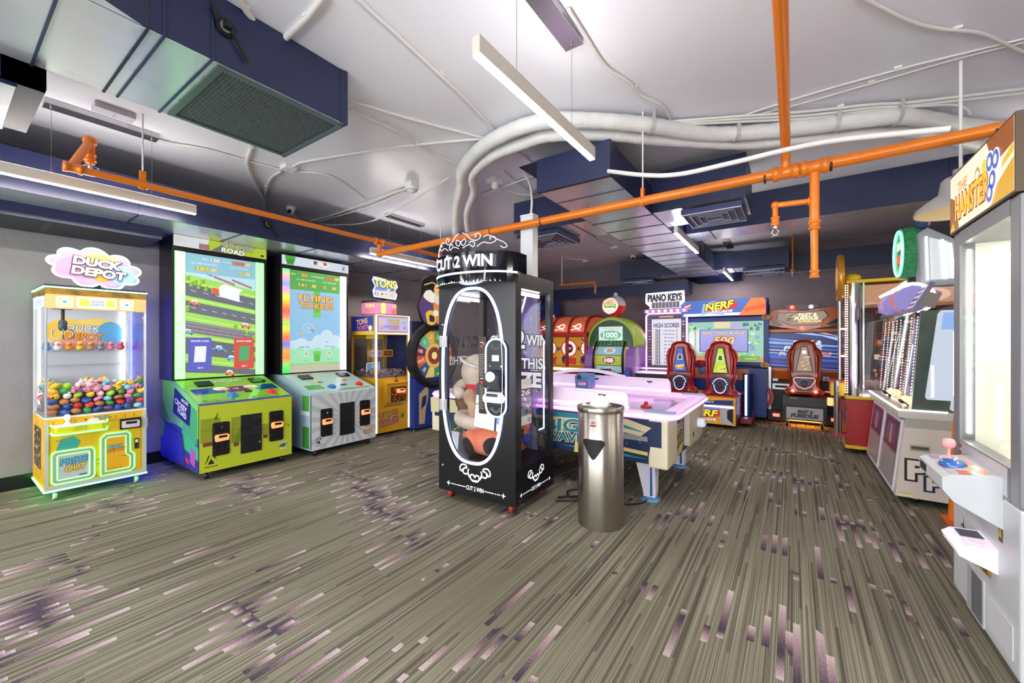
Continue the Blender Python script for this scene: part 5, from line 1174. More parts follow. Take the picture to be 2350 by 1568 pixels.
b = MB(); b.box(W - .075, W - .06, .12, .5, 1.79, 1.82, C('#ffffff', .4, 0, 16)); b.build('led_strip', t)
b = MB(); b.box(-W + .06, -W + .075, .12, .5, 1.79, 1.82, C('#ffffff', .4, 0, 14)); b.build('led_strip', t)
b = MB(); b.tube([(.12, .25, 1.83), (.12, .25, 1.2)], .012, C('#3a4a3a', .3, .3)); b.box(.09, .15, .22, .28, 1.5, 1.83, C('#27302c', .4)); b.box(.1, .2, .23, .27, 1.48, 1.5, DARK)
b.tube([(.26, .4, 1.8), (.26, .33, 1.66), (.22, .3, 1.6)], .01, WHITE); b.build('cutting_arm', t)
b = MB(); b.right(W + .002); b.rope([(D_ - .13, .62), (D_ - .13, 1.4)], .006, C('#ffffff', .4, 0, 2.5), -.03, 6); b.rope([(D_ - .22, .62), (D_ - .13, .62)], .006, C('#ffffff', .4, 0, 2.5), -.03, 6); b.build('side_reflection', t)  # glowing lines put in for a reflection on the side glass
for z in (.84, 1.4):
    b = MB(); b.box(-W + .0 + .02, -W + .1, -.02, .0, z - .05, z + .05, C('#c9ccd4', .12, .4), .006); b.build('door_hinge', t)
# control mast on the door
b = MB(); b.front(-.0); P = rrect(.13, .79, .33, 1.42, .095, 8); b.poly(P, BLACK, 0, .02); b.rope(P, .008, WN, .022, 6, True)
b.rect(.19, 1.24, .26, 1.29, C('#c8d0f0', .4, 0, .9), .021); b.rect(.19, .885, .27, .905, C('#2f3a34', .3), .021)
scrollwork(b, .23, 1.34, .35, C('#5a5a66', .4), .021); scrollwork(b, .23, .83, .35, C('#8a8a96', .4), .021)
for x in (.17, .28): b.ell(x, 1.2, .006, .006, CHROME, .021)
b.build('control_panel', t)
b = MB(); b.xprof([(-.02, 1.17), (-.075, 1.125), (-.1, 1.05), (-.02, 1.0)], .15, .29, C('#17181b', .35)); b.build('button_box', t)
b = MB(); a = Vector((0, -.045, .055)).normalized(); b.sph((.215, -.08, 1.115), (.048, .022, .044), C('#f2f0ea', .3, 0, .7), 18, 10); b.build('round_button', t)
b = MB(); b.front(-.02); b.poly([(.14, .91), (.31, .91), (.32, .95), (.29, .99), (.16, .99), (.13, .95)], C('#e8d8ea', .3, 0, .75), 0, .05); b.rect(.17, .958, .28, .982, C('#24402c', .3), .051); b.build('card_reader', t)
b = MB(); b.front(0); b.rect(.045, .8, .12, 1.44, C('#2a1c16', .4), .001, .004)
for i in range(34):
    z = .84 + i * .016
    if 12 < i < 17 or i > 28: continue
    b.rect(.053, z, .053 + random.uniform(.03, .058), z + .006, C('#8a7f76', .5), .006)
for z in (1.36, 1.06): b.ell(.075, z, .012, .012, C('#c83a2a', .4), .006); b.band([(.06, z + .03), (.085, z + .035), (.1, z + .015)], .006, WHITE, .006)
b.build('instruction_strip', t)
# bowed header with lettering and clear scroll topper
b = MB(); n = 24; pro = []
for i in range(n + 1):
    a = -1 + 2 * i / n; pro.append((a * W * 1.02, .02 - .23 * (1 - a * a) ** .6 if abs(a) < 1 else .02))
def bow(b, z0, z1, m, k=1., ins=0.):
    V = [(x * k, y + ins, z0) for x, y in pro] + [(x * k, y + ins, z1) for x, y in pro]; q = len(pro)
    b.add(V, [(i, i + 1, q + i + 1, q + i) for i in range(q - 1)], m, True)
    b.add([(x * k, y + ins, z1) for x, y in pro] + [(W * k, .1, z1), (-W * k, .1, z1)], [list(range(q + 2))], m); b.add([(x * k, y + ins, z0) for x, y in pro] + [(W * k, .1, z0), (-W * k, .1, z0)], [list(range(q + 2))], m)
GLB = C('#0b0d14', .08, .2, 0, .6)
bow(b, 1.87, 1.94, GLB); bow(b, 1.955, 2.11, GLB); b.box(-W * 1.02, W * 1.02, .02, .16, 1.955, 2.11, GLB)
b.build('header_drum', t)
b = MB(); bow(b, 1.94, 1.955, C('#dfe6ff', .4, 0, 3.5, eh='#b8c8ff'), 1.0, -.004); b.build('header_light', t)
b = MB()
def bow_text(s, zc, h, w, m, off=.012, bold=.03, x0=0.):
    v, f = text_mesh(s, bold, 0, 0); xs = [p.x for p in v]; ys = [p.y for p in v]; k = w / (max(xs) - min(xs)); kz = h / (max(ys) - min(ys)); mx = (min(xs) + max(xs)) / 2; my = (min(ys) + max(ys)) / 2
    V = []
    for p in v:
        x = x0 + (p.x - mx) * k; a = max(-1, min(1, x / (W * 1.02))); V.append((x, .02 - .23 * (1 - a * a) ** .6 - off, zc + (p.y - my) * kz))
    b.add(V, f, m)
bow_text('CUT 2 WIN', 2.03, .1, .6, C('#24262e', .4), .004, .06, .008); bow_text('CUT 2 WIN', 2.034, .095, .58, C('#ffffff', .4, 0, 1.6), .02, .03); b.build('header_lettering', t)
b = MB()
for i in range(22):
    a = -.8 + 1.6 * i / 21; x = a * W; y = .02 - .23 * (1 - a * a) ** .6 - .003
    b.add([(x - .014, y, 1.872), (x + .014, y, 1.872), (x, y, 1.884 + .008 * math.cos(i * 1.57))], [(0, 1, 2)], WL)
b.build('header_trim', t)
b = MB(); ac = glass('clear_acrylic', '#f0f2ff', 1.5, .06)
V = []; 
for x, y in pro: V.append((x, y + .03, 2.11)); 
q = len(pro); top = []
for i, (x, y) in enumerate(pro): a = x / (W * 1.02); top.append((x, y + .03, 2.11 + .045 + .14 * max(0, 1 - abs(a) ** 1.5) ** .8))
b.add(V + top, [(i, i + 1, q + i + 1, q + i) for i in range(q - 1)], ac, True)
SW = C('#e8ecff', .4, 0, 1.)
def bowpt(x, z): a = max(-1, min(1, x / (W * 1.02))); return (x, .02 - .23 * (1 - a * a) ** .6 + .024, z + .05)
for sg in (-1, 1):
    for P in ([(.02, 2.22), (.06, 2.2), (.1, 2.16), (.15, 2.15), (.18, 2.18), (.16, 2.205), (.135, 2.19), (.145, 2.172)], [(.02, 2.1), (.08, 2.12), (.12, 2.1), (.13, 2.13), (.1, 2.145), (.085, 2.13)], [(.15, 2.1), (.2, 2.13), (.25, 2.12), (.29, 2.14), (.28, 2.17), (.25, 2.165), (.255, 2.148)], [(.2, 2.17), (.24, 2.185), (.3, 2.15), (.34, 2.13), (.36, 2.1), (.34, 2.085), (.32, 2.1)], [(.0, 2.15), (.04, 2.17), (.05, 2.14), (.02, 2.12), (.0, 2.15)]):
        b.tube(smooth_path([bowpt(sg * u, v) for u, v in P], 5), .0035, SW, 5)
b.build('scroll_topper', t)
for x in (-W + .08, W - .08):
    for y in (.08, D_ - .08): caster(t, x, y, .09, C('#b4302a', .4), .038)

# plush toy, its cushion and the prize boxes inside
def fuzzy(name, h1, h2):
    return noisy(name, h1, h2, 9, .95, 0, .6, 160)
def blobs(parts, mat, vox=.013):
    b = MB()
    for p in parts:
        if not isinstance(p[0], list): b.sph(p[0], p[1], mat, 20, 14)
        else: b.tube(smooth_path(p[0], 5), p[1] if not isinstance(p[1], list) else [p[1][0] + (p[1][1] - p[1][0]) * i / (5 * (len(p[0]) - 1)) for i in range(5 * (len(p[0]) - 1) + 1)], mat, 14); b.sph(p[0][0], p[1] if not isinstance(p[1], list) else p[1][0], mat); b.sph(p[0][-1], p[1] if not isinstance(p[1], list) else p[1][1], mat)
    return b
def remesh(o, vox):
    m = o.modifiers.new('join', 'REMESH'); m.mode = 'VOXEL'; m.voxel_size = vox; m.use_smooth_shade = True
    s_ = o.modifiers.new('soft', 'SMOOTH'); s_.iterations = 6; s_.factor = .5
c_ = toworld(CUT, -.02, .34, 0)
t = thing('plush_cushion', 'round orange plush cushion with black spots in the black prize machine', 'plush cushion', (c_[0], c_[1], .371), CUT.rotation_euler.z)
FO = fuzzy('orange_fur', '#d8694a', '#ee8d6c'); FB = fuzzy('black_fur', '#17151a', '#2a262c')
b = MB(); R = []
for i in range(11):
    a = PI * (i / 10 - .5); R.append((max(.002, .3 * math.cos(a) ** .7 if abs(i - 5) < 5 else .05), .17 + .17 * math.sin(a)))
b.lathe(R, FO, (0, 0, 0), 'z', 30)
for s_ in (-1, 1): b.sph((s_ * .235, -.02, .3), (.085, .14, .15), FO, 18, 12)
o = b.build('cushion_body', t); o.scale = (1.08, .92, 1); remesh(o, .012)
for i, (x, y, z, m) in enumerate(((.13, -.235, .13, FB), (-.14, -.235, .1, FB), (-.2, -.15, .26, FB), (.31, .02, .2, C('#3a3f9a', .9)), (.3, .17, .32, FB), (.29, -.12, .27, FB), (.0, -.265, .22, FO))):
    if m is FO: continue
    b = MB(); n_ = Vector((x / 1.2, y, (z - .17) * 1.0)).normalized(); q = n_.to_track_quat('Z', 'Y').to_matrix()
    b.sph(Vector((x, y, z)), (.085, .085, .028), m, 18, 8, q); b.build('fur_spot', t)
t = thing('plush_monkey', 'large beige and brown plush toy with red scarf sitting in the black prize machine', 'plush toy', (c_[0] - .12, c_[1] - .02, .66), CUT.rotation_euler.z)
FT = fuzzy('beige_fur', '#b9a894', '#d8cab8'); FD = fuzzy('brown_fur', '#6a4e3a', '#8f6d52')
b = blobs([((-.0, .02, .1), (.15, .13, .16)), ((0, .0, .25), (.13, .12, .13)),
           ([(-.08, -.03, .3), (-.17, -.08, .34), (-.19, -.15, .29), (-.13, -.2, .27)], [.06, .055]), ([(.12, .0, .3), (.3, -.0, .2), (.42, -.04, .06), (.45, -.02, .2)], [.055, .045]),
           ([(-.08, -.06, .06), (-.12, -.2, .05), (.02, -.22, .02), (.16, -.19, .05)], [.07, .058]), ([(.1, -.04, .04), (.24, -.12, .02), (.34, -.1, .1)], [.07, .055])], FT)
o = b.build('plush_body', t); remesh(o, .013)
b = blobs([((-.05, -.05, .46), (.15, .135, .165)), ((-.185, -.03, .4), (.04, .03, .05)), ((.09, -.03, .41), (.04, .03, .05))], FT)
o = b.build('plush_head', t); remesh(o, .013)
b = MB(); b.tube([(-.05 + .15 * math.cos(a * PI / 16), -.05 + .137 * math.sin(a * PI / 16), .54 - .05 * math.cos(a * PI / 16)) for a in range(32)], .014, fuzzy('cap_fur', '#c8bcae', '#e0d6ca'), 8, True); b.build('cap_brim', t)
b = blobs([((-.15, -.06, .13), (.1, .09, .15)), ((-.17, -.11, .2), (.075, .065, .1))], FD); o = b.build('brown_sleeve', t); remesh(o, .014)
b = blobs([((-.03, -.17, .24), (.075, .055, .08)), ((.01, -.17, .13), (.06, .05, .1))], fuzzy('tan_fur', '#a98a6c', '#c8ab8c')); o = b.build('mitten', t); remesh(o, .012)
b = MB(); b.lathe([(.13, .3), (.15, .315), (.145, .35), (.11, .355)], C('#b8202a', .8), (-.02, -.02, 0)); b.plane((.06, -.16, .0), (1, 0, 0), (0, 0, 1)); b.poly([(-.06, .2), (.06, .2), (.05, .34), (-.05, .34)], C('#b8202a', .8), 0, .01); b.build('scarf', t)
def carton(name, label, x, y, z, w, d, h, paint, tilt=0., roll=0.):
    b = MB(); b.box(-w / 2, w / 2, -d / 2, d / 2, 0, h, C('#dfe3ea', .35), .002); paint(b, w, d, h)
    o = b.build(name); o.location = toworld(CUT, x, y, z); o.rotation_euler = (tilt, roll, CUT.rotation_euler.z + 0.); return tag(o, label, 'box')
def p1(b, w, d, h):
    b.front(-d / 2); b.poly([(-w / 2, .0), (w / 2 - .07, .0), (w / 2 - .07, h * .55), (-w / 2, h * .4)], C('#eceff4', .35), .001); b.rect(w / 2 - .065, 0, w / 2 - .045, h, C('#1f2a44', .4), .001); b.rect(w / 2 - .045, .06, w / 2, h - .04, C('#7f9ac8', .4), .001); b.rect(-w / 2, h - .1, -w / 2 + .05, h, C('#2a3a5a', .4), .0015); b.poly([(-w / 2, h * .52), (-w / 2 + .1, h * .6), (w / 2 - .08, h * .68), (w / 2 - .08, h * .66), (-w / 2, h * .5)], DARK, .002); b.left(-w / 2); b.rect(-d / 2, h * .5, d / 2, h, C('#2a3344', .4), .001)
o1 = carton('console_box', 'tall white and blue box leaning in front of the plush toy', .12, .04, .672, .27, .06, .37, p1, -.0, .08)
def p2(b, w, d, h):
    for side in ('f', 'r'):
        if side == 'f': b.front(-d / 2); x0, x1 = -w / 2, w / 2
        else: b.right(w / 2); x0, x1 = -d / 2, d / 2
        b.rect(x0, 0, x1, h, WHITE, .001); b.rect(x0, h * .62, x1, h * .8, BLACK, .0015); b.text('26', (x0 + x1) / 2, h * .71, h * .12, WHITE, (x1 - x0) * .75, .003, .04, 0, .15)
        b.rect(x0, h * .2, x1, h * .62, C('#7a8a92', .4), .0015)
        for i in range(40): u, v = random.uniform(x0, x1 - .02), random.uniform(h * .21, h * .56); b.rect(u, v, u + .02, v + .03, C(random.choice(['#2a3a44', '#c9d0d0', '#8a3a30', '#5a7a8a', '#b8a890', '#e8e8e8']), .4), .002)
        b.rect(x1 - .05, h * .22, x1 - .015, h * .29, C('#c0302a', .4), .0025); b.rect(x1 - .06, h * .04, x1 - .02, h * .14, C('#2a2a2a', .4), .0025); b.rect(x1 - .055, h * .05, x1 - .025, h * .13, WHITE, .003); b.text('E', x1 - .04, h * .09, h * .06, BLACK, None, .004, .03)
o2 = carton('game_box', 'white game box with the number 26 leaning at the right glass', .345, .21, .70, .035, .23, .38, p2, 0, 0)

# ================================================================== steel wipes bin
def brushed():
    mt, nt, b = new_mat('brushed_steel'); N, L = nt.nodes.new, nt.links.new
    tc = N('ShaderNodeTexCoord'); mp = N('ShaderNodeMapping'); mp.inputs['Scale'].default_value = (60, 60, 2.); L(tc.outputs['Object'], mp.inputs[0])
    nz = N('ShaderNodeTexNoise'); nz.inputs['Scale'].default_value = 3; L(mp.outputs[0], nz.inputs['Vector'])
    b.inputs['Base Color'].default_value = lin('#b8b2a8'); b.inputs['Metallic'].default_value = 1
    tg = N('ShaderNodeTangent'); tg.direction_type = 'RADIAL'; tg.axis = 'Z'; L(tg.outputs[0], b.inputs['Tangent']); b.inputs['Anisotropic Rotation'].default_value = .25
    mr = N('ShaderNodeMapRange'); mr.inputs['To Min'].default_value = .27; mr.inputs['To Max'].default_value = .37; L(nz.outputs['Fac'], mr.inputs[0]); L(mr.outputs[0], b.inputs['Roughness'])
    b.inputs['Anisotropic'].default_value = .85
    return mt
BS = brushed()
t = thing('wipes_bin', 'tall brushed steel cylinder bin with a white wipe sticking out of the top', 'bin', (-1.225, 2.97, 0))
R_ = .172
b = MB(); b.lathe([(R_ - .004, 0), (R_, .004), (R_, .872), (R_ - .006, .875)], BS, (0, 0, 0), 'z', 64)
def on_cyl(b, a0, rows, m, R):
    """a patch wrapped on the drum: rows of (z, left, right)"""
    V = []; k = 9
    for z, l, r in rows:
        for i in range(k): s_ = l + (r - l) * i / (k - 1); V.append((R * math.sin(a0 + s_ / R), -R * math.cos(a0 + s_ / R), z))
    b.add(V, [(j * k + i, j * k + i + 1, (j + 1) * k + i + 1, (j + 1) * k + i) for j in range(len(rows) - 1) for i in range(k - 1)], m, True)
b.build('bin_body', t)
A0 = .07
b = MB(); rows = []
for i in range(15):
    q = i / 14; z = .525 + .15 * q
    half = .012 + .078 * min(1, q * 1.25) ** 1.0
    if q > .86: half = .09 - .03 * ((q - .86) / .14) ** 2
    if q < .1: half = .004 + .016 * (q / .1) ** .5
    rows.append((z, -half, half))
on_cyl(b, A0, rows, C('#120c0a', .6), R_ + .0012); b.build('drop_opening', t)
b = MB(); on_cyl(b, A0, [(.765, -.03, .03), (.825, -.03, .03)], C('#b8b0a8', .4, .4), R_ + .001); on_cyl(b, A0, [(.79, -.015, .015), (.8, -.018, .018), (.812, -.004, .004)], C('#b05a4a', .5), R_ + .0016); on_cyl(b, A0, [(.772, -.02, .02), (.782, -.02, .02)], DARK, R_ + .0016); b.build('sticker', t)
b = MB(); b.lathe([(R_ + .005, .868), (R_ + .008, .872), (R_ + .008, .9), (R_ + .004, .905), (R_ - .012, .905), (R_ - .02, .893), (.05, .89), (.001, .89)], BS, (0, 0, 0), 'z', 64); b.build('bin_lid', t)
b = MB(); rw = random.Random(2); rings = []
for i, (r_, z) in enumerate([(.055, .892), (.07, .905), (.062, .925), (.045, .945), (.025, .965), (.008, .985)]):
    rings.append([(-.01 + .01 * i * .3 + r_ * (1.15 + .35 * rw.random() * (1 if j % 2 else -.6)) * math.cos(2 * PI * j / 12), r_ * .55 * (1 + .3 * rw.random()) * math.sin(2 * PI * j / 12), z + rw.uniform(-.006, .006)) for j in range(12)])
b.loft(rings, noisy('tissue', '#e6e6e2', '#f4f4f0', 30, .9, 0, .4)); b.build('wet_wipe', t)

# ================================================================== air hockey table
t = thing('air_hockey_table', 'long air hockey table with pink glowing rails and teal wave graphics', 'air hockey table', (-2.2, 4.23, 0))
HW, HD = 1.36, .74
CREAM = C('#d8d0b4', .45); TEAL = C('#2b8296', .45); NVY = C('#1f2f52', .45); LEM = C('#d8c878', .45); RAIL = C('#f2d4f4', .3, 0, .28, eh='#f0b0ff'); GLW = C('#ffd8ff', .4, 0, 2.4, eh='#f09cff')
b = MB(); b.xprof([(-HD + .02, .36), (-HD, .74), (HD, .74), (HD - .02, .36)], -HW + .05, HW - .05, C('#3a3a3a', .5))
for sgn in (0, 1):
    pl = (lambda: b.plane((0, -HD + .004, 0), (1, 0, 0), (0, -.052, 1))) if sgn == 0 else (lambda: b.plane((0, HD - .004, 0), (-1, 0, 0), (0, .052, 1)))
    pl(); b.a = b.a * 1.14; b.rect((-HW + .05) / 1.14, .37, (HW - .05) / 1.14, .735, NVY, .012, .01)
    b.poly([(-1.2, .735), (.9, .735), (1.08, .68), (1.0, .6), (.5, .66), (-.2, .64), (-1.2, .56)], C('#cfc39a', .45), .0235); b.poly([(-.9, .735), (.7, .735), (1.05, .63), (.6, .69), (-.4, .67)], TEAL, .024)
    b.poly([(.2, .64), (1.05, .6), (1.05, .56), (.5, .56), (.1, .5)], C('#8a8f96', .45), .0242); b.poly([(.45, .52), (1.05, .47), (1.05, .44), (.6, .47)], LEM, .0244); b.poly([(.3, .42), (.8, .44), (1.05, .41), (.7, .4)], TEAL, .0244); b.poly([(.45, .37), (.5, .37), (.53, .5), (.47, .52)], LEM, .0245)
    for i in range(60): u, v = random.uniform(.2, 1.0), random.uniform(.48, .58); b.ell(u, v, .006, .004, C('#bcd8e0', .4), .025, 0, 6)
    b.poly([(-1.1, .37), (.1, .37), (.2, .45), (-.3, .52), (-1.1, .47)], C('#17484a', .45), .0238)
    for i in range(30): u, v = random.uniform(-.9, .1), random.uniform(.38, .46); b.poly([(u, v), (u + .04, v + .01), (u + .02, v + .03)], C(random.choice(['#0f2c30', '#2a6a6a', '#c9a83a']), .5), .0248)
    for x in (-.3,): b.text('BIG', x + .64, .61, .12, TEAL, .34, .026, .03, 0, .1, .06, C('#e8dfa8', .4), .05); b.text('WAVE', x + .66, .5, .085, C('#1f6f86', .4), .36, .026, .03, 0, .1, .06, C('#e8dfa8', .4), .05)
b.build('table_body', t)
for x, sg in ((HW, 1), (-HW, -1)):
    b = MB()
    for y0, y1 in ((-HD - .045, -HD + .3), (HD - .3, HD + .045)): b.box(min(x - sg * .16, x), max(x - sg * .16, x), y0, y1, .34, .745, CREAM, .02)
    if sg > 0:
        b.right(x - .03); b.rect(-.46, .36, .46, .74, NVY, .001, .01); b.rect(-.1, .4, .38, .73, CREAM, .012, .05, .01)
        b.text('BIG', -.27, .62, .1, C('#d8d0a0', .4), .22, .014, .02, 0, .1, .2); b.text('WAVE', -.28, .5, .09, C('#c9a83a', .4), .24, .014, .02, 0, .1, .2); b.ell(.02, .6, .008, .008, DARK, .063); b.rect(.06, .46, .11, .51, BLACK, .063); b.rect(.2, .55, .206, .68, GREY, .063)
        b.poly([(-.46, .37), (-.2, .37), (-.12, .46), (-.3, .44)], LEM, .013)
    b.build('corner_panel', t)
b = MB(); b.front(HD + .0)
o_ = [(-HW, -HD), (HW, HD)]
# raised rail ring
def ringpts(inset, n=8):
    return rrect(-HW - .06 + inset, -HD - .05 + inset, HW + .06 - inset, HD + .05 - inset, .16 - inset * .5, n)
A, B_ = ringpts(0), ringpts(.13); n = len(A); b = MB()
V = [(u, v, .745) for u, v in A] + [(u, v, .795) for u, v in A] + [(u, v, .8) for u, v in ringpts(.02)] + [(u, v, .8) for u, v in B_] + [(u, v, .745) for u, v in B_]
b.add(V, [(k * n + i, k * n + (i + 1) % n, (k + 1) * n + (i + 1) % n, (k + 1) * n + i) for k in range(4) for i in range(n)], RAIL, True); b.build('rail', t)
b = MB(); b.tube([(u, v, .768) for u, v in ringpts(-.003)], .012, GLW, 6, True); b.build('rail_glow', t)
for y in (-HD + .02, HD - .02):
    b = MB(); b.top(.8); BLU = C('#7fa8cc', .35); b.plane((0, 0, .8), (1, 0, 0), (0, 1, 0)); s_ = 1 if y > 0 else -1
    b.poly([(HW - .2, y - s_ * .06), (HW + .04, y - s_ * .06), (HW + .04, y + s_ * .02), (HW - .02, y + s_ * .05), (HW - .2, y + s_ * .05)] if s_ > 0 else [(HW - .2, y + .06), (HW - .2, y - .05), (HW - .02, y - .05), (HW + .04, y - .02), (HW + .04, y + .06)], BLU, .001, .008); b.build('rail_corner', t)
b = MB(); b.box(-HW + .06, HW - .06, -HD + .07, HD - .07, .74, .752, C('#b8a8c4', .15)); b.top(.752); b.rect(-.01, -HD + .08, .01, HD - .08, C('#6a4a9a', .3), .001); b.ell(HW - .2, 0, .2, .3, C('#8a7aa8', .2), .001); b.poly([(HW - .4, .25), (HW - .2, .35), (HW - .25, .5), (HW - .45, .45)], C('#4a3a6a', .2), .0015); b.build('play_field', t)
WG = C('#f0e4f2', .35, 0, .12, eh='#f0c8ff')
for y in (-HD - .0, HD + .0):
    b = MB(); b.front(y)
    P = [(-1.0, .8), (1.02, .8), (1.02, .86)] + [(.97 + .05 * math.cos(a) - .0, .88 + .08 * math.sin(a)) for a in [PI / 2 * k / 6 for k in range(1, 7)]] + [(-.95, .96), (-1.0, .9)]
    b.poly(P, WG, -.012, .024); b.rope([(-1.0, .822), (1.02, .822)], .01, GLW, .014 if y < 0 else .014, 6); b.rope([(-1.0, .822), (1.02, .822)], .01, GLW, -.014, 6)
    for x in (-.6, .1, .78): b.rect(x - .035, .91, x + .035, .925, C('#2a2a30', .4), .013); b.rect(x - .012, .9, x + .012, .91, C('#2a2a30', .4), .013)
    for x in (-.9, -.2, .5): b.rect(x, .938, x + .5, .941, C('#c0a8c4', .4), .013)
    b.build('guard_panel', t)
b = MB(); b.front(HD - .06); P = [(-.5, .95), (-.5, .98)] + [(-.5 + 1.0 * k / 10, .98 + .07 * math.sin(PI * k / 10)) for k in range(1, 10)] + [(.5, .98), (.5, .95), (.42, .97)] + [(.4 - .8 * k / 10, .965 + .045 * math.sin(PI * k / 10)) for k in range(11)]
b.poly(P, WG, 0, .03); b.build('score_arch', t)
b = MB(); b.xprof([(HD - .3, .96), (HD - .28, .81), (HD - .06, .81), (HD - .06, .99), (HD - .24, .99)], -.07, .1, C('#5f8ac0', .4)); b.plane((0, HD - .3, .0), (1, 0, 0), (0, 0, 1)); b.ell(-.01, .95, .03, .03, C('#2a2c34', .4), .004); b.text('3:59', .03, .87, .035, C('#ff8a8a', .4, 0, 1.3), .1, .004, .03); b.build('score_display', t)
LGW = C('#e9e6f8', .3)
for x in (HW - .2, -HW + .2):
    for y in (-HD + .17, HD - .17):
        sg = 1 if x > 0 else -1
        b = MB(); b.loft([[(x + sg * (dx + ox), y + dy, z) for dx, dy in ((-w_, -w_ * .8), (w_, -w_ * .8), (w_, w_ * .8), (-w_, w_ * .8))] for w_, ox, z in ((.05, .0, .03), (.055, -.0, .08), (.085, -.03, .36))], LGW, True, False, False)
        b.plane((x, y - .05, 0), (1, 0, 0), (0, -.02, .28)); b.build('leg', t)
        b = MB(); b.box(x + sg * .015, x + sg * .03, y - .068, y + .068, .05, .34, C('#2f5a9a', .4)); o = b.build('leg_stripe', t)
        b = MB(); b.lathe([(.085, 0), (.085, .008), (.05, .022), (.03, .03)], C('#5a92c0', .4), (x, y, 0)); b.build('foot_disc', t)
b = MB(); b.box(HW - .0, HW + .1, .28, .4, .52, .6, C('#d8ecf4', .3, 0, .35), .02); b.plane((HW + .1, .34, .57), (0, 1, 0), (-.4, 0, 1)); b.rect(-.03, -.0, .03, .035, DARK, .004); b.build('card_reader', t)
t2 = thing('hockey_mallet', 'red air hockey mallet lying on the near end of the table', 'mallet', (-1.18, 4.0, .7522))
b = MB(); b.lathe([(.05, 0), (.052, .01), (.05, .022), (.04, .026), (.022, .03), (.018, .055), (.012, .062), (.001, .064)], C('#b8242a', .3)); b.build('mallet_body', t2)

# cable heap on the carpet between machine and bin
b = MB()
for i, P in enumerate(([(-1.72, 3.2, .012), (-1.62, 3.3, .012), (-1.5, 3.42, .012), (-1.6, 3.5, .012), (-1.72, 3.4, .012), (-1.6, 3.25, .018), (-1.35, 3.42, .012)], [(-1.7, 3.12, .014), (-1.55, 3.22, .014), (-1.4, 3.3, .02), (-1.15, 3.4, .014), (-1.05, 3.6, .012), (-1.1, 3.75, .1), (-1.12, 3.8, .3)])): b.tube(smooth_path(P, 8), .007, BLACK, 6)
one(b, 'power_cable', 'black power cable looped on the carpet behind the steel bin', 'cable')

# ================================================================== red multi-player pusher
RED = C('#b3201f', .35); DRED = C('#7a1518', .4)
t = thing('coin_pusher', 'low red carousel ticket pusher with curved roof, left of the fishing wheel game', 'arcade game', (-4.25, 8.3, 0))
b = MB(); b.box(-.85, .72, -.45, .5, .05, .78, RED); b.box(-.88, .75, -.55, .52, .76, .86, C('#e0c030', .4)); b.front(-.55); b.rect(-.85, .79, .72, .84, C('#ffe6f0', .4, 0, 2.2), .001); b.build('base_cabinet', t)
b = MB(); b.box(-.82, .7, .1, .14, .86, 1.5, C('#d8a52e', .4, 0, .35)); b.front(.1)
for x in (-.5, .02, .5):
    b.ell(x, 1.24, .2, .2, C('#f4f0ea', .4, 0, .7), .002); b.band([(x + .19 * math.cos(k * PI / 12), 1.24 + .19 * math.sin(k * PI / 12)) for k in range(24)], .03, C('#e0402e', .4, 0, .6), .003, 0, True)
    for k in range(12): b.ell(x + .15 * math.cos(k * PI / 6), 1.24 + .15 * math.sin(k * PI / 6), .022, .022, C('#fff4f4', .4, 0, 1.2), .004)
    b.ell(x, 1.24, .1, .1, C('#1c2440', .3), .005); b.text('50', x, 1.24, .07, C('#ff4030', .4, 0, 1.6), .12, .006, .03)
    b.poly([(x - .26, 1.24), (x - .2, 1.3), (x - .22, 1.24), (x - .2, 1.18)], C('#3a4a70', .4), .004); b.poly([(x + .26, 1.24), (x + .2, 1.3), (x + .22, 1.24), (x + .2, 1.18)], C('#3a4a70', .4), .004)
    b.rect(x - .18, .88, x + .18, 1.03, C('#c83a2c', .4, 0, .4), .002); b.ell(x - .1, 1.0, .09, .08, C('#2a3a7a', .4, 0, .3), .003); b.ell(x - .05, .95, .05, .06, C('#f0d05a', .4, 0, .5), .004)
for i in range(40): b.rect(u := random.uniform(-.8, .65), v := random.uniform(.88, 1.45), u + .04, v + .05, C(random.choice(['#3a5aa8', '#e8e0d0', '#d86a2a', '#4aa8a0', '#e8c23a']), .4, 0, .4), .0015)
b.build('game_panel', t)
b = MB()
for x in (-.82, -.28, .26, .7): b.box(x - .03, x + .03, -.5, -.44, .86, 1.55, RED, .008)
b.box(-.85, .73, -.52, -.42, 1.5, 1.6, RED, .01); b.build('roof_frame', t)
rf = [(-.52, 1.6), (-.5, 1.68), (-.42, 1.8), (-.28, 1.9), (-.05, 1.95), (.4, 1.95), (.4, 1.6)]
b = MB(); b.xprof(rf, -.84, .72, C('#d06a44', .35, 0, .3)); b.build('curved_roof', t)
b = MB()
for x in (-.84, -.45, -.06, .33, .71):
    b.xprof([(y - .025 if i < 4 else y, z + .025) for i, (y, z) in enumerate(rf[:6])] + [(y, z - .02) for y, z in rf[5::-1]], x - .022, x + .022, RED)
b.build('roof_rib', t)
b = MB()
for x in (-.65, -.25, .14, .52):
    b.plane((x, -.51, 1.7), (1, 0, 0), (0, .1, .13)); b.rope([(.09 * math.cos(k * PI / 8), .04 * math.sin(k * PI / 8) + .03 * math.sin(k * PI / 4)) for k in range(16)], .009, C('#fff0f8', .4, 0, 2.2), .03, 5, True); b.rope([(-.1, -.1), (0, -.06), (.1, -.1)], .008, C('#ffd0c8', .4, 0, 2.2), .03, 5)
b.build('roof_neon', t)
for x in (-.55, 0, .48):
    b = MB(); b.front(-.5); b.rect(x - .24, .87, x + .2, 1.5, G, 0, .003); b.build('front_glass', t)
t = thing('marquee_column', 'dark blue column with a red glowing tube, seen beside the black machine', 'marquee', (-5.2, 8.95, 0))
b = MB(); b.box(-.3, .36, -.15, .2, 0, 2.36, C('#1f3f9a', .4)); b.build('column_body', t)
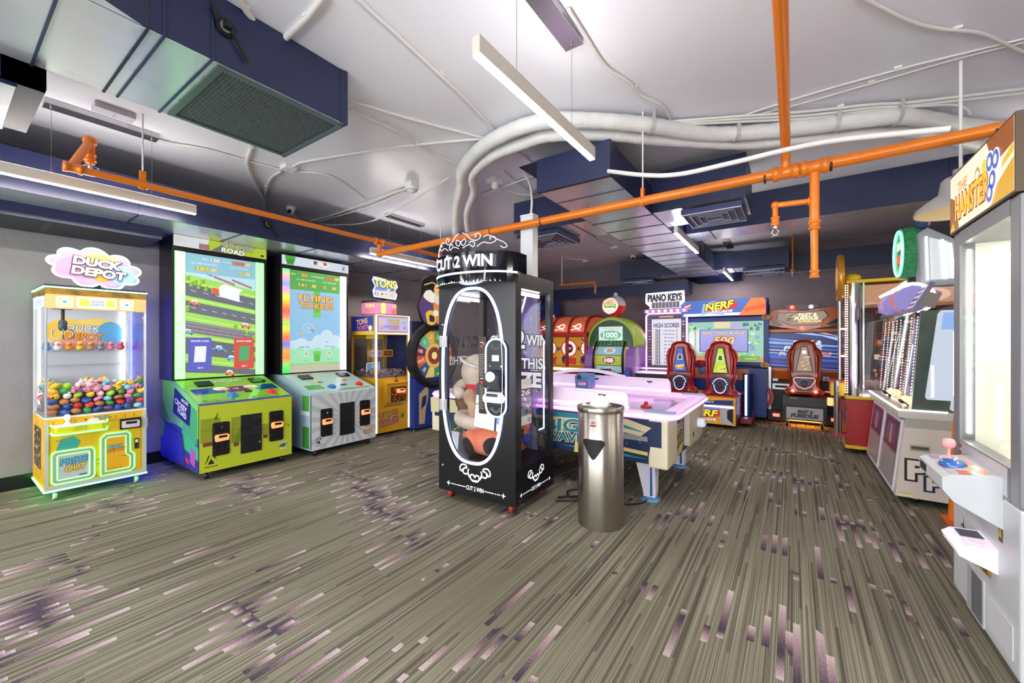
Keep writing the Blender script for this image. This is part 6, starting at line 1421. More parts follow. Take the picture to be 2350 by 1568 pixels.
b = MB(); b.box(.3, .365, -.17, -.14, 1.75, 2.05, C('#ff5a3a', .4, 0, 2.)); b.build('glow_tube', t)

# ================================================================== fishing wheel game
t = thing('fishing_wheel_game', 'green domed big wheel game with purple flanks and fishing float topper', 'arcade game', (-3.03, 8.35, 0))
GRN = C('#2f7a34', .35); PUR = C('#9a6ac0', .35); WHT = C('#d8d4e2', .35)
HWD = .5
arch = [(-HWD, 1.3)] + [(-HWD * math.cos(PI * k / 16), 1.36 + .52 * math.sin(PI * k / 16)) for k in range(17)] + [(HWD, 1.3)]
b = MB(); n = len(arch)
R = []
for y, k in ((-.48, 1.), (-.46, 1.03), (0, 1.05), (.35, 1.0), (.55, .9)): R.append([(x * k, y, 1.3 + (z - 1.3) * k) for x, z in arch])
b.loft(R, C('#a8c83a', .35), True); b.build('dome_shell', t)
b = MB(); b.front(-.482); b.poly([(x * .93, 1.3 + (z - 1.3) * .92) for x, z in arch], C('#174a1e', .3), .001)
for i in range(11): a = -.9 + 1.8 * i / 10; b.poly([(a * .44, 1.31), (a * .44 + .03, 1.31), (a * .2 + .01, 1.72)], C('#2f8a3a', .4, 0, .15), .002)
b.rect(-.25, 1.42, .25, 1.7, S('#d8f0e8', .9), .004, .004); b.ell(0, 1.53, .22, .09, S('#4fae86'), .009); b.text('1000', 0, 1.53, .11, S('#f0fff4'), .3, .01, .03, 0, 0, 0, S('#2a7a4a'), .04); b.text('TICKETS', 0, 1.66, .03, S('#e07a5a'), .3, .01)
b.rope([(-.02, 1.44), (.02, 1.4), (.0, 1.34), (-.04, 1.34)], .008, WHITE, .01, 6)
b.build('score_panel', t)
# wheel drum
b = MB(); wz, R0 = 1.0, .46
names = ['10', '50', '100', '50', '25', '10', '75', '30']
colw = ['#a8d0dc', '#a8d0dc', '#b8cc3a', '#9ac6d8', '#e8a04a', '#9ac6d8', '#c8d05a', '#a8d0dc']
def rollp(a, x, lift=0.): return (x, -.12 - (R0 + lift) * math.cos(a), wz + (R0 + lift) * math.sin(a))
for k in range(5):
    a0, a1 = -1.05 + .44 * k, -1.05 + .44 * (k + 1)
    V = []; 
    for i in range(6):
        a = a0 + (a1 - a0) * i / 5; V += [rollp(a, -.27), rollp(a, .27)]
    b.add(V, [(2 * i, 2 * i + 1, 2 * i + 3, 2 * i + 2) for i in range(5)], C(colw[k], .35, 0, .55))
    b.add([rollp(a0 - .012, -.27, .002), rollp(a0 - .012, .27, .002), rollp(a0 + .012, .27, .002), rollp(a0 + .012, -.27, .002)], [(0, 1, 2, 3)], DARK)
    am = (a0 + a1) / 2
    def rolled(P, m, lift): b.add([rollp(am + v / R0, u, lift) for u, v in P], [list(range(len(P)))], m)
    rolled([(.13 * math.cos(q * PI / 10), .075 * math.sin(q * PI / 10)) for q in range(20)], C('#8a2c4a' if k == 2 else '#bcd8e0', .4, 0, .4), .004)
    if k == 2: rolled([(-.25, .02), (.25, .02), (.25, -.02), (-.25, -.02)], C('#c8a05a', .4, 0, .4), .003)
    v, f = text_mesh(names[k], .03, 0, 0); xs = [p.x for p in v]; ys = [p.y for p in v]; h = .1 if k == 2 else .085; kk = h / (max(ys) - min(ys))
    b.add([rollp(am + (p.y - (max(ys) + min(ys)) / 2) * kk / R0, (p.x - (max(xs) + min(xs)) / 2) * kk, .007) for p in v], f, C('#ffffff' if k == 2 else '#e06a4a', .4, 0, .7))
b.build('wheel_drum', t)
b = MB(); b.xprof([(.3, .7), (.3, 1.32), (-.05, 1.32), (-.05, .7)], -.3, .3, C('#2a2c34', .5)); b.build('wheel_well', t)
for s_ in (-1, 1):
    b = MB(); P = [(-.12 - (R0 + .07) * math.cos(a), wz + (R0 + .07) * math.sin(a)) for a in [-1.1 + 2.2 * k / 12 for k in range(13)]]
    b.tube([(s_ * .3, y, z) for y, z in P], .022, BLACK, 8); b.build('wheel_guard', t)
    b = MB(); b.xprof([(-.55, .62), (-.64, .9), (-.6, 1.12), (-.42, 1.36), (.5, 1.36), (.5, .1), (-.4, .1)], s_ * .34 if s_ > 0 else -.5, .5 if s_ > 0 else s_ * .34, PUR)
    (b.right(.5) if s_ > 0 else b.left(-.5)); q = 1 if s_ > 0 else -1
    for P, c in (([(-.5, .7), (-.35, .72), (-.2, 1.0), (-.3, 1.3), (-.45, 1.25)], '#c8b4e0'), ([(-.1, .6), (.2, .7), (.1, 1.0), (-.1, .9)], '#7a4aa8'), ([(.1, 1.05), (.4, 1.0), (.4, 1.3), (.15, 1.25)], '#b890d8')): b.poly([(q * y, z) for y, z in P], C(c, .4), .001)
    b.build('flank_panel', t)
    b = MB(); b.lathe([(.001, -.04), (.13, -.04), (.15, 0), (.13, .04), (.001, .04)], C('#3a5ac0' if s_ > 0 else '#8a5ac0', .4), (s_ * .42, -.72, .72), 'x', 22); b.box(s_ * .42 - .04, s_ * .42 + .04, -.78, -.45, .1, .72, C('#3a4a9a', .4)); b.build('seat_arm', t)
b = MB(); b.box(-.48, .48, -.5, .5, .05, .66, C('#23262c', .5)); b.xprof([(-.5, .66), (-.78, .72), (-.8, .8), (-.5, .78)], -.34, .34, DARK); b.box(-.1, .1, -.8, -.7, .8, .86, DARK); b.build('console', t)
b = MB(); b.box(.02, .22, -.86, -.8, .45, .84, C('#8a86c8', .35), .02); b.front(-.86); b.rect(.13, .5, .17, .8, C('#e05a5a', .4, 0, .8), .001); b.build('reel_handle', t)
for s_ in (-1, 1):
    b = MB(); b.front(-.2) ; b.rect(s_ * .33 - .05, .72, s_ * .33 + .05, 1.3, C('#c8a878', .3, 0, .3), .3, .004); b.build('side_screen', t)
# float topper
b = MB(); fz = 2.14; b.sph((0, -.2, fz), .21, C('#c3bfc6', .35), 28, 18); b.lathe([(.045, .2), (.045, .25), (.03, .26), (.03, .275), (.001, .276)], C('#d8d5da', .35), (0, -.2, fz)); b.tube([(.0, -.2, fz + .27), (.0, -.2, fz + .3), (.02, -.2, fz + .31)], .008, DARK); b.build('float_upper', t)
b = MB(); R = []
for i in range(8):
    a = -PI / 2 + (PI / 2 - .05) * i / 7; R.append((max(.001, .216 * math.cos(a)), .216 * math.sin(a)))
b.lathe(R, C('#c8281e', .3, 0, .15), (0, -.2, fz), 'z', 28); b.box(-.05, .05, -.25, -.15, 1.86, 1.95, C('#8a1a14', .4)); b.build('float_lower', t)
b = MB(); b.front(-.41); b.ell(-.03, fz - .01, .16, .16, C('#f4d0c0', .4, 0, .9), .0, .02); b.poly([(-.18, fz - .04), (.1, fz - .07), (.08, fz + .03), (-.14, fz + .06)], C('#7ab83a', .4, 0, .7), .022); b.text('BIG', -.03, fz + .075, .055, C('#f08a5a', .4, 0, .9), .12, .024, .03); b.text('BASS', -.03, fz + .01, .06, C('#e8f0c0', .4, 0, .8), .2, .025, .03, 0, 0, -.05); b.text('WHEEL', -.02, fz - .075, .045, C('#ffffff', .4, 0, .9), .18, .024, .03)
for k in range(17):
    a = PI + PI * k / 16; b.ell(-.03 + .14 * math.cos(a), fz - .01 + .14 * math.sin(a), .01, .01, C('#ffffff', .4, 0, 2.), .024, 0, 8)
b.rope([(-.03 + .165 * math.cos(PI * (.75 + k / 12)), fz - .01 + .165 * math.sin(PI * (.75 + k / 12))) for k in range(10)], .009, C('#ff3a2a', .4, 0, 5), .01, 6); b.build('float_sign', t)

# ================================================================== piano game
t = thing('piano_game', 'pink lit piano game with a high scores screen and white key desk', 'arcade game', (-2.13, 8.5, 0))
PNK = C('#f4c8f0', .4, 0, 5, eh='#f4a0f4')
b = MB(); b.box(-.4, .4, .1, .5, .05, 1.98, C('#6a5c74', .4)); b.box(-.47, .47, -.6, .12, .05, .78, C('#18181c', .45)); b.build('cabinet', t)
b = MB(); b.front(.1); b.rect(-.36, .9, .36, 1.93, C('#4a3a50', .35), .001)
for i in range(16): 
    for x in (-.33, .33): b.rect(x - .02, .95 + i * .06, x + .02, .98 + i * .06, C(random.choice(['#b8884a', '#8a6a9a', '#d8b0c8', '#5a4a68']), .4, 0, .3), .002)
b.rect(-.29, .86, .29, 1.86, S('#dcdcf0', .95), .003); b.text('HIGH SCORES', .0, 1.73, .09, S('#2a2a3a'), .5, .005, .03)
b.rect(-.14, 1.89, .14, 1.92, C('#c8a86a', .4, 0, .4), .004)
sc = ['170', '109', '95', '95', '85', '81', '77', '74', '73', '69']
for i, k in enumerate(sc):
    z = 1.62 - i * .073; b.rect(-.19, z - .03, -.12, z + .03, S('#1c1c20'), .005); b.rect(-.168, z - .016, -.14, z + .018, S('#f0f0f0'), .006); b.text(k + ' Keys', .06, z, .038, S('#2a2a34'), .24 if len(k) > 2 else .2, .005, .015, 0, .15)
b.rect(-.22, .92, -.2, 1.66, S('#b0823a'), .005); b.rect(.2, .92, .225, 1.66, S('#c8a05a'), .005); b.rect(-.07, .875, .1, .91, S('#e06a7a'), .005)
b.build('score_screen', t)
b = MB(); b.front(.1); b.rope([(-.4, .8), (-.4, 1.93), (-.35, 1.98), (.35, 1.98), (.4, 1.93), (.4, .8)], .016, PNK, .015, 8); b.build('screen_neon', t)
b = MB(); b.box(-.42, .42, .02, .5, 1.985, 2.06, C('#c88ac8', .4, 0, .3)); b.front(.02)
for i in range(7): b.ell(-.36 + i * .12, 2.02, .026, .026, C('#fff6e8', .4, 0, 3), .01)
b.build('bulb_rail', t)
P = [(-.32, 2.07), (-.3, 2.13), (-.38, 2.2), (-.38, 2.38), (.36, 2.4), (.36, 2.2), (.28, 2.13), (.3, 2.07)]
b = MB(); b.front(.06); b.poly(P, C('#e8e4f0', .4, 0, .9), 0, .05); b.rope(P[1:-1], .016, C('#ffffff', .4, 0, 4), .04, 6); b.text('PIANO KEYS', -.01, 2.29, .14, C('#1a1a20', .4), .66, .052, .04, .01)
for i in range(8): b.rect(-.26 + i * .068, 2.08, -.2 + i * .068, 2.2, C('#8f8a98', .4), .052)
b.build('name_sign', t)
b = MB(); b.xprof([(-.62, .66), (-.62, .78), (-.2, .83), (-.2, .7)], -.5, .5, C('#2a2a32', .35)); b.plane((0, -.62, .78), (1, 0, 0), (0, .42, .05)); b.rect(-.46, .02, .46, .25, C('#f4f2fa', .3, 0, .8), .002)
for i in range(1, 12): b.rect(-.46 + i * .0767, .02, -.457 + i * .0767, .25, DARK, .003)
b.build('key_desk', t)
b = MB(); b.rope([(-.47, .02), (-.47, .3), (.47, .3)], .012, PNK, .0, 6) if False else b.tube([(-.5, -.64, .3), (-.5, -.64, .78), (-.46, -.5, .81), (-.46, -.2, .86), (.46, -.2, .86)], .014, PNK, 8); b.build('desk_neon', t)
b = MB(); b.box(-.3, .3, -.18, .06, .86, .92, C('#4a4650', .4), .01); b.build('music_rest', t)
t = thing('piano_bench', 'low black bench in front of the piano game', 'bench', (-2.1, 7.55, 0))
b = MB(); b.box(-.3, .3, -.16, .16, .38, .45, C('#1a1a1e', .5), .02); b.build('seat', t)
for x in (-.25, .25):
    b = MB(); b.box(x - .03, x + .03, -.13, .13, 0, .38, C('#1a1a1e', .5)); b.build('leg', t)

# ================================================================== blaster cabinet with two seats
NX_, NY_ = -1.12, 8.75
t = thing('shooting_game', 'blue and orange two-seat blaster game with wide screen and red seats', 'arcade game', (NX_, NY_, 0), -.03)
BLU = C('#1f3f94', .4); ORN = C('#e08a2a', .4)
b = MB(); b.box(-.72, .74, .0, .5, .05, 2.1, C('#16224e', .5)); b.box(-.72, .74, -.3, .0, .05, .92, BLU); b.box(.5, .76, -.5, .0, .1, .92, C('#203a86', .4)); b.front(-.3); b.rect(-.7, .7, .72, .9, C('#d88a50', .4), .001); b.poly([(.4, .7), (.72, .7), (.72, .9), (.6, .84)], C('#d8dce8', .4), .002)
b.front(-.5); b.rect(.5, .1, .76, .92, C('#203a86', .4), .001)
b.build('cabinet', t)
b = MB(); b.front(.0); b.rect(-.74, .96, .76, 1.86, BLU, .001, .05, .02); b.build('screen_bezel', t)
b = MB(); b.front(-.05); b.rect(-.66, 1.02, .68, 1.78, S('#8fcfb0', .9), .002)
rs = random.Random(11)
for i in range(150):
    u, v = rs.uniform(-.66, .6), rs.uniform(1.02, 1.7); c = rs.choice(['#4fae6a', '#7fd08a', '#b8e8d0', '#e8d86a', '#e88a4a', '#5a9ad8', '#f0f4f0', '#a8d84a']) if v < 1.6 else rs.choice(['#2a6a8a', '#3f9aa8', '#2a5a4a', '#b8e86a'])
    b.poly([(u, v), (u + rs.uniform(.03, .08), v), (u + rs.uniform(.03, .08), v + rs.uniform(.03, .08)), (u, v + .05)], S(c), .003 + i * 1e-5)
b.rect(-.66, 1.02, .68, 1.12, S('#d88a5a'), .005); b.rect(.3, 1.03, .62, 1.13, S('#5aae3a'), .0055); b.text('ACCURACY', .48, 1.08, .03, S('#e0f0b0'), .2, .007)
for x, z, w_, h_ in ((-.6, 1.3, .11, .26), (-.46, 1.2, .1, .4)): b.poly([(x, z), (x + w_, z), (x + w_, z + h_), (x + w_ / 2, z + h_ + .06), (x, z + h_)], S('#d0e8e0'), .005); b.rect(x + .03, z + .05, x + w_ - .03, z + .16, S('#f4f8f4'), .006)
b.rect(-.14, 1.66, .14, 1.78, S('#e8d8a0'), .006); b.rect(.14, 1.64, .32, 1.74, S('#b8a0e0'), .006)
b.rect(-.4, 1.2, .44, 1.63, S('#1f2f7a'), .007, .004, .012); b.rect(-.385, 1.21, .425, 1.62, S('#9a9ce0', 1.), .012); b.text('NERF STRIKE BONUS', .02, 1.56, .055, S('#f4ea9a'), .72, .014, .02, 0, .2, 0, S('#4a4470'), .05); b.text('500', .03, 1.42, .14, S('#f4dc7a'), .36, .014, .02, 0, .2, 0, S('#a8402a'), .07)
b.ell(.22, 1.1, .05, .05, S('#2a3a1a'), .014); b.ell(.22, 1.1, .036, .036, S('#d8e03a'), .015)
b.build('screen', t)
for x, z in ((-.74, 1.78), (.66, 1.8), (.64, .93), (-.74, .93)):
    b = MB(); b.front(-.05); b.poly([(x, z), (x + .12, z), (x + .14, z + .06), (x + .08, z + .1), (x - .01, z + .07)], C('#c8883a', .4), 0, .03); b.ell(x + .05, z + .04, .015, .015, DARK, .031); b.build('corner_bracket', t)
b = MB(); P = [(.0, 1.87), (-.1, 1.88), (-.2, 2.0), (-.16, 2.14), (-.02, 2.2), (.3, 2.2), (.3, 1.87)]; b.xprof(P, -.72, .74, C('#24428e', .4)); 
b.plane((0, -.1, 1.89), (1, 0, 0), (0, -.03, .31)); b.rect(-.71, .0, .73, .31, C('#4a72c8', .4, 0, .75), .088, .02, .05)
b.poly([(.3, .0), (.72, .0), (.73, .02), (.73, .26), (.69, .31), (.5, .31)], C('#f0803a', .4, 0, .8), .1085); b.poly([(.42, .14), (.73, .2), (.73, .12), (.38, .08)], C('#f05a2a', .4, 0, .8), .109)
b.rect(-.66, .01, .66, .06, C('#f4f6ff', .4, 0, 1.), .1083)
b.poly([(-.34, .02), (-.2, .06), (.06, .02), (.1, .24), (-.1, .29), (-.3, .24)], C('#a8c8f0', .4, 0, .7), .1088)
EL = [(.03 + .26 * math.cos(a) , .18 + .1 * math.sin(a) + .1 * math.cos(a) * .35) for a in [2 * PI * k / 26 for k in range(26)]]
b.poly(EL, C('#d8302a', .4, 0, .8), .1095); b.text('NERF', -.02, .2, .13, C('#f4e03a', .4, 0, 1.), .5, .112, .04, 0, .25, .12, C('#1a2040', .4), .06); b.text('ARCADE', .02, .095, .045, C('#ffffff', .4, 0, 1.), .36, .112, .03)
b.ell(-.58, .2, .06, .06, C('#c8302a', .4, 0, .7), .11); b.poly([(-.65, .17), (-.53, .22), (-.51, .25), (-.63, .21)], WHITE, .111) ; b.text('RAW', -.58, .215, .04, C('#f4f4f4', .4, 0, .8), .11, .112, .03, 0, 0, .3, DARK, .05); b.text('THRILLS', -.57, .17, .02, C('#f4f4f4', .4, 0, .8), .1, .112, .02, 0, 0, .3)
b.build('marquee', t)
b = MB(); b.lathe([(.001, -.02), (.23, -.02), (.23, .02), (.001, .02)], C('#d8d4da', .4), (.62, -.28, .42), 'y', 30); b.front(-.3)
for r_, c in ((.225, '#c82a34'), (.165, '#e4e0e4'), (.11, '#c82a34'), (.06, '#e4e0e4')): b.ell(.62, .42, r_, r_, C(c, .4), .001 + (.23 - r_) * .01)
b.build('target_sign', t)
for x in (-.3, .12):
    b = MB(); b.tube([(x, -.42, .98), (x, -.3, .96)], .03, C('#8a1a1e', .4)); b.box(x - .06, x + .06, -.5, -.4, .93, 1.05, C('#9a1c20', .35), .02); b.lathe([(.001, -.03), (.07, -.03), (.07, .03), (.001, .03)], C('#6a86c8', .35), (x + .02, -.42, .86), 'y', 18); b.tube([(x + .02, -.55, 1.0), (x + .02, -.42, 1.0)], .022, C('#b02a24', .35)); b.build('blaster', t)
# seat base
b = MB(); b.box(-.78, .42, -1.46, -.6, .06, .5, C('#d8862a', .4)); b.plane((0, -1.46, .0095), (1, 0, 0), (0, 0, 1)); b.b = Vector((0, 0, .846)); b.rect(-.78, .06, .42, .58, C('#e09a34', .4, 0, .25), .001)
b.poly([(-.78, .3), (.42, .42), (.42, .34), (.2, .31), (-.78, .22)], C('#7a7cc8', .4, 0, .4), .002); b.poly([(-.78, .44), (.42, .54), (.42, .44), (-.78, .38)], C('#24408e', .4), .0025); b.rect(-.78, .385, .4, .415, C('#e8f0ff', .4, 0, 3.), .004, .01)
b.text('FOR ACCURACY', -.1, .48, .04, C('#f4e0c0', .4, 0, .4), .42, .005, .02)
EL2 = [(.0 + .26 * math.cos(a), .25 + .07 * math.sin(a) + .02 * math.cos(a)) for a in [2 * PI * k / 26 for k in range(26)]]
b.poly(EL2, C('#d8402a', .4, 0, .4), .004); b.text('NERF', -.06, .26, .12, C('#f4e03a', .4, 0, .5), .46, .006, .04, 0, .22, .04, C('#1a2040', .4), .06); b.text('ARCADE', -.06, .14, .045, C('#f8f4ec', .4, 0, .5), .4, .006, .03, 0, 0, .02, C('#6a3a10', .4), .04)
b.poly([(.2, .1), (.24, .1), (.38, .06), (.38, .1), (.3, .18), (.3, .34), (.38, .38), (.2, .36)], C('#c8cad0', .3), .005, .008); b.rect(.3, .1, .39, .37, C('#1c2438', .4), .004); b.ell(.23, .15, .008, .008, DARK, .014); b.rect(.385, .06, .42, .58, C('#e8b83a', .4), .004, .01); b.right(.42)
b.rect(-1.46, .06, -.6, .5, C('#8a2c34', .4), .001); b.rect(-1.38, .28, -1.0, .46, C('#a83a44', .4), .002)
for i in range(18): b.rect(u := random.uniform(-1.38, -.7), v := random.uniform(.1, .46), u + .1, v + .02, C(random.choice(['#c84a44', '#d8a0a0', '#5a1c2c', '#e08a4a']), .4), .003)
b.build('seat_base', t)
b = MB(); b.tube([(.52, -.85, .12), (.52, -.85, .86)], .075, C('#16306a', .25, .3), 16); b.tube([(.5, -.93, .16), (.5, -.93, .84)], .016, C('#e8f2ff', .4, 0, 6, eh='#a8c8ff'), 8); b.box(.44, .6, -1.15, -.6, .06, .14, C('#7a2a30', .4)); b.build('light_pillar', t)
LEDW2 = C('#ffffff', .4, 0, 4.5, eh='#d8ccff')
def racing_seat(par, x, y, z0, shell, panel, glow=None, text='NERF', scale=1.):
    s_ = thing('racing_seat', '', 'x') if False else bpy.data.objects.new('seat', None); COL.objects.link(s_); s_.parent = par; s_.location = (x, y, z0); s_.scale = (scale,) * 3
    sil = [(-.25, .0), (-.29, .05), (-.215, .11), (-.2, .2), (-.235, .32), (-.225, .5), (-.25, .66), (-.22, .77), (-.175, .81), (-.15, .89), (-.07, .93), (0, .935)]
    full = sil + [(-u, v) for u, v in sil[-2::-1]]
    b = MB(); rings = []
    for yy, k, kz in ((-.02, .78, .92), (-.05, .93, .97), (-.06, 1., 1.), (.02, 1.02, 1.), (.14, .95, .98), (.2, .8, .94)):
        rings.append([(u * k, yy - .04 * (v > .5) * 0 + v * .06, v * kz + (1 - kz) * .4) for u, v in full])
    b.loft(rings, shell, True, False, False)
    for q in (-1, 1):
        b.tube([(q * .16, -.04, .36), (q * .175, -.02, .62), (q * .12, -.01, .84)], [.012, .03, .012], shell, 6); b.tube([(q * .21, -.04, .3), (q * .225, -.02, .62), (q * .19, -.01, .76)], [.01, .022, .01], shell, 6)
    b.sph((-.2, .05, .03), (.09, .12, .06), shell, 14, 8); b.sph((.2, .05, .03), (.09, .12, .06), shell, 14, 8); b.build('seat_shell', s_)
    b = MB(); b.plane((0, -.045, .0), (1, 0, 0), (0, .062, 1)); b.poly([(-.125, .38), (.125, .38), (.045, .83), (-.045, .83)], BLACK, .018, .012); b.poly([(-.11, .395), (.11, .395), (.035, .81), (-.035, .81)], panel, .031)
    if text:
        b.poly([(-.045, .64), (.045, .64), (.035, .69), (-.035, .69), ] , C('#4a463c', .4), .033) if False else b.poly([(-.04, .6), (.04, .6), (.028, .69), (-.028, .69)], C('#4a463c', .4), .033); b.band([(-.04, .6), (.04, .6), (.028, .69), (-.028, .69)], .01, C('#fffbe0', .4, 0, 1.2), .034, 0, True)
        b.poly([(.085 * math.cos(a), .475 + .03 * math.sin(a)) for a in [2 * PI * k / 16 for k in range(16)]], C('#d8402a', .4, 0, .7), .0335); b.text('NERF', 0, .48, .045, C('#f8e83a', .4, 0, .9), .15, .035, .04, 0, .2, .1); b.text('ARCADE', 0, .435, .018, C('#ffffff', .4, 0, .8), .1, .035, .02)
    else:
        for i in range(16): u, v = random.uniform(-.07, .04), random.uniform(.41, .62); b.poly([(u, v), (u + .06, v + .02), (u + .05, v + .03)], C(random.choice(['#f4f0c0', '#b86a4a', '#8ab05a', '#e8d8c8']), .4, 0, .5), .033)
        b.lathe([(.03, -.02), (.03, .0), (.001, .0)], CHROME, (0, -.05, .72), 'y', 14)
    b.build('back_panel', s_)
    P = [(-.12, .3), (-.17, .26)] if False else [(.1 * math.cos(a) * (1.12 if math.sin(a) > 0 else .9), .175 + .125 * math.sin(a)) for a in [2 * PI * k / 26 for k in range(26)]]
    b = MB(); b.plane((0, -.055, .0), (1, 0, 0), (0, .062, 1)); b.poly([(-.17, .29), (-.08, .33), (.08, .33), (.17, .29), (.1, .05), (-.1, .05)], C('#241a44', .35), .022, .012); b.ell(0, .175, .05, .06, C('#15122a', .5), .035); b.ell(0, .175, .02, .024, C('#2a2640', .4), .036)
    b.build('speaker_panel', s_)
    if glow:
        b = MB(); b.plane((0, -.055, .0), (1, 0, 0), (0, .062, 1)); b.rope([(u * 1.3, .25 + (v - .175) * 1.1 if False else v) for u, v in [(-.1, .28), (.1, .28), (.12, .24), (.07, .13), (0, .09), (-.07, .13), (-.12, .24)]], .006, glow, .04, 6, True); b.build('glow_ring', s_)
    else:
        b = MB(); b.plane((0, -.055, .0), (1, 0, 0), (0, .062, 1))
        for u, v in P: b.sph(b.P(u, v, .036), .0085, LEDW2, 6, 5)
        b.build('light_ring', s_)
    for q in (-1, 1): b = MB(); b.sph((q * .16, -.06, .05), .03, C('#ff5a4a', .4, 0, 4) if glow else C('#8a7a68', .4), 12, 8); b.build('tail_lamp', s_)
    return s_
racing_seat(t, -.5, -1.1, .5, C('#b3201e', .3, coat=.3), C('#3f64c8', .4, 0, .8), scale=.97)
racing_seat(t, .17, -1.24, .5, C('#b3201e', .3, coat=.3), C('#a8d828', .4, 0, .85), scale=.97)

# ================================================================== street racing cabinet
t = thing('racing_game', 'orange framed street racing cabinet with blue screen and single seat', 'arcade game', (.16, 9.0, 0))
OC = C('#b8500f', .3, .15, coat=.4)
b = MB(); b.box(-.52, .5, -.05, .38, .05, 1.6, C('#17171c', .5)); b.box(-.5, .48, -.45, -.05, .05, .7, C('#131318', .5)); b.box(-.52, -.48, -.47, -.43, .12, .95, C('#c8ccd8', .3, .6)); b.build('cabinet', t)
b = MB(); b.front(-.05); b.rect(-.6, .86, .58, 1.62, C('#a8603a', .35, .4), 0, .06); b.rect(-.55, .92, .53, 1.57, BLACK, .06, .002); b.build('screen_bezel', t)
b = MB(); b.front(-.115); b.rect(-.53, .94, .51, 1.55, S('#0f1c5a'), .0)
for u, v, h_, c in ((-.53, 1.36, .05, '#7aa8f4'), (-.53, 1.3, .03, '#3f6ae0'), (-.53, 1.1, .06, '#2a4ac8'), (-.53, 1.18, .03, '#6a9af8'), (-.53, 1.02, .04, '#1a2f9a'), (-.53, 1.24, .02, '#b8d4ff'), (-.53, .96, .03, '#3a5ad8')):
    b.poly([(u, v), (.51, v - .06), (.51, v - .06 + h_ * .5), (u, v + h_)], S(c), .001)
b.poly([(-.15, 1.55), (.1, 1.55), (.51, 1.4), (.51, 1.46), ], S('#a8c4f8'), .0012); b.poly([(.2, 1.55), (.3, 1.55), (.51, 1.46), (.51, 1.48)], S('#e8b88a'), .0013); b.poly([(-.53, 1.47), (.2, 1.38), (.2, 1.36), (-.53, 1.43)], S('#5a86f0'), .0014)
b.text('FAST &', .04, 1.38, .075, S('#f4f6ff'), .42, .003, .03, 0, .25); b.text('FURIOUS', -.02, 1.28, .075, S('#f4f6ff'), .56, .003, .03, 0, .25); b.text('SUPER', -.2, 1.18, .06, S('#e8ecf8'), .36, .003, .02, 0, .25, 0, S('#0a1030'), .03); b.text('CARS', .22, 1.18, .06, S('#e03a3a'), .34, .003, .02, 0, .25, 0, S('#e8ecf8'), .02)
b.build('screen', t)
b = MB(); P = [(-.54, 1.7), (-.5, 1.93), (-.42, 1.98), (-.2, 1.97), (0, 1.94), (.2, 1.97), (.4, 2.0), (.46, 1.95), (.5, 1.72), (.36, 1.66), (.1, 1.62), (0, 1.58), (-.12, 1.62), (-.36, 1.66)]
b.front(-.05); b.poly(P, OC, .0, .12); b.poly([(-.4, 1.93), (-.1, 1.92), (.3, 1.95), (.36, 1.84), (.18, 1.68), (-.2, 1.68), (-.42, 1.8)], C('#3a2f26', .2), .1205); b.poly([(-.38, 1.915), (-.1, 1.905), (.28, 1.93), (.33, 1.84), (.17, 1.7), (-.19, 1.7), (-.39, 1.8)], C('#a8927a', .3, 0, .35), .121)
b.text('FAST &', .05, 1.87, .055, C('#fff4c0', .4, 0, 1.3), .26, .124, .03, 0, .2); b.text('FURIOUS', .03, 1.81, .055, C('#fff4c0', .4, 0, 1.3), .34, .124, .03, 0, .2); b.text('SUPERCARS', .08, 1.755, .035, C('#ffd88a', .4, 0, 1.1), .34, .124, .03, 0, .2)
for i in range(14): u, v = random.uniform(-.36, -.1), random.uniform(1.74, 1.88); b.poly([(u, v), (u + .1, v + .02), (u + .06, v + .03)], C(random.choice(['#f0e0d0', '#c8a08a', '#6a4a3a']), .4, 0, .4), .1225)
for q in (-1, 1): b.poly([(q * .48, 1.72), (q * .5, 1.82), (q * .4, 1.76), (q * .3, 1.7), (q * .36, 1.68)], C('#15131a', .2), .1215)
b.build('header', t)
b = MB(); b.front(-.13); b.rect(-.26, 1.96, .2, 2.06, C('#7a2a1c', .3), .0, .05, .045); b.rect(-.1, 1.98, .04, 2.04, GREY, .051); b.build('beacon_housing', t)
for x, c, eh in ((-.17, '#ff4a3a', '#ff2a1a'), (.1, '#d8e4ff', '#5a86ff')): b = MB(); b.sph((x, -.18, 2.01), .035, C(c, .4, 0, 6, eh=eh), 12, 8); b.build('beacon_light', t)
b = MB(); b.sph((-.03, -.17, 1.64), .03, C('#ff6a4a', .4, 0, 6, eh='#ff3a1a'), 12, 8); b.build('beacon_light', t)
b = MB(); b.xprof([(-.05, .86), (-.3, .84), (-.36, .74), (-.3, .64), (-.05, .62)], -.54, .52, OC); b.front(-.36); b.rect(.24, .72, .36, .82, C('#1a1a1e', .3), .0, .012, .01); b.rect(.255, .735, .345, .805, C('#8a9aa0', .3, 0, .3), .013); b.poly([(.27, .75), (.33, .75), (.31, .79)], DARK, .014); b.rect(-.46, .7, -.38, .74, CHROME, .0, .02); b.build('dashboard', t)
b = MB(); b.tube([(-.02 + .15 * math.cos(a * PI / 12), -.44 - .03 * math.sin(a * PI / 12), .86 + .15 * math.sin(a * PI / 12)) for a in range(24)], .018, BLACK, 8, True); b.tube([(-.02, -.4, .86), (-.02, -.3, .8)], .03, DARK); b.build('steering_wheel', t)
b = MB(); b.front(-.46); b.rect(-.46, .56, -.2, .66, C('#d8dae0', .4, 0, .4), .001); b.rect(-.42, .59, -.24, .63, DARK, .002); b.rect(.1, .55, .44, .57, C('#ff3a2a', .4, 0, 2.5), .001, .01); b.build('side_light', t)
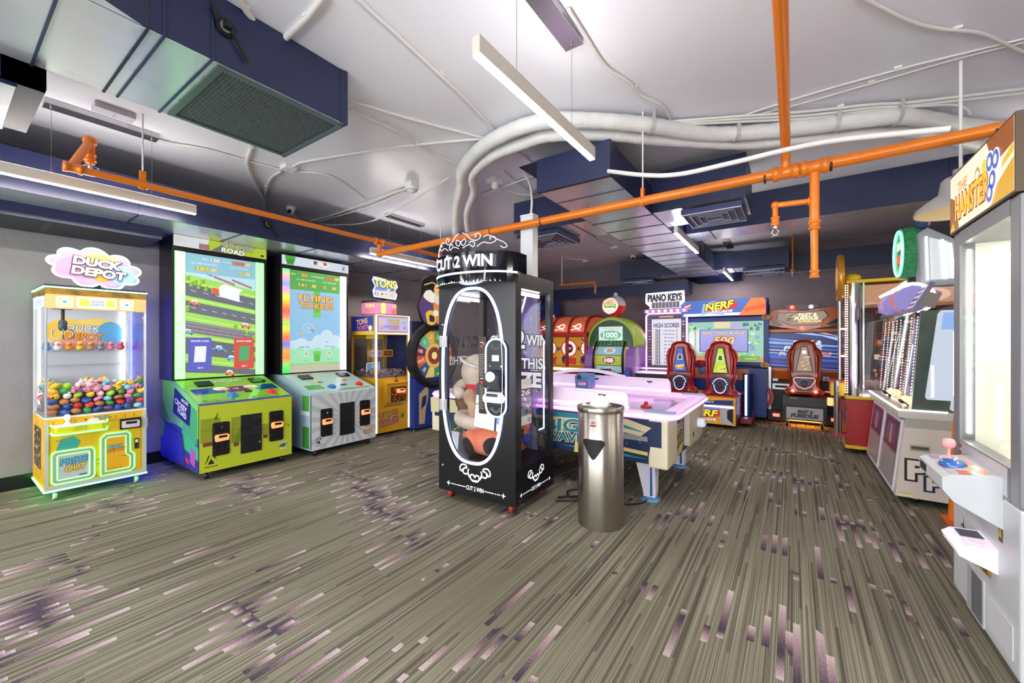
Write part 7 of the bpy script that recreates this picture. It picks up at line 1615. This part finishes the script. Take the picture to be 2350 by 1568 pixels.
b = MB(); b.box(-.3, .28, -.95, -.45, .12, .5, C('#1c1d21', .4)); b.box(-.52, .5, -.6, -.4, .03, .2, C('#1a1012', .5)); b.front(-.95); b.rect(-.3, .36, .28, .5, C('#34363a', .35), .001); b.rect(-.25, .14, .23, .33, C('#b8b8be', .35), .001, .01); b.text('FAST &', .0, .265, .05, C('#4a4a50', .4), .2, .013, .04, 0, .25, 0, C('#26262a', .4), .05); b.text('FURIOUS', -.01, .2, .055, C('#5a5a60', .4), .36, .013, .04, 0, .25, 0, C('#26262a', .4), .05); b.rect(-.2, .47, -.1, .48, C('#e8c23a', .4), .002); b.build('seat_pedestal', t)
racing_seat(t, -.01, -.8, .54, C('#a83c16', .35, coat=.3), C('#a8846a', .3, 0, .4), C('#ffb0a0', .4, 0, 4, eh='#ff5a3a'), None, .95)
b = MB(); b.box(-.24, .22, -.9, -.5, .1, .118, C('#ffb85a', .4, 0, 6, eh='#ff9a2a')); b.build('floor_glow', t)
for x in (-.24, .22):
    for y in (-.9, -.5): caster(t, x, y, .12, BLACK, .035)
for q in (-1, 1): b = MB(); b.box(q * .4 - .05, q * .4 + .05, -.62, -.6, .1, .15, C('#ff4a3a', .4, 0, 3)); b.build('tail_light', t)

# ================================================================== white prize crane, near right
SIL = noisy('silver_white_paint', '#7d8084', '#878a8e', 3, .4, .15, 0)
WPT = noisy('white_cabinet_paint', '#c6c9ce', '#ced1d5', 3, .4, 0, .05)
t = thing('prize_crane', 'large white prize crane with lit yellow header sign at the right edge', 'prize crane', (1.13, 2.915, 0), -PI / 2)
W, F_, K = .415, -.38, .36
b = MB(); b.box(-W, W, F_, K, .02, .72, WPT, .012)
b.front(F_)
# prize hatch and its art
b.rect(-.17, .03, .06, .265, C('#c9ccd0', .4), .001, .006, .01); b.rect(-.15, .04, .04, .25, C('#6a6e70', .3), .008); b.rect(-.15, .04, -.09, .25, C('#a8acb0', .35), .009)
b.ell(-.255, .4, .02, .05, C('#2a3a6a', .4), .002); b.ell(-.255, .44, .014, .02, WHITE, .003); b.ell(-.255, .39, .014, .02, WHITE, .003)
b.rect(.1, .07, .36, .22, C('#d5d8dc', .4), .001, .004, .01)
for i, (x, c) in enumerate(zip((-.19, -.14, -.09, -.04, .01, .06, .1), '#c8602a #e0a02a #7ab83a #e0902a #8ac83a #c87a2a #e0a83a'.split())): b.rect(x - .022, .28 + .004 * i, x + .022, .345 + .004 * i, C(c, .4), .002)
b.text('HAMSTER', -.045, .325, .035, C('#6a3a1a', .4), .3, .004, .02)
b.rect(-.335, .52, -.32, .58, GREY, .001, .004); b.rect(.21, .52, .25, .6, C('#5a4a3a', .4), .001); b.poly([(.212, .54), (.248, .54), (.23, .6)], C('#d8b83a', .4), .002)
for x in (-.22, -.18): b.rect(x, .74, x + .03, .8, C('#b8402a', .4), .002)
b.build('lower_cabinet', t)
b = MB()
for x in (-W, W - .1): b.box(x, x + .1, F_, K, .72, 2.0, SIL, .012)
b.right(-W + .1); b.rect(F_ + .06, .8, K - .03, 1.93, C('#f0f0e4', .5), .001); b.left(W - .1); b.rect(-K + .03, .8, -F_ - .06, 1.93, C('#f0f0e4', .5), .001); b.box(-W + .1, W - .1, F_, F_ + .06, .72, .865, SIL); b.box(-W + .1, W - .1, F_, K, 1.93, 2.0, SIL); b.box(-W + .1, W - .1, K - .03, K, .72, 1.93, C('#f0f0e4', .5)); b.box(-W + .1, W - .1, F_ + .06, K - .03, .7, .8, C('#e8eae4', .5))
b.front(F_); b.rect(-.3, .735, .3, .86, C('#c8c8d0', .3), .001)
for z in (.755, .79, .825): b.rect(-.31, z, -.27, z + .02, C('#b0402e', .4), .002)
b.build('vitrine_frame', t)
b = MB(); b.front(F_ + .012); b.rect(-W + .095, .86, W - .095, 1.935, G, 0, .004); b.build('front_glass', t)
b = MB(); L9 = C('#fffdf2', .4, 0, 16); b.box(-W + .1, -W + .105, F_ + .03, F_ + .045, .9, 1.9, L9); b.box(W - .105, W - .1, F_ + .03, F_ + .045, .9, 1.9, L9); b.box(-.25, .25, -.1, .1, 1.915, 1.928, L9); b.build('led_strip', t)
b = MB(); b.box(-.3, .3, -.05, .0, .99, 1.015, C('#3a4a9a', .4)); b.box(-.3, .3, -.05, .0, .94, .985, C('#9aa0a8', .2, .8)); b.tube(smooth_path([(-.3, -.06, .95), (-.2, -.08, .91), (.0, -.1, .885), (.2, -.09, .88)], 5), .014, DARK, 8); b.build('prize_pusher', t)
b = MB(); b.box(-.06, .02, -.15, -.1, .8, .87, C('#f0f0ea', .4)); b.plane((0, -.15, 0), (1, 0, 0), (0, 0, 1)); b.rect(-.055, .81, -.02, .83, C('#c8402a', .4), .001); b.rect(-.055, .84, -.02, .86, C('#c8402a', .4), .001); b.box(.08, .28, -.1, -.06, .8, .9, C('#b8a03a', .4)); b.build('prize_card', t)
# control desk
b = MB(); b.xprof([(F_, .81), (F_ - .16, .79), (F_ - .185, .775), (F_ - .185, .72), (F_ - .15, .67), (F_, .58)], -.16, .25, WPT)
b.plane((0, F_ - .165, .79), (1, 0, 0), (0, .155, .018)); b.rect(-.145, .008, .235, .15, C('#c8c6c2', .2), .001)
for x, y, c in ((-.06, .09, '#f0a05a'), (.02, .11, '#e88aa8'), (.09, .1, '#f0b83a'), (.18, .12, '#e07a3a'), (.0, .05, '#e86a9a'), (-.1, .03, '#a89ad0'), (.2, .06, '#d85a3a'), (.1, .03, '#8a86c8')): b.rect(x - .035, y - .02, x + .035, y + .02, C(c, .3), .002)
b.ell(-.09, .075, .045, .035, C('#e8e0ea', .3), .0025); b.ell(-.09, .075, .03, .022, C('#5a5a9a', .3), .003)
b.front(F_ - .185); b.rect(-.14, .725, -.02, .765, C('#2a2c30', .4), .001); b.rect(.0, .725, .03, .765, C('#d8d8d8', .4), .001)
b.build('control_desk', t)
b = MB(); b.lathe([(.022, .797), (.02, .803), (.007, .806), (.006, .85), (.014, .853), (.024, .862), (.027, .878), (.02, .896), (.001, .902)], C('#f0a8b0', .25), (-.085, F_ - .09, 0), 'z', 18); b.build('joystick', t)
b = MB(); b.lathe([(.05, .797), (.05, .806), (.035, .822), (.001, .828)], C('#2f62b0', .15, coat=.6), (.07, F_ - .11, 0), 'z', 24); b.build('drop_button', t)
b = MB(); b.xprof([(F_, .47), (F_ - .1, .465), (F_ - .13, .44), (F_ - .12, .41), (F_, .36)], -.03, .2, C('#e8dcf0', .25, 0, .45)); b.plane((0, F_ - .1, .466), (1, 0, 0), (0, .1, .004)); b.rect(-.01, .01, .09, .09, C('#2a3440', .2), .002); b.ell(.14, .05, .03, .03, C('#ffb8c8', .3, 0, 1.2), .002); b.ell(.08, -.01, .02, .01, C('#b8fff0', .3, 0, 1.2), .003); b.build('card_reader', t)
# lit header
b = MB(); b.box(-W, W, F_ - .012, K, 2.005, 2.33, C('#5a4a36', .5)); b.plane((0, F_ - .012, 2.015), (1, 0, 0), (0, 0, 1)); h = .305
b.rect(-W + .01, 0, W - .01, h, C('#efe6cc', .4, 0, .95), .001)
b.poly([(-W + .01, 0), (-.26, 0), (-.3, .12), (-.33, .17), (-W + .01, .2)], C('#b0702e', .4, 0, .6), .002); b.poly([(W - .01, h), (.12, h), (.17, .22), (.26, .18), (W - .01, .2)], C('#a8602a', .4, 0, .6), .002); b.poly([(W - .01, .0), (.17, .0), (.24, .08), (W - .01, .14)], C('#e8b02a', .4, 0, .7), .002); b.poly([(W - .01, .16), (.28, .13), (.3, .16), (W - .01, .2)], C('#f0c83a', .4, 0, .7), .0025); b.poly([(-W + .01, .0), (-.32, .0), (-.35, .05)], C('#f0c02a', .4, 0, .7), .0025)
b.text('HAMSTER', -.08, .11, .12, C('#f0b83a', .4, 0, 1.), .46, .004, .04, 0, 0, 0, C('#b8602a', .4), .05); b.text('THE', -.2, .215, .05, C('#e8a04a', .4, 0, .9), .14, .004, .03)
b.ell(.01, .2, .035, .03, C('#d8a86a', .4, 0, .7), .003); b.ell(.01, .195, .022, .018, C('#fff6e8', .4, 0, .9), .004); b.ell(.1, .2, .03, .035, C('#f0d04a', .4, 0, .9), .004)
for x, z in ((.17, .2), (.235, .19), (.2, .11), (.17, .06)): b.ell(x, z, .045, .05, C('#f4f4ff', .4, 0, .9), .005); b.ell(x, z, .037, .042, C('#5a72d0', .4, 0, .7), .006); b.ell(x, z, .018, .022, C('#f4ecd8', .4, 0, .9), .007)
b.build('header_sign', t)
for x in (-W + .06, W - .06):
    for y in (F_ + .08, K - .08): b = MB(); b.lathe([(.03, 0), (.03, .01), (.01, .012), (.01, .03)], DARK, (x, y, 0)); b.build('levelling_foot', t)

# ================================================================== two-station ball ticket game
t = thing('ball_drop_game', 'cream two-station ticket game with slanted clear towers, beside the white crane', 'arcade game', (1.25, 5.6, 0), -PI / 2)
HX, F_ = .8, -.5
CRM = C('#d2cabf', .45)
b = MB(); b.xprof([(F_ - .02, .06), (F_ + .05, .74), (F_ + .05, .8), (.5, .8), (.5, .06)], -HX, HX, CRM)
b.right(HX); b.poly([(F_ + .05, .8), (.5, .8), (.5, .66), (F_ + .04, .66)], C('#a9a8a0', .45), .001)
b.rect(-.43, .46, -.3, .52, C('#b8b2a0', .4), .001); b.rect(-.42, .475, -.31, .505, C('#6a655a', .5), .002); b.rect(-.42, .49, -.31, .505, C('#4a463e', .5), .0025)
b.text('P', -.38, .3, .15, C('#e0dace', .4), .11, .003, .05, 0, 0, 0, C('#17120c', .5), .07); b.text('P', -.28, .2, .1, C('#e0dace', .4), .08, .005, .05, 0, 0, 0, C('#1a2450', .5), .1)
b.rect(F_ + .0, .07, F_ + .09, .1, C('#e0dcd0', .4), .002); b.rect(F_ + .0, .086, F_ + .09, .1, C('#d8c83a', .4), .003)
b.build('base_cabinet', t)
for x0, x1 in ((-.74, -.05), (.05, .74)):
    b = MB(); b.plane((0, F_ - .021, .06), (1, 0, 0), (0, .07, .68)); b.rect(x0, .02, x1, .66, C('#d8d4dc', .35), .001, .012); b.rect(x0 + .04, .05, x1 - .04, .63, C('#8a7a88', .25), .014)
    b.rect(x0 + .05, .35, x1 - .05, .62, C('#5a2c5a', .3), .015); b.rect(x0 + .15, .4, x1 - .2, .58, C('#7a4a8a', .3), .0155); b.rect((x0 + x1) / 2 - .03, .38, (x0 + x1) / 2 + .03, .56, C('#d8b83a', .3), .016); b.rect(x0 + .05, .05, x1 - .05, .33, C('#a89ca0', .25), .015); b.ell(x0 + .06, .36, .012, .012, CHROME, .02); b.build('cabinet_door', t)
b = MB(); b.box(-HX - .01, HX + .005, F_ - .0, -.0, .74, .81, C('#c9c6c2', .35), .006); b.box(-HX - .012, HX + .007, F_ - .006, F_ + .006, .805, .818, C('#ffffff', .4, 0, 4)); b.right(HX + .005); b.rect(F_, .805, -.2, .818, C('#ffffff', .4, 0, 3), .001, .004); b.top(.81); b.rect(-HX + .03, F_ + .03, HX - .03, -.1, C('#d8d0d0', .15), .001)
for x in (-.4, .4): b.ell(x, F_ + .16, .14, .08, C('#f0d0a0', .3, 0, .7), .002)
b.build('counter', t)
for i, x in enumerate((-.55, -.42, .2, .34, .45, .58)):
    b = MB(); b.sph((x, F_ + .15 + .03 * (i % 2), .845), .034, C('#f8d070', .3, 0, 1.6), 14, 10); b.build('light_ball', t)
for x in (-.4, .4):
    b = MB(); b.tube([(x + .15, F_ + .1, .82), (x + .2, F_ + .04, .87)], .014, DARK, 8); b.build('aim_lever', t)
gf0, gf1 = (F_ + .06, .82), (F_ + .115, 1.66)
ga = Vector((0, gf1[0] - gf0[0], gf1[1] - gf0[1])).normalized(); gl = math.hypot(gf1[0] - gf0[0], gf1[1] - gf0[1])
for x0, x1 in ((-.72, -.06), (.08, .78)):
    b = MB(); b.plane((0, *gf0), (1, 0, 0), ga); b.rect(x0, 0, x1, gl, G, 0, .004); b.build('tower_glass', t)
    b = MB(); b.plane((0, *gf0), (1, 0, 0), ga)
    DOT = C('#ffe4c8', .4, 0, 5)
    for u in (x0 + .02, x0 + .24, x1 - .24, x1 - .02):
        for k in range(28): v = .05 + k * (gl - .1) / 27; b.ell(u, v, .006, .008, DOT, -.02, .004, 6)
    b.build('led_dots', t)
    b = MB(); b.plane((0, gf0[0] + .22, .82), (1, 0, 0), (0, .12, 1)); b.rect(x0, 0, x1, .84, C('#8088b4', .25, 0, .2), 0, .01); b.rect(x0 + .1, .0, x0 + .16, .55, C('#f4f6ff', .4, 0, 1.3), .011); b.rect(x1 - .2, .0, x1 - .12, .55, C('#fff4e8', .4, 0, 1.3), .011); b.rect(x0 + .26, .1, x1 - .28, .8, C('#5a3f6a', .3), .011); b.build('tower_back', t)
b = MB(); b.xprof([(F_ + .3, .8), (F_ + .42, 1.7), (.45, 1.9), (.5, 1.9), (.5, .8)], -HX, HX, C('#20242a', .5)); b.right(HX)
b.poly([(F_ + .3, .8), (F_ + .42, 1.66), (.5, 1.66), (.5, .8)], noisy('smoky_green_panel', '#2a4a48', '#6a6c62', 2.5, .4, 0, 0), .001)
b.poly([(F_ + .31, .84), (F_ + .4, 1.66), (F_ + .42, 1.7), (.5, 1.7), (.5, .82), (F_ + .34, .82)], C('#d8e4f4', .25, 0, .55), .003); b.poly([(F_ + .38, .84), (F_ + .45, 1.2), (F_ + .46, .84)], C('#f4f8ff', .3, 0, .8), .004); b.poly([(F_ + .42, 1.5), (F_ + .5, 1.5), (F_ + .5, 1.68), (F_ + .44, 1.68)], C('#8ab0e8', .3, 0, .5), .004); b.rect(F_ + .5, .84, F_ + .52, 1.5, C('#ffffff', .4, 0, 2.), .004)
b.build('upper_cabinet', t)
b = MB(); b.right(HX - .02); b.poly([(gf0[0], gf0[1]), (F_ + .3, .82), (F_ + .42, 1.66), (gf1[0], gf1[1])], G, 0, .004); b.build('side_glass', t)
# header with arches
b = MB(); b.plane((0, F_ + .115, 1.66), (1, 0, 0), (0, .12, .24)); b.rect(-HX, 0, HX, .26, C('#8a88a0', .3, .2), 0, .03)
for x0 in (-.72, .06):
    b.poly([(x0 + .1, .02), (x0 + .6, .02), (x0 + .55, .24), (x0 + .15, .24)], C('#3a3f7a', .3, 0, .2), .031)
for x, c in ((-.58, '#b87ab8'), (-.3, '#d86a7a'), (.1, '#d8849a'), (.36, '#d85a60')): b.ell(x, .13, .1, .1, C(c, .35, 0, .6), .033)
b.rect(.52, .02, .78, .24, C('#d8d0e8', .35, 0, .6), .033)
for i in range(4): b.rect(.55, .04 + i * .05, .75, .065 + i * .05, C(['#c85a6a', '#4a4a8a', '#c85a6a', '#7a6aa8'][i], .4), .034)
b.build('header_sign', t)
b = MB(); b.plane((0, F_ + .115, 1.66), (1, 0, 0), (0, .12, .24))
b = MB()
for x, c in ((-.3, '#c88ac0'), (.28, '#d8707c')):
    for q, cc in ((0, c), (.26, '#5a4a8a')):
        b = MB(); b.right(x + q - .02); P = [(F_ + .1 + .26 * k / 8 - .1 * math.sin(PI * k / 8), 1.66 + .27 * k / 8 + .02 * math.sin(PI * k / 8)) for k in range(9)] + [(F_ + .38, 1.9), (F_ + .3, 1.66)]
        P = [(F_ + .02, 1.71), (F_ + .01, 1.8), (F_ + .06, 1.88), (F_ + .14, 1.91), (F_ + .24, 1.89), (F_ + .26, 1.71), (F_ + .14, 1.66)]
        b.poly(P, C('#8a84c0', .4, 0, .35), 0, .035)
        if q == 0: b.ell(F_ + .12, 1.79, .1, .1, C(cc, .4, 0, .75), .037)
        b.rope([(F_ + .13 + .145 * math.cos(a), 1.79 + .13 * math.sin(a)) for a in [2.4 - 3.4 * k / 12 for k in range(13)]], .016, C('#ffffff', .4, 0, 2.5), .03, 6); b.build('arch_fin', t)
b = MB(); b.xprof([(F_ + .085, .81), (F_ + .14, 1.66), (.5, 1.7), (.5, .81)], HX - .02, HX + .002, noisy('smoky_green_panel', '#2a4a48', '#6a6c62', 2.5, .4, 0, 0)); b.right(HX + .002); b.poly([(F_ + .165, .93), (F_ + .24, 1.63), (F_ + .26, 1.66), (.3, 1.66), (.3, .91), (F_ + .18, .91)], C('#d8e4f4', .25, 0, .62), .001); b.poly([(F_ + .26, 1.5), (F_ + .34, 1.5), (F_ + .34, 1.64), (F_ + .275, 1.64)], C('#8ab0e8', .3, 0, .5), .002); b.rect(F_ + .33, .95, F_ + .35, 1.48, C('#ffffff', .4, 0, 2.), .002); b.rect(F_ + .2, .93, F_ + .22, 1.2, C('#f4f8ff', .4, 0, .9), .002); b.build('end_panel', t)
b = MB(); b.xprof([(F_ + .14, 1.7), (F_ + .18, 1.82), (F_ + .26, 1.79), (F_ + .22, 1.68)], HX, HX + .02, C('#8f887c', .4)); b.build('sign_end', t)
b = MB(); b.front(0); ox, oz = .22, 2.25
b.o = Vector((0, -.4, 0)); b.ell(ox, oz, .22, .24, C('#2f9a5a', .45), 0, .0)
rings = [[(ox + rx * math.cos(2 * PI * k / 28), y, oz + rx * 1.1 * math.sin(2 * PI * k / 28)) for k in range(28)] for y, rx in ((-.4, .21), (-.36, .225), (-.24, .22), (-.2, .19))]
b.loft(rings, noisy('green_foam', '#1f7a44', '#3fb070', 30, .6, 0, .3)); b.ell(ox, oz, .175, .2, C('#1a1f1c', .3), .002); b.rect(ox - .1, oz + .03, ox + .12, oz + .11, C('#e8e8e8', .4, 0, .5), .004); b.rect(ox - .1, oz - .1, ox + .12, oz - .02, C('#d8202a', .4, 0, 1.2), .004)
b.rope([(ox + .195 * math.cos(2 * PI * k / 28), oz + .215 * math.sin(2 * PI * k / 28)) for k in range(28)], .012, C('#5cffa0', .4, 0, 3), .01, 6, True)
for dx, dz, r_ in ((.05, .27, .06), (.12, .24, .05)): b.sph((ox + dx, -.26, oz + dz), (r_, .05, r_ * 1.3), C('#24406a', .5), 12, 8)
b.box(ox - .05, ox + .05, -.34, -.24, 1.84, 2.05, DARK); b.build('oval_topper', t)
b = MB(); b.xprof([(-.3, 1.9), (-.32, 2.38), (-.26, 2.42), (-.1, 2.3), (-.04, 1.9)], .32, .5, C('#a8acb4', .4)); b.right(.5)
for P in ([(-.26, 1.95), (-.27, 2.34)], [(-.15, 1.95), (-.17, 2.3)], [(-.09, 1.95), (-.12, 2.26)]): b.rope(P, .008, C('#ffffff', .4, 0, 3.5), .006, 6)
b.poly([(-.24, 1.95), (-.08, 1.95), (-.13, 2.28), (-.25, 2.33)], C('#c8d0d4', .3, 0, .5), .001); b.build('lit_topper', t)
for x in (-.7, .7):
    for y in (-.38, .4): caster(t, x, y, .075, DARK)

# ================================================================== red and yellow token pusher
t = thing('token_pusher', 'red and yellow token pusher with chrome corner column, behind the cream ball game', 'arcade game', (1.16, 7.35, 0))
X0_, X1_, F_, K = -.6, .75, -.75, .7
b = MB(); b.box(X0_, X1_, F_, K, .09, .68, C('#a01c20', .35)); b.front(F_); b.rect(X0_ + .06, .1, X1_, .68, C('#aa2226', .35), .001); b.build('base_cabinet', t)
YT = C('#e0be1e', .35)
for z0, z1 in ((.06, .1), (.68, .72)): b = MB(); b.box(X0_ - .02, X1_, F_ - .03, K, z0, z1, YT, .008); b.build('yellow_trim', t)
b = MB(); b.box(X0_ - .01, X1_, F_ - .01, K, 2.13, 2.17, YT, .006); b.sph((X0_ + .06, F_ + .1, 2.2), (.09, .09, .06), YT); b.build('yellow_trim', t)
b = MB(); 
for x, z0, z1 in ((X0_ + .07, .72, 2.13), (X0_ + .04, .1, .68)): b.lathe([(.075 if z0 > .5 else .045, z0), (.075 if z0 > .5 else .045, z1)], CHROME, (x, F_ + .05, 0), 'z', 24)
b.build('chrome_column', t)
b = MB()
for k in range(46): b.box(X0_ - .02, X0_ - .008, F_ + .01, F_ + .03, .75 + k * .03, .765 + k * .03, C('#ffd8c8', .4, 0, 3.5))
b.build('led_column', t)
b = MB(); b.front(F_ + .015); b.rect(X0_ + .14, .72, X1_, 2.13, G, 0, .004); b.build('front_glass', t)
b = MB(); b.left(X0_ + .01); b.rect(-K, .72, -F_ - .12, 2.13, G, 0, .004); b.build('side_glass', t)
b = MB(); b.box(X0_ + .15, X0_ + .165, F_, F_ + .02, .72, 2.13, C('#d8d8dc', .2, .8)); b.box(X0_ + .15, X1_, F_ - .004, F_ + .02, .72, .745, C('#f0f4ff', .4, 0, 2.)); b.build('glass_edge', t)
b = MB(); b.box(-.25, X1_ - .1, .1, .2, .72, 2.1, C('#5a4034', .4)); b.front(.1)
rp = random.Random(9)
for i in range(160): b.rect(u := rp.uniform(-.25, .6), v := rp.uniform(.85, 2.05), u + rp.uniform(.02, .09), v + rp.uniform(.02, .07), C(rp.choice(['#a8503a', '#c8905a', '#4a2c28', '#d8b88a', '#6a3a5a', '#3a6a6a', '#e8d8c0', '#8a2a24']), .4, 0, .3), .001 + i * 1e-5)
b.box(X0_ + .1, X1_, F_ + .05, .6, 1.82, 1.86, C('#9a6a3a', .35)); b.front(F_ + .05); b.rect(X0_ + .15, 1.86, X1_, 2.1, C('#b88a6a', .4, 0, .35), .001); b.ell(.1, 1.95, .22, .09, C('#d8b0a0', .4, 0, .4), .002); b.ell(.1, 1.95, .15, .06, C('#8a5a8a', .4, 0, .3), .003); b.build('centre_display', t)
b = MB(); b.box(X0_ + .12, X1_ - .05, F_ + .05, .5, .72, .8, C('#c8b8c8', .15, .3)); b.box(X0_ + .2, X1_ - .1, F_ + .35, .5, .8, .9, C('#b8a0b0', .15, .3)); b.build('pusher_bed', t)
b = MB(); rt = random.Random(6)
for i in range(260): b.lathe([(.001, -.002), (.014, -.002), (.014, .002), (.001, .002)], C(rt.choice(['#d8c8a8', '#c8a0a8', '#e8e0e8', '#a88a6a']), .25, .6), (rt.uniform(-.42, .6), rt.uniform(F_ + .08, F_ + .34), .804 + rt.uniform(0, .012)), 'z', 8)
o = b.build('tokens', None, (1.16, 7.35, 0)); tag(o, 'loose tokens lying on the bed of the red and yellow pusher', 'tokens'); o['kind'] = 'stuff'
for s_ in range(3):
    b = MB(); b.tube([(-.2 + s_ * .22, F_ + .3, .82), (-.08 + s_ * .22, F_ + .26, 1.5)], .012, C('#d0d0d4', .2, .7), 8); b.build('token_chute', t)
b = MB(); b.tube([(X0_ - .06, F_ + .15, .1), (X0_ - .06, F_ + .15, 2.0)], .022, C('#b8b8bc', .2, .8), 10)
for z in (.8, 1.2, 1.55): b.box(X0_ - .07, X0_ + .02, F_ + .13, F_ + .17, z, z + .025, C('#c8c8cc', .25, .7))
b.build('sign_post', t)
b = MB(); b.lathe([(.001, -.03), (.29, -.03), (.3, -.02), (.3, .02), (.29, .03), (.001, .03)], C('#c8902a', .3, .4), (X0_ - .06, F_ + .15, 2.22), 'x', 36); b.left(X0_ - .09); b.ell(-F_ - .15, 2.22, .24, .24, C('#8a1c24', .35, 0, .3), .001); b.ell(-F_ - .15, 2.22, .15, .15, C('#e0b03a', .35, 0, .4), .002); b.build('round_sign', t)
b = MB(); b.box(X0_ - .16, X0_ - .02, F_ + .05, F_ + .3, .7, .88, YT, .01); b.box(X0_ - .19, X0_ - .0, F_ + .03, F_ + .32, .88, .9, C('#b83a34', .4)); b.lathe([(.03, .2), (.03, .7)], CHROME, (X0_ - .1, F_ + .06, 0), 'z', 12); b.lathe([(.03, .69), (.032, .9)], CHROME, (X0_ - .1, F_ + .05, 0), 'z', 12); b.box(X0_ - .14, X0_, F_ + .04, F_ + .2, .18, .22, C('#a8282a', .4)); b.box(X0_ - .08, X0_, F_ + .1, F_ + .2, .5, .66, C('#8a1c20', .4)); b.build('coin_station', t)
b = MB(); b.box(X0_ - .19, X0_ - .13, F_ + .1, F_ + .2, .56, .66, C('#ffd0a0', .4, 0, 1.5, eh='#ffa860'), .01); b.build('card_reader', t)
for x in (X0_ + .1, X1_ - .1):
    for y in (F_ + .1, K - .1): caster(t, x, y, .062, DARK, .025)

t = thing('safety_cone', 'orange safety cone standing between the cream ball game and the white crane', 'cone', (1.06, 4.5, 0))
b = MB(); b.box(-.1, .1, -.1, .1, 0, .03, C('#c8581a', .5), .008); b.lathe([(.075, .03), (.05, .78), (.035, .88), (.015, .92), (.001, .922)], C('#e07a1e', .45), (0, 0, 0), 'z', 20); b.build('cone_body', t)
b = MB(); b.lathe([(.069, .3), (.065, .42)], C('#e0e0e0', .4), (0, 0, 0), 'z', 20); b.build('reflective_band', t)
# wall socket on the left wall
b = MB(); b.box(X0, X0 + .012, 1.36, 1.43, .42, .54, WHITE, .003); one(b, 'wall_socket', 'white wall socket between the yellow crane and the lime game', 'socket')
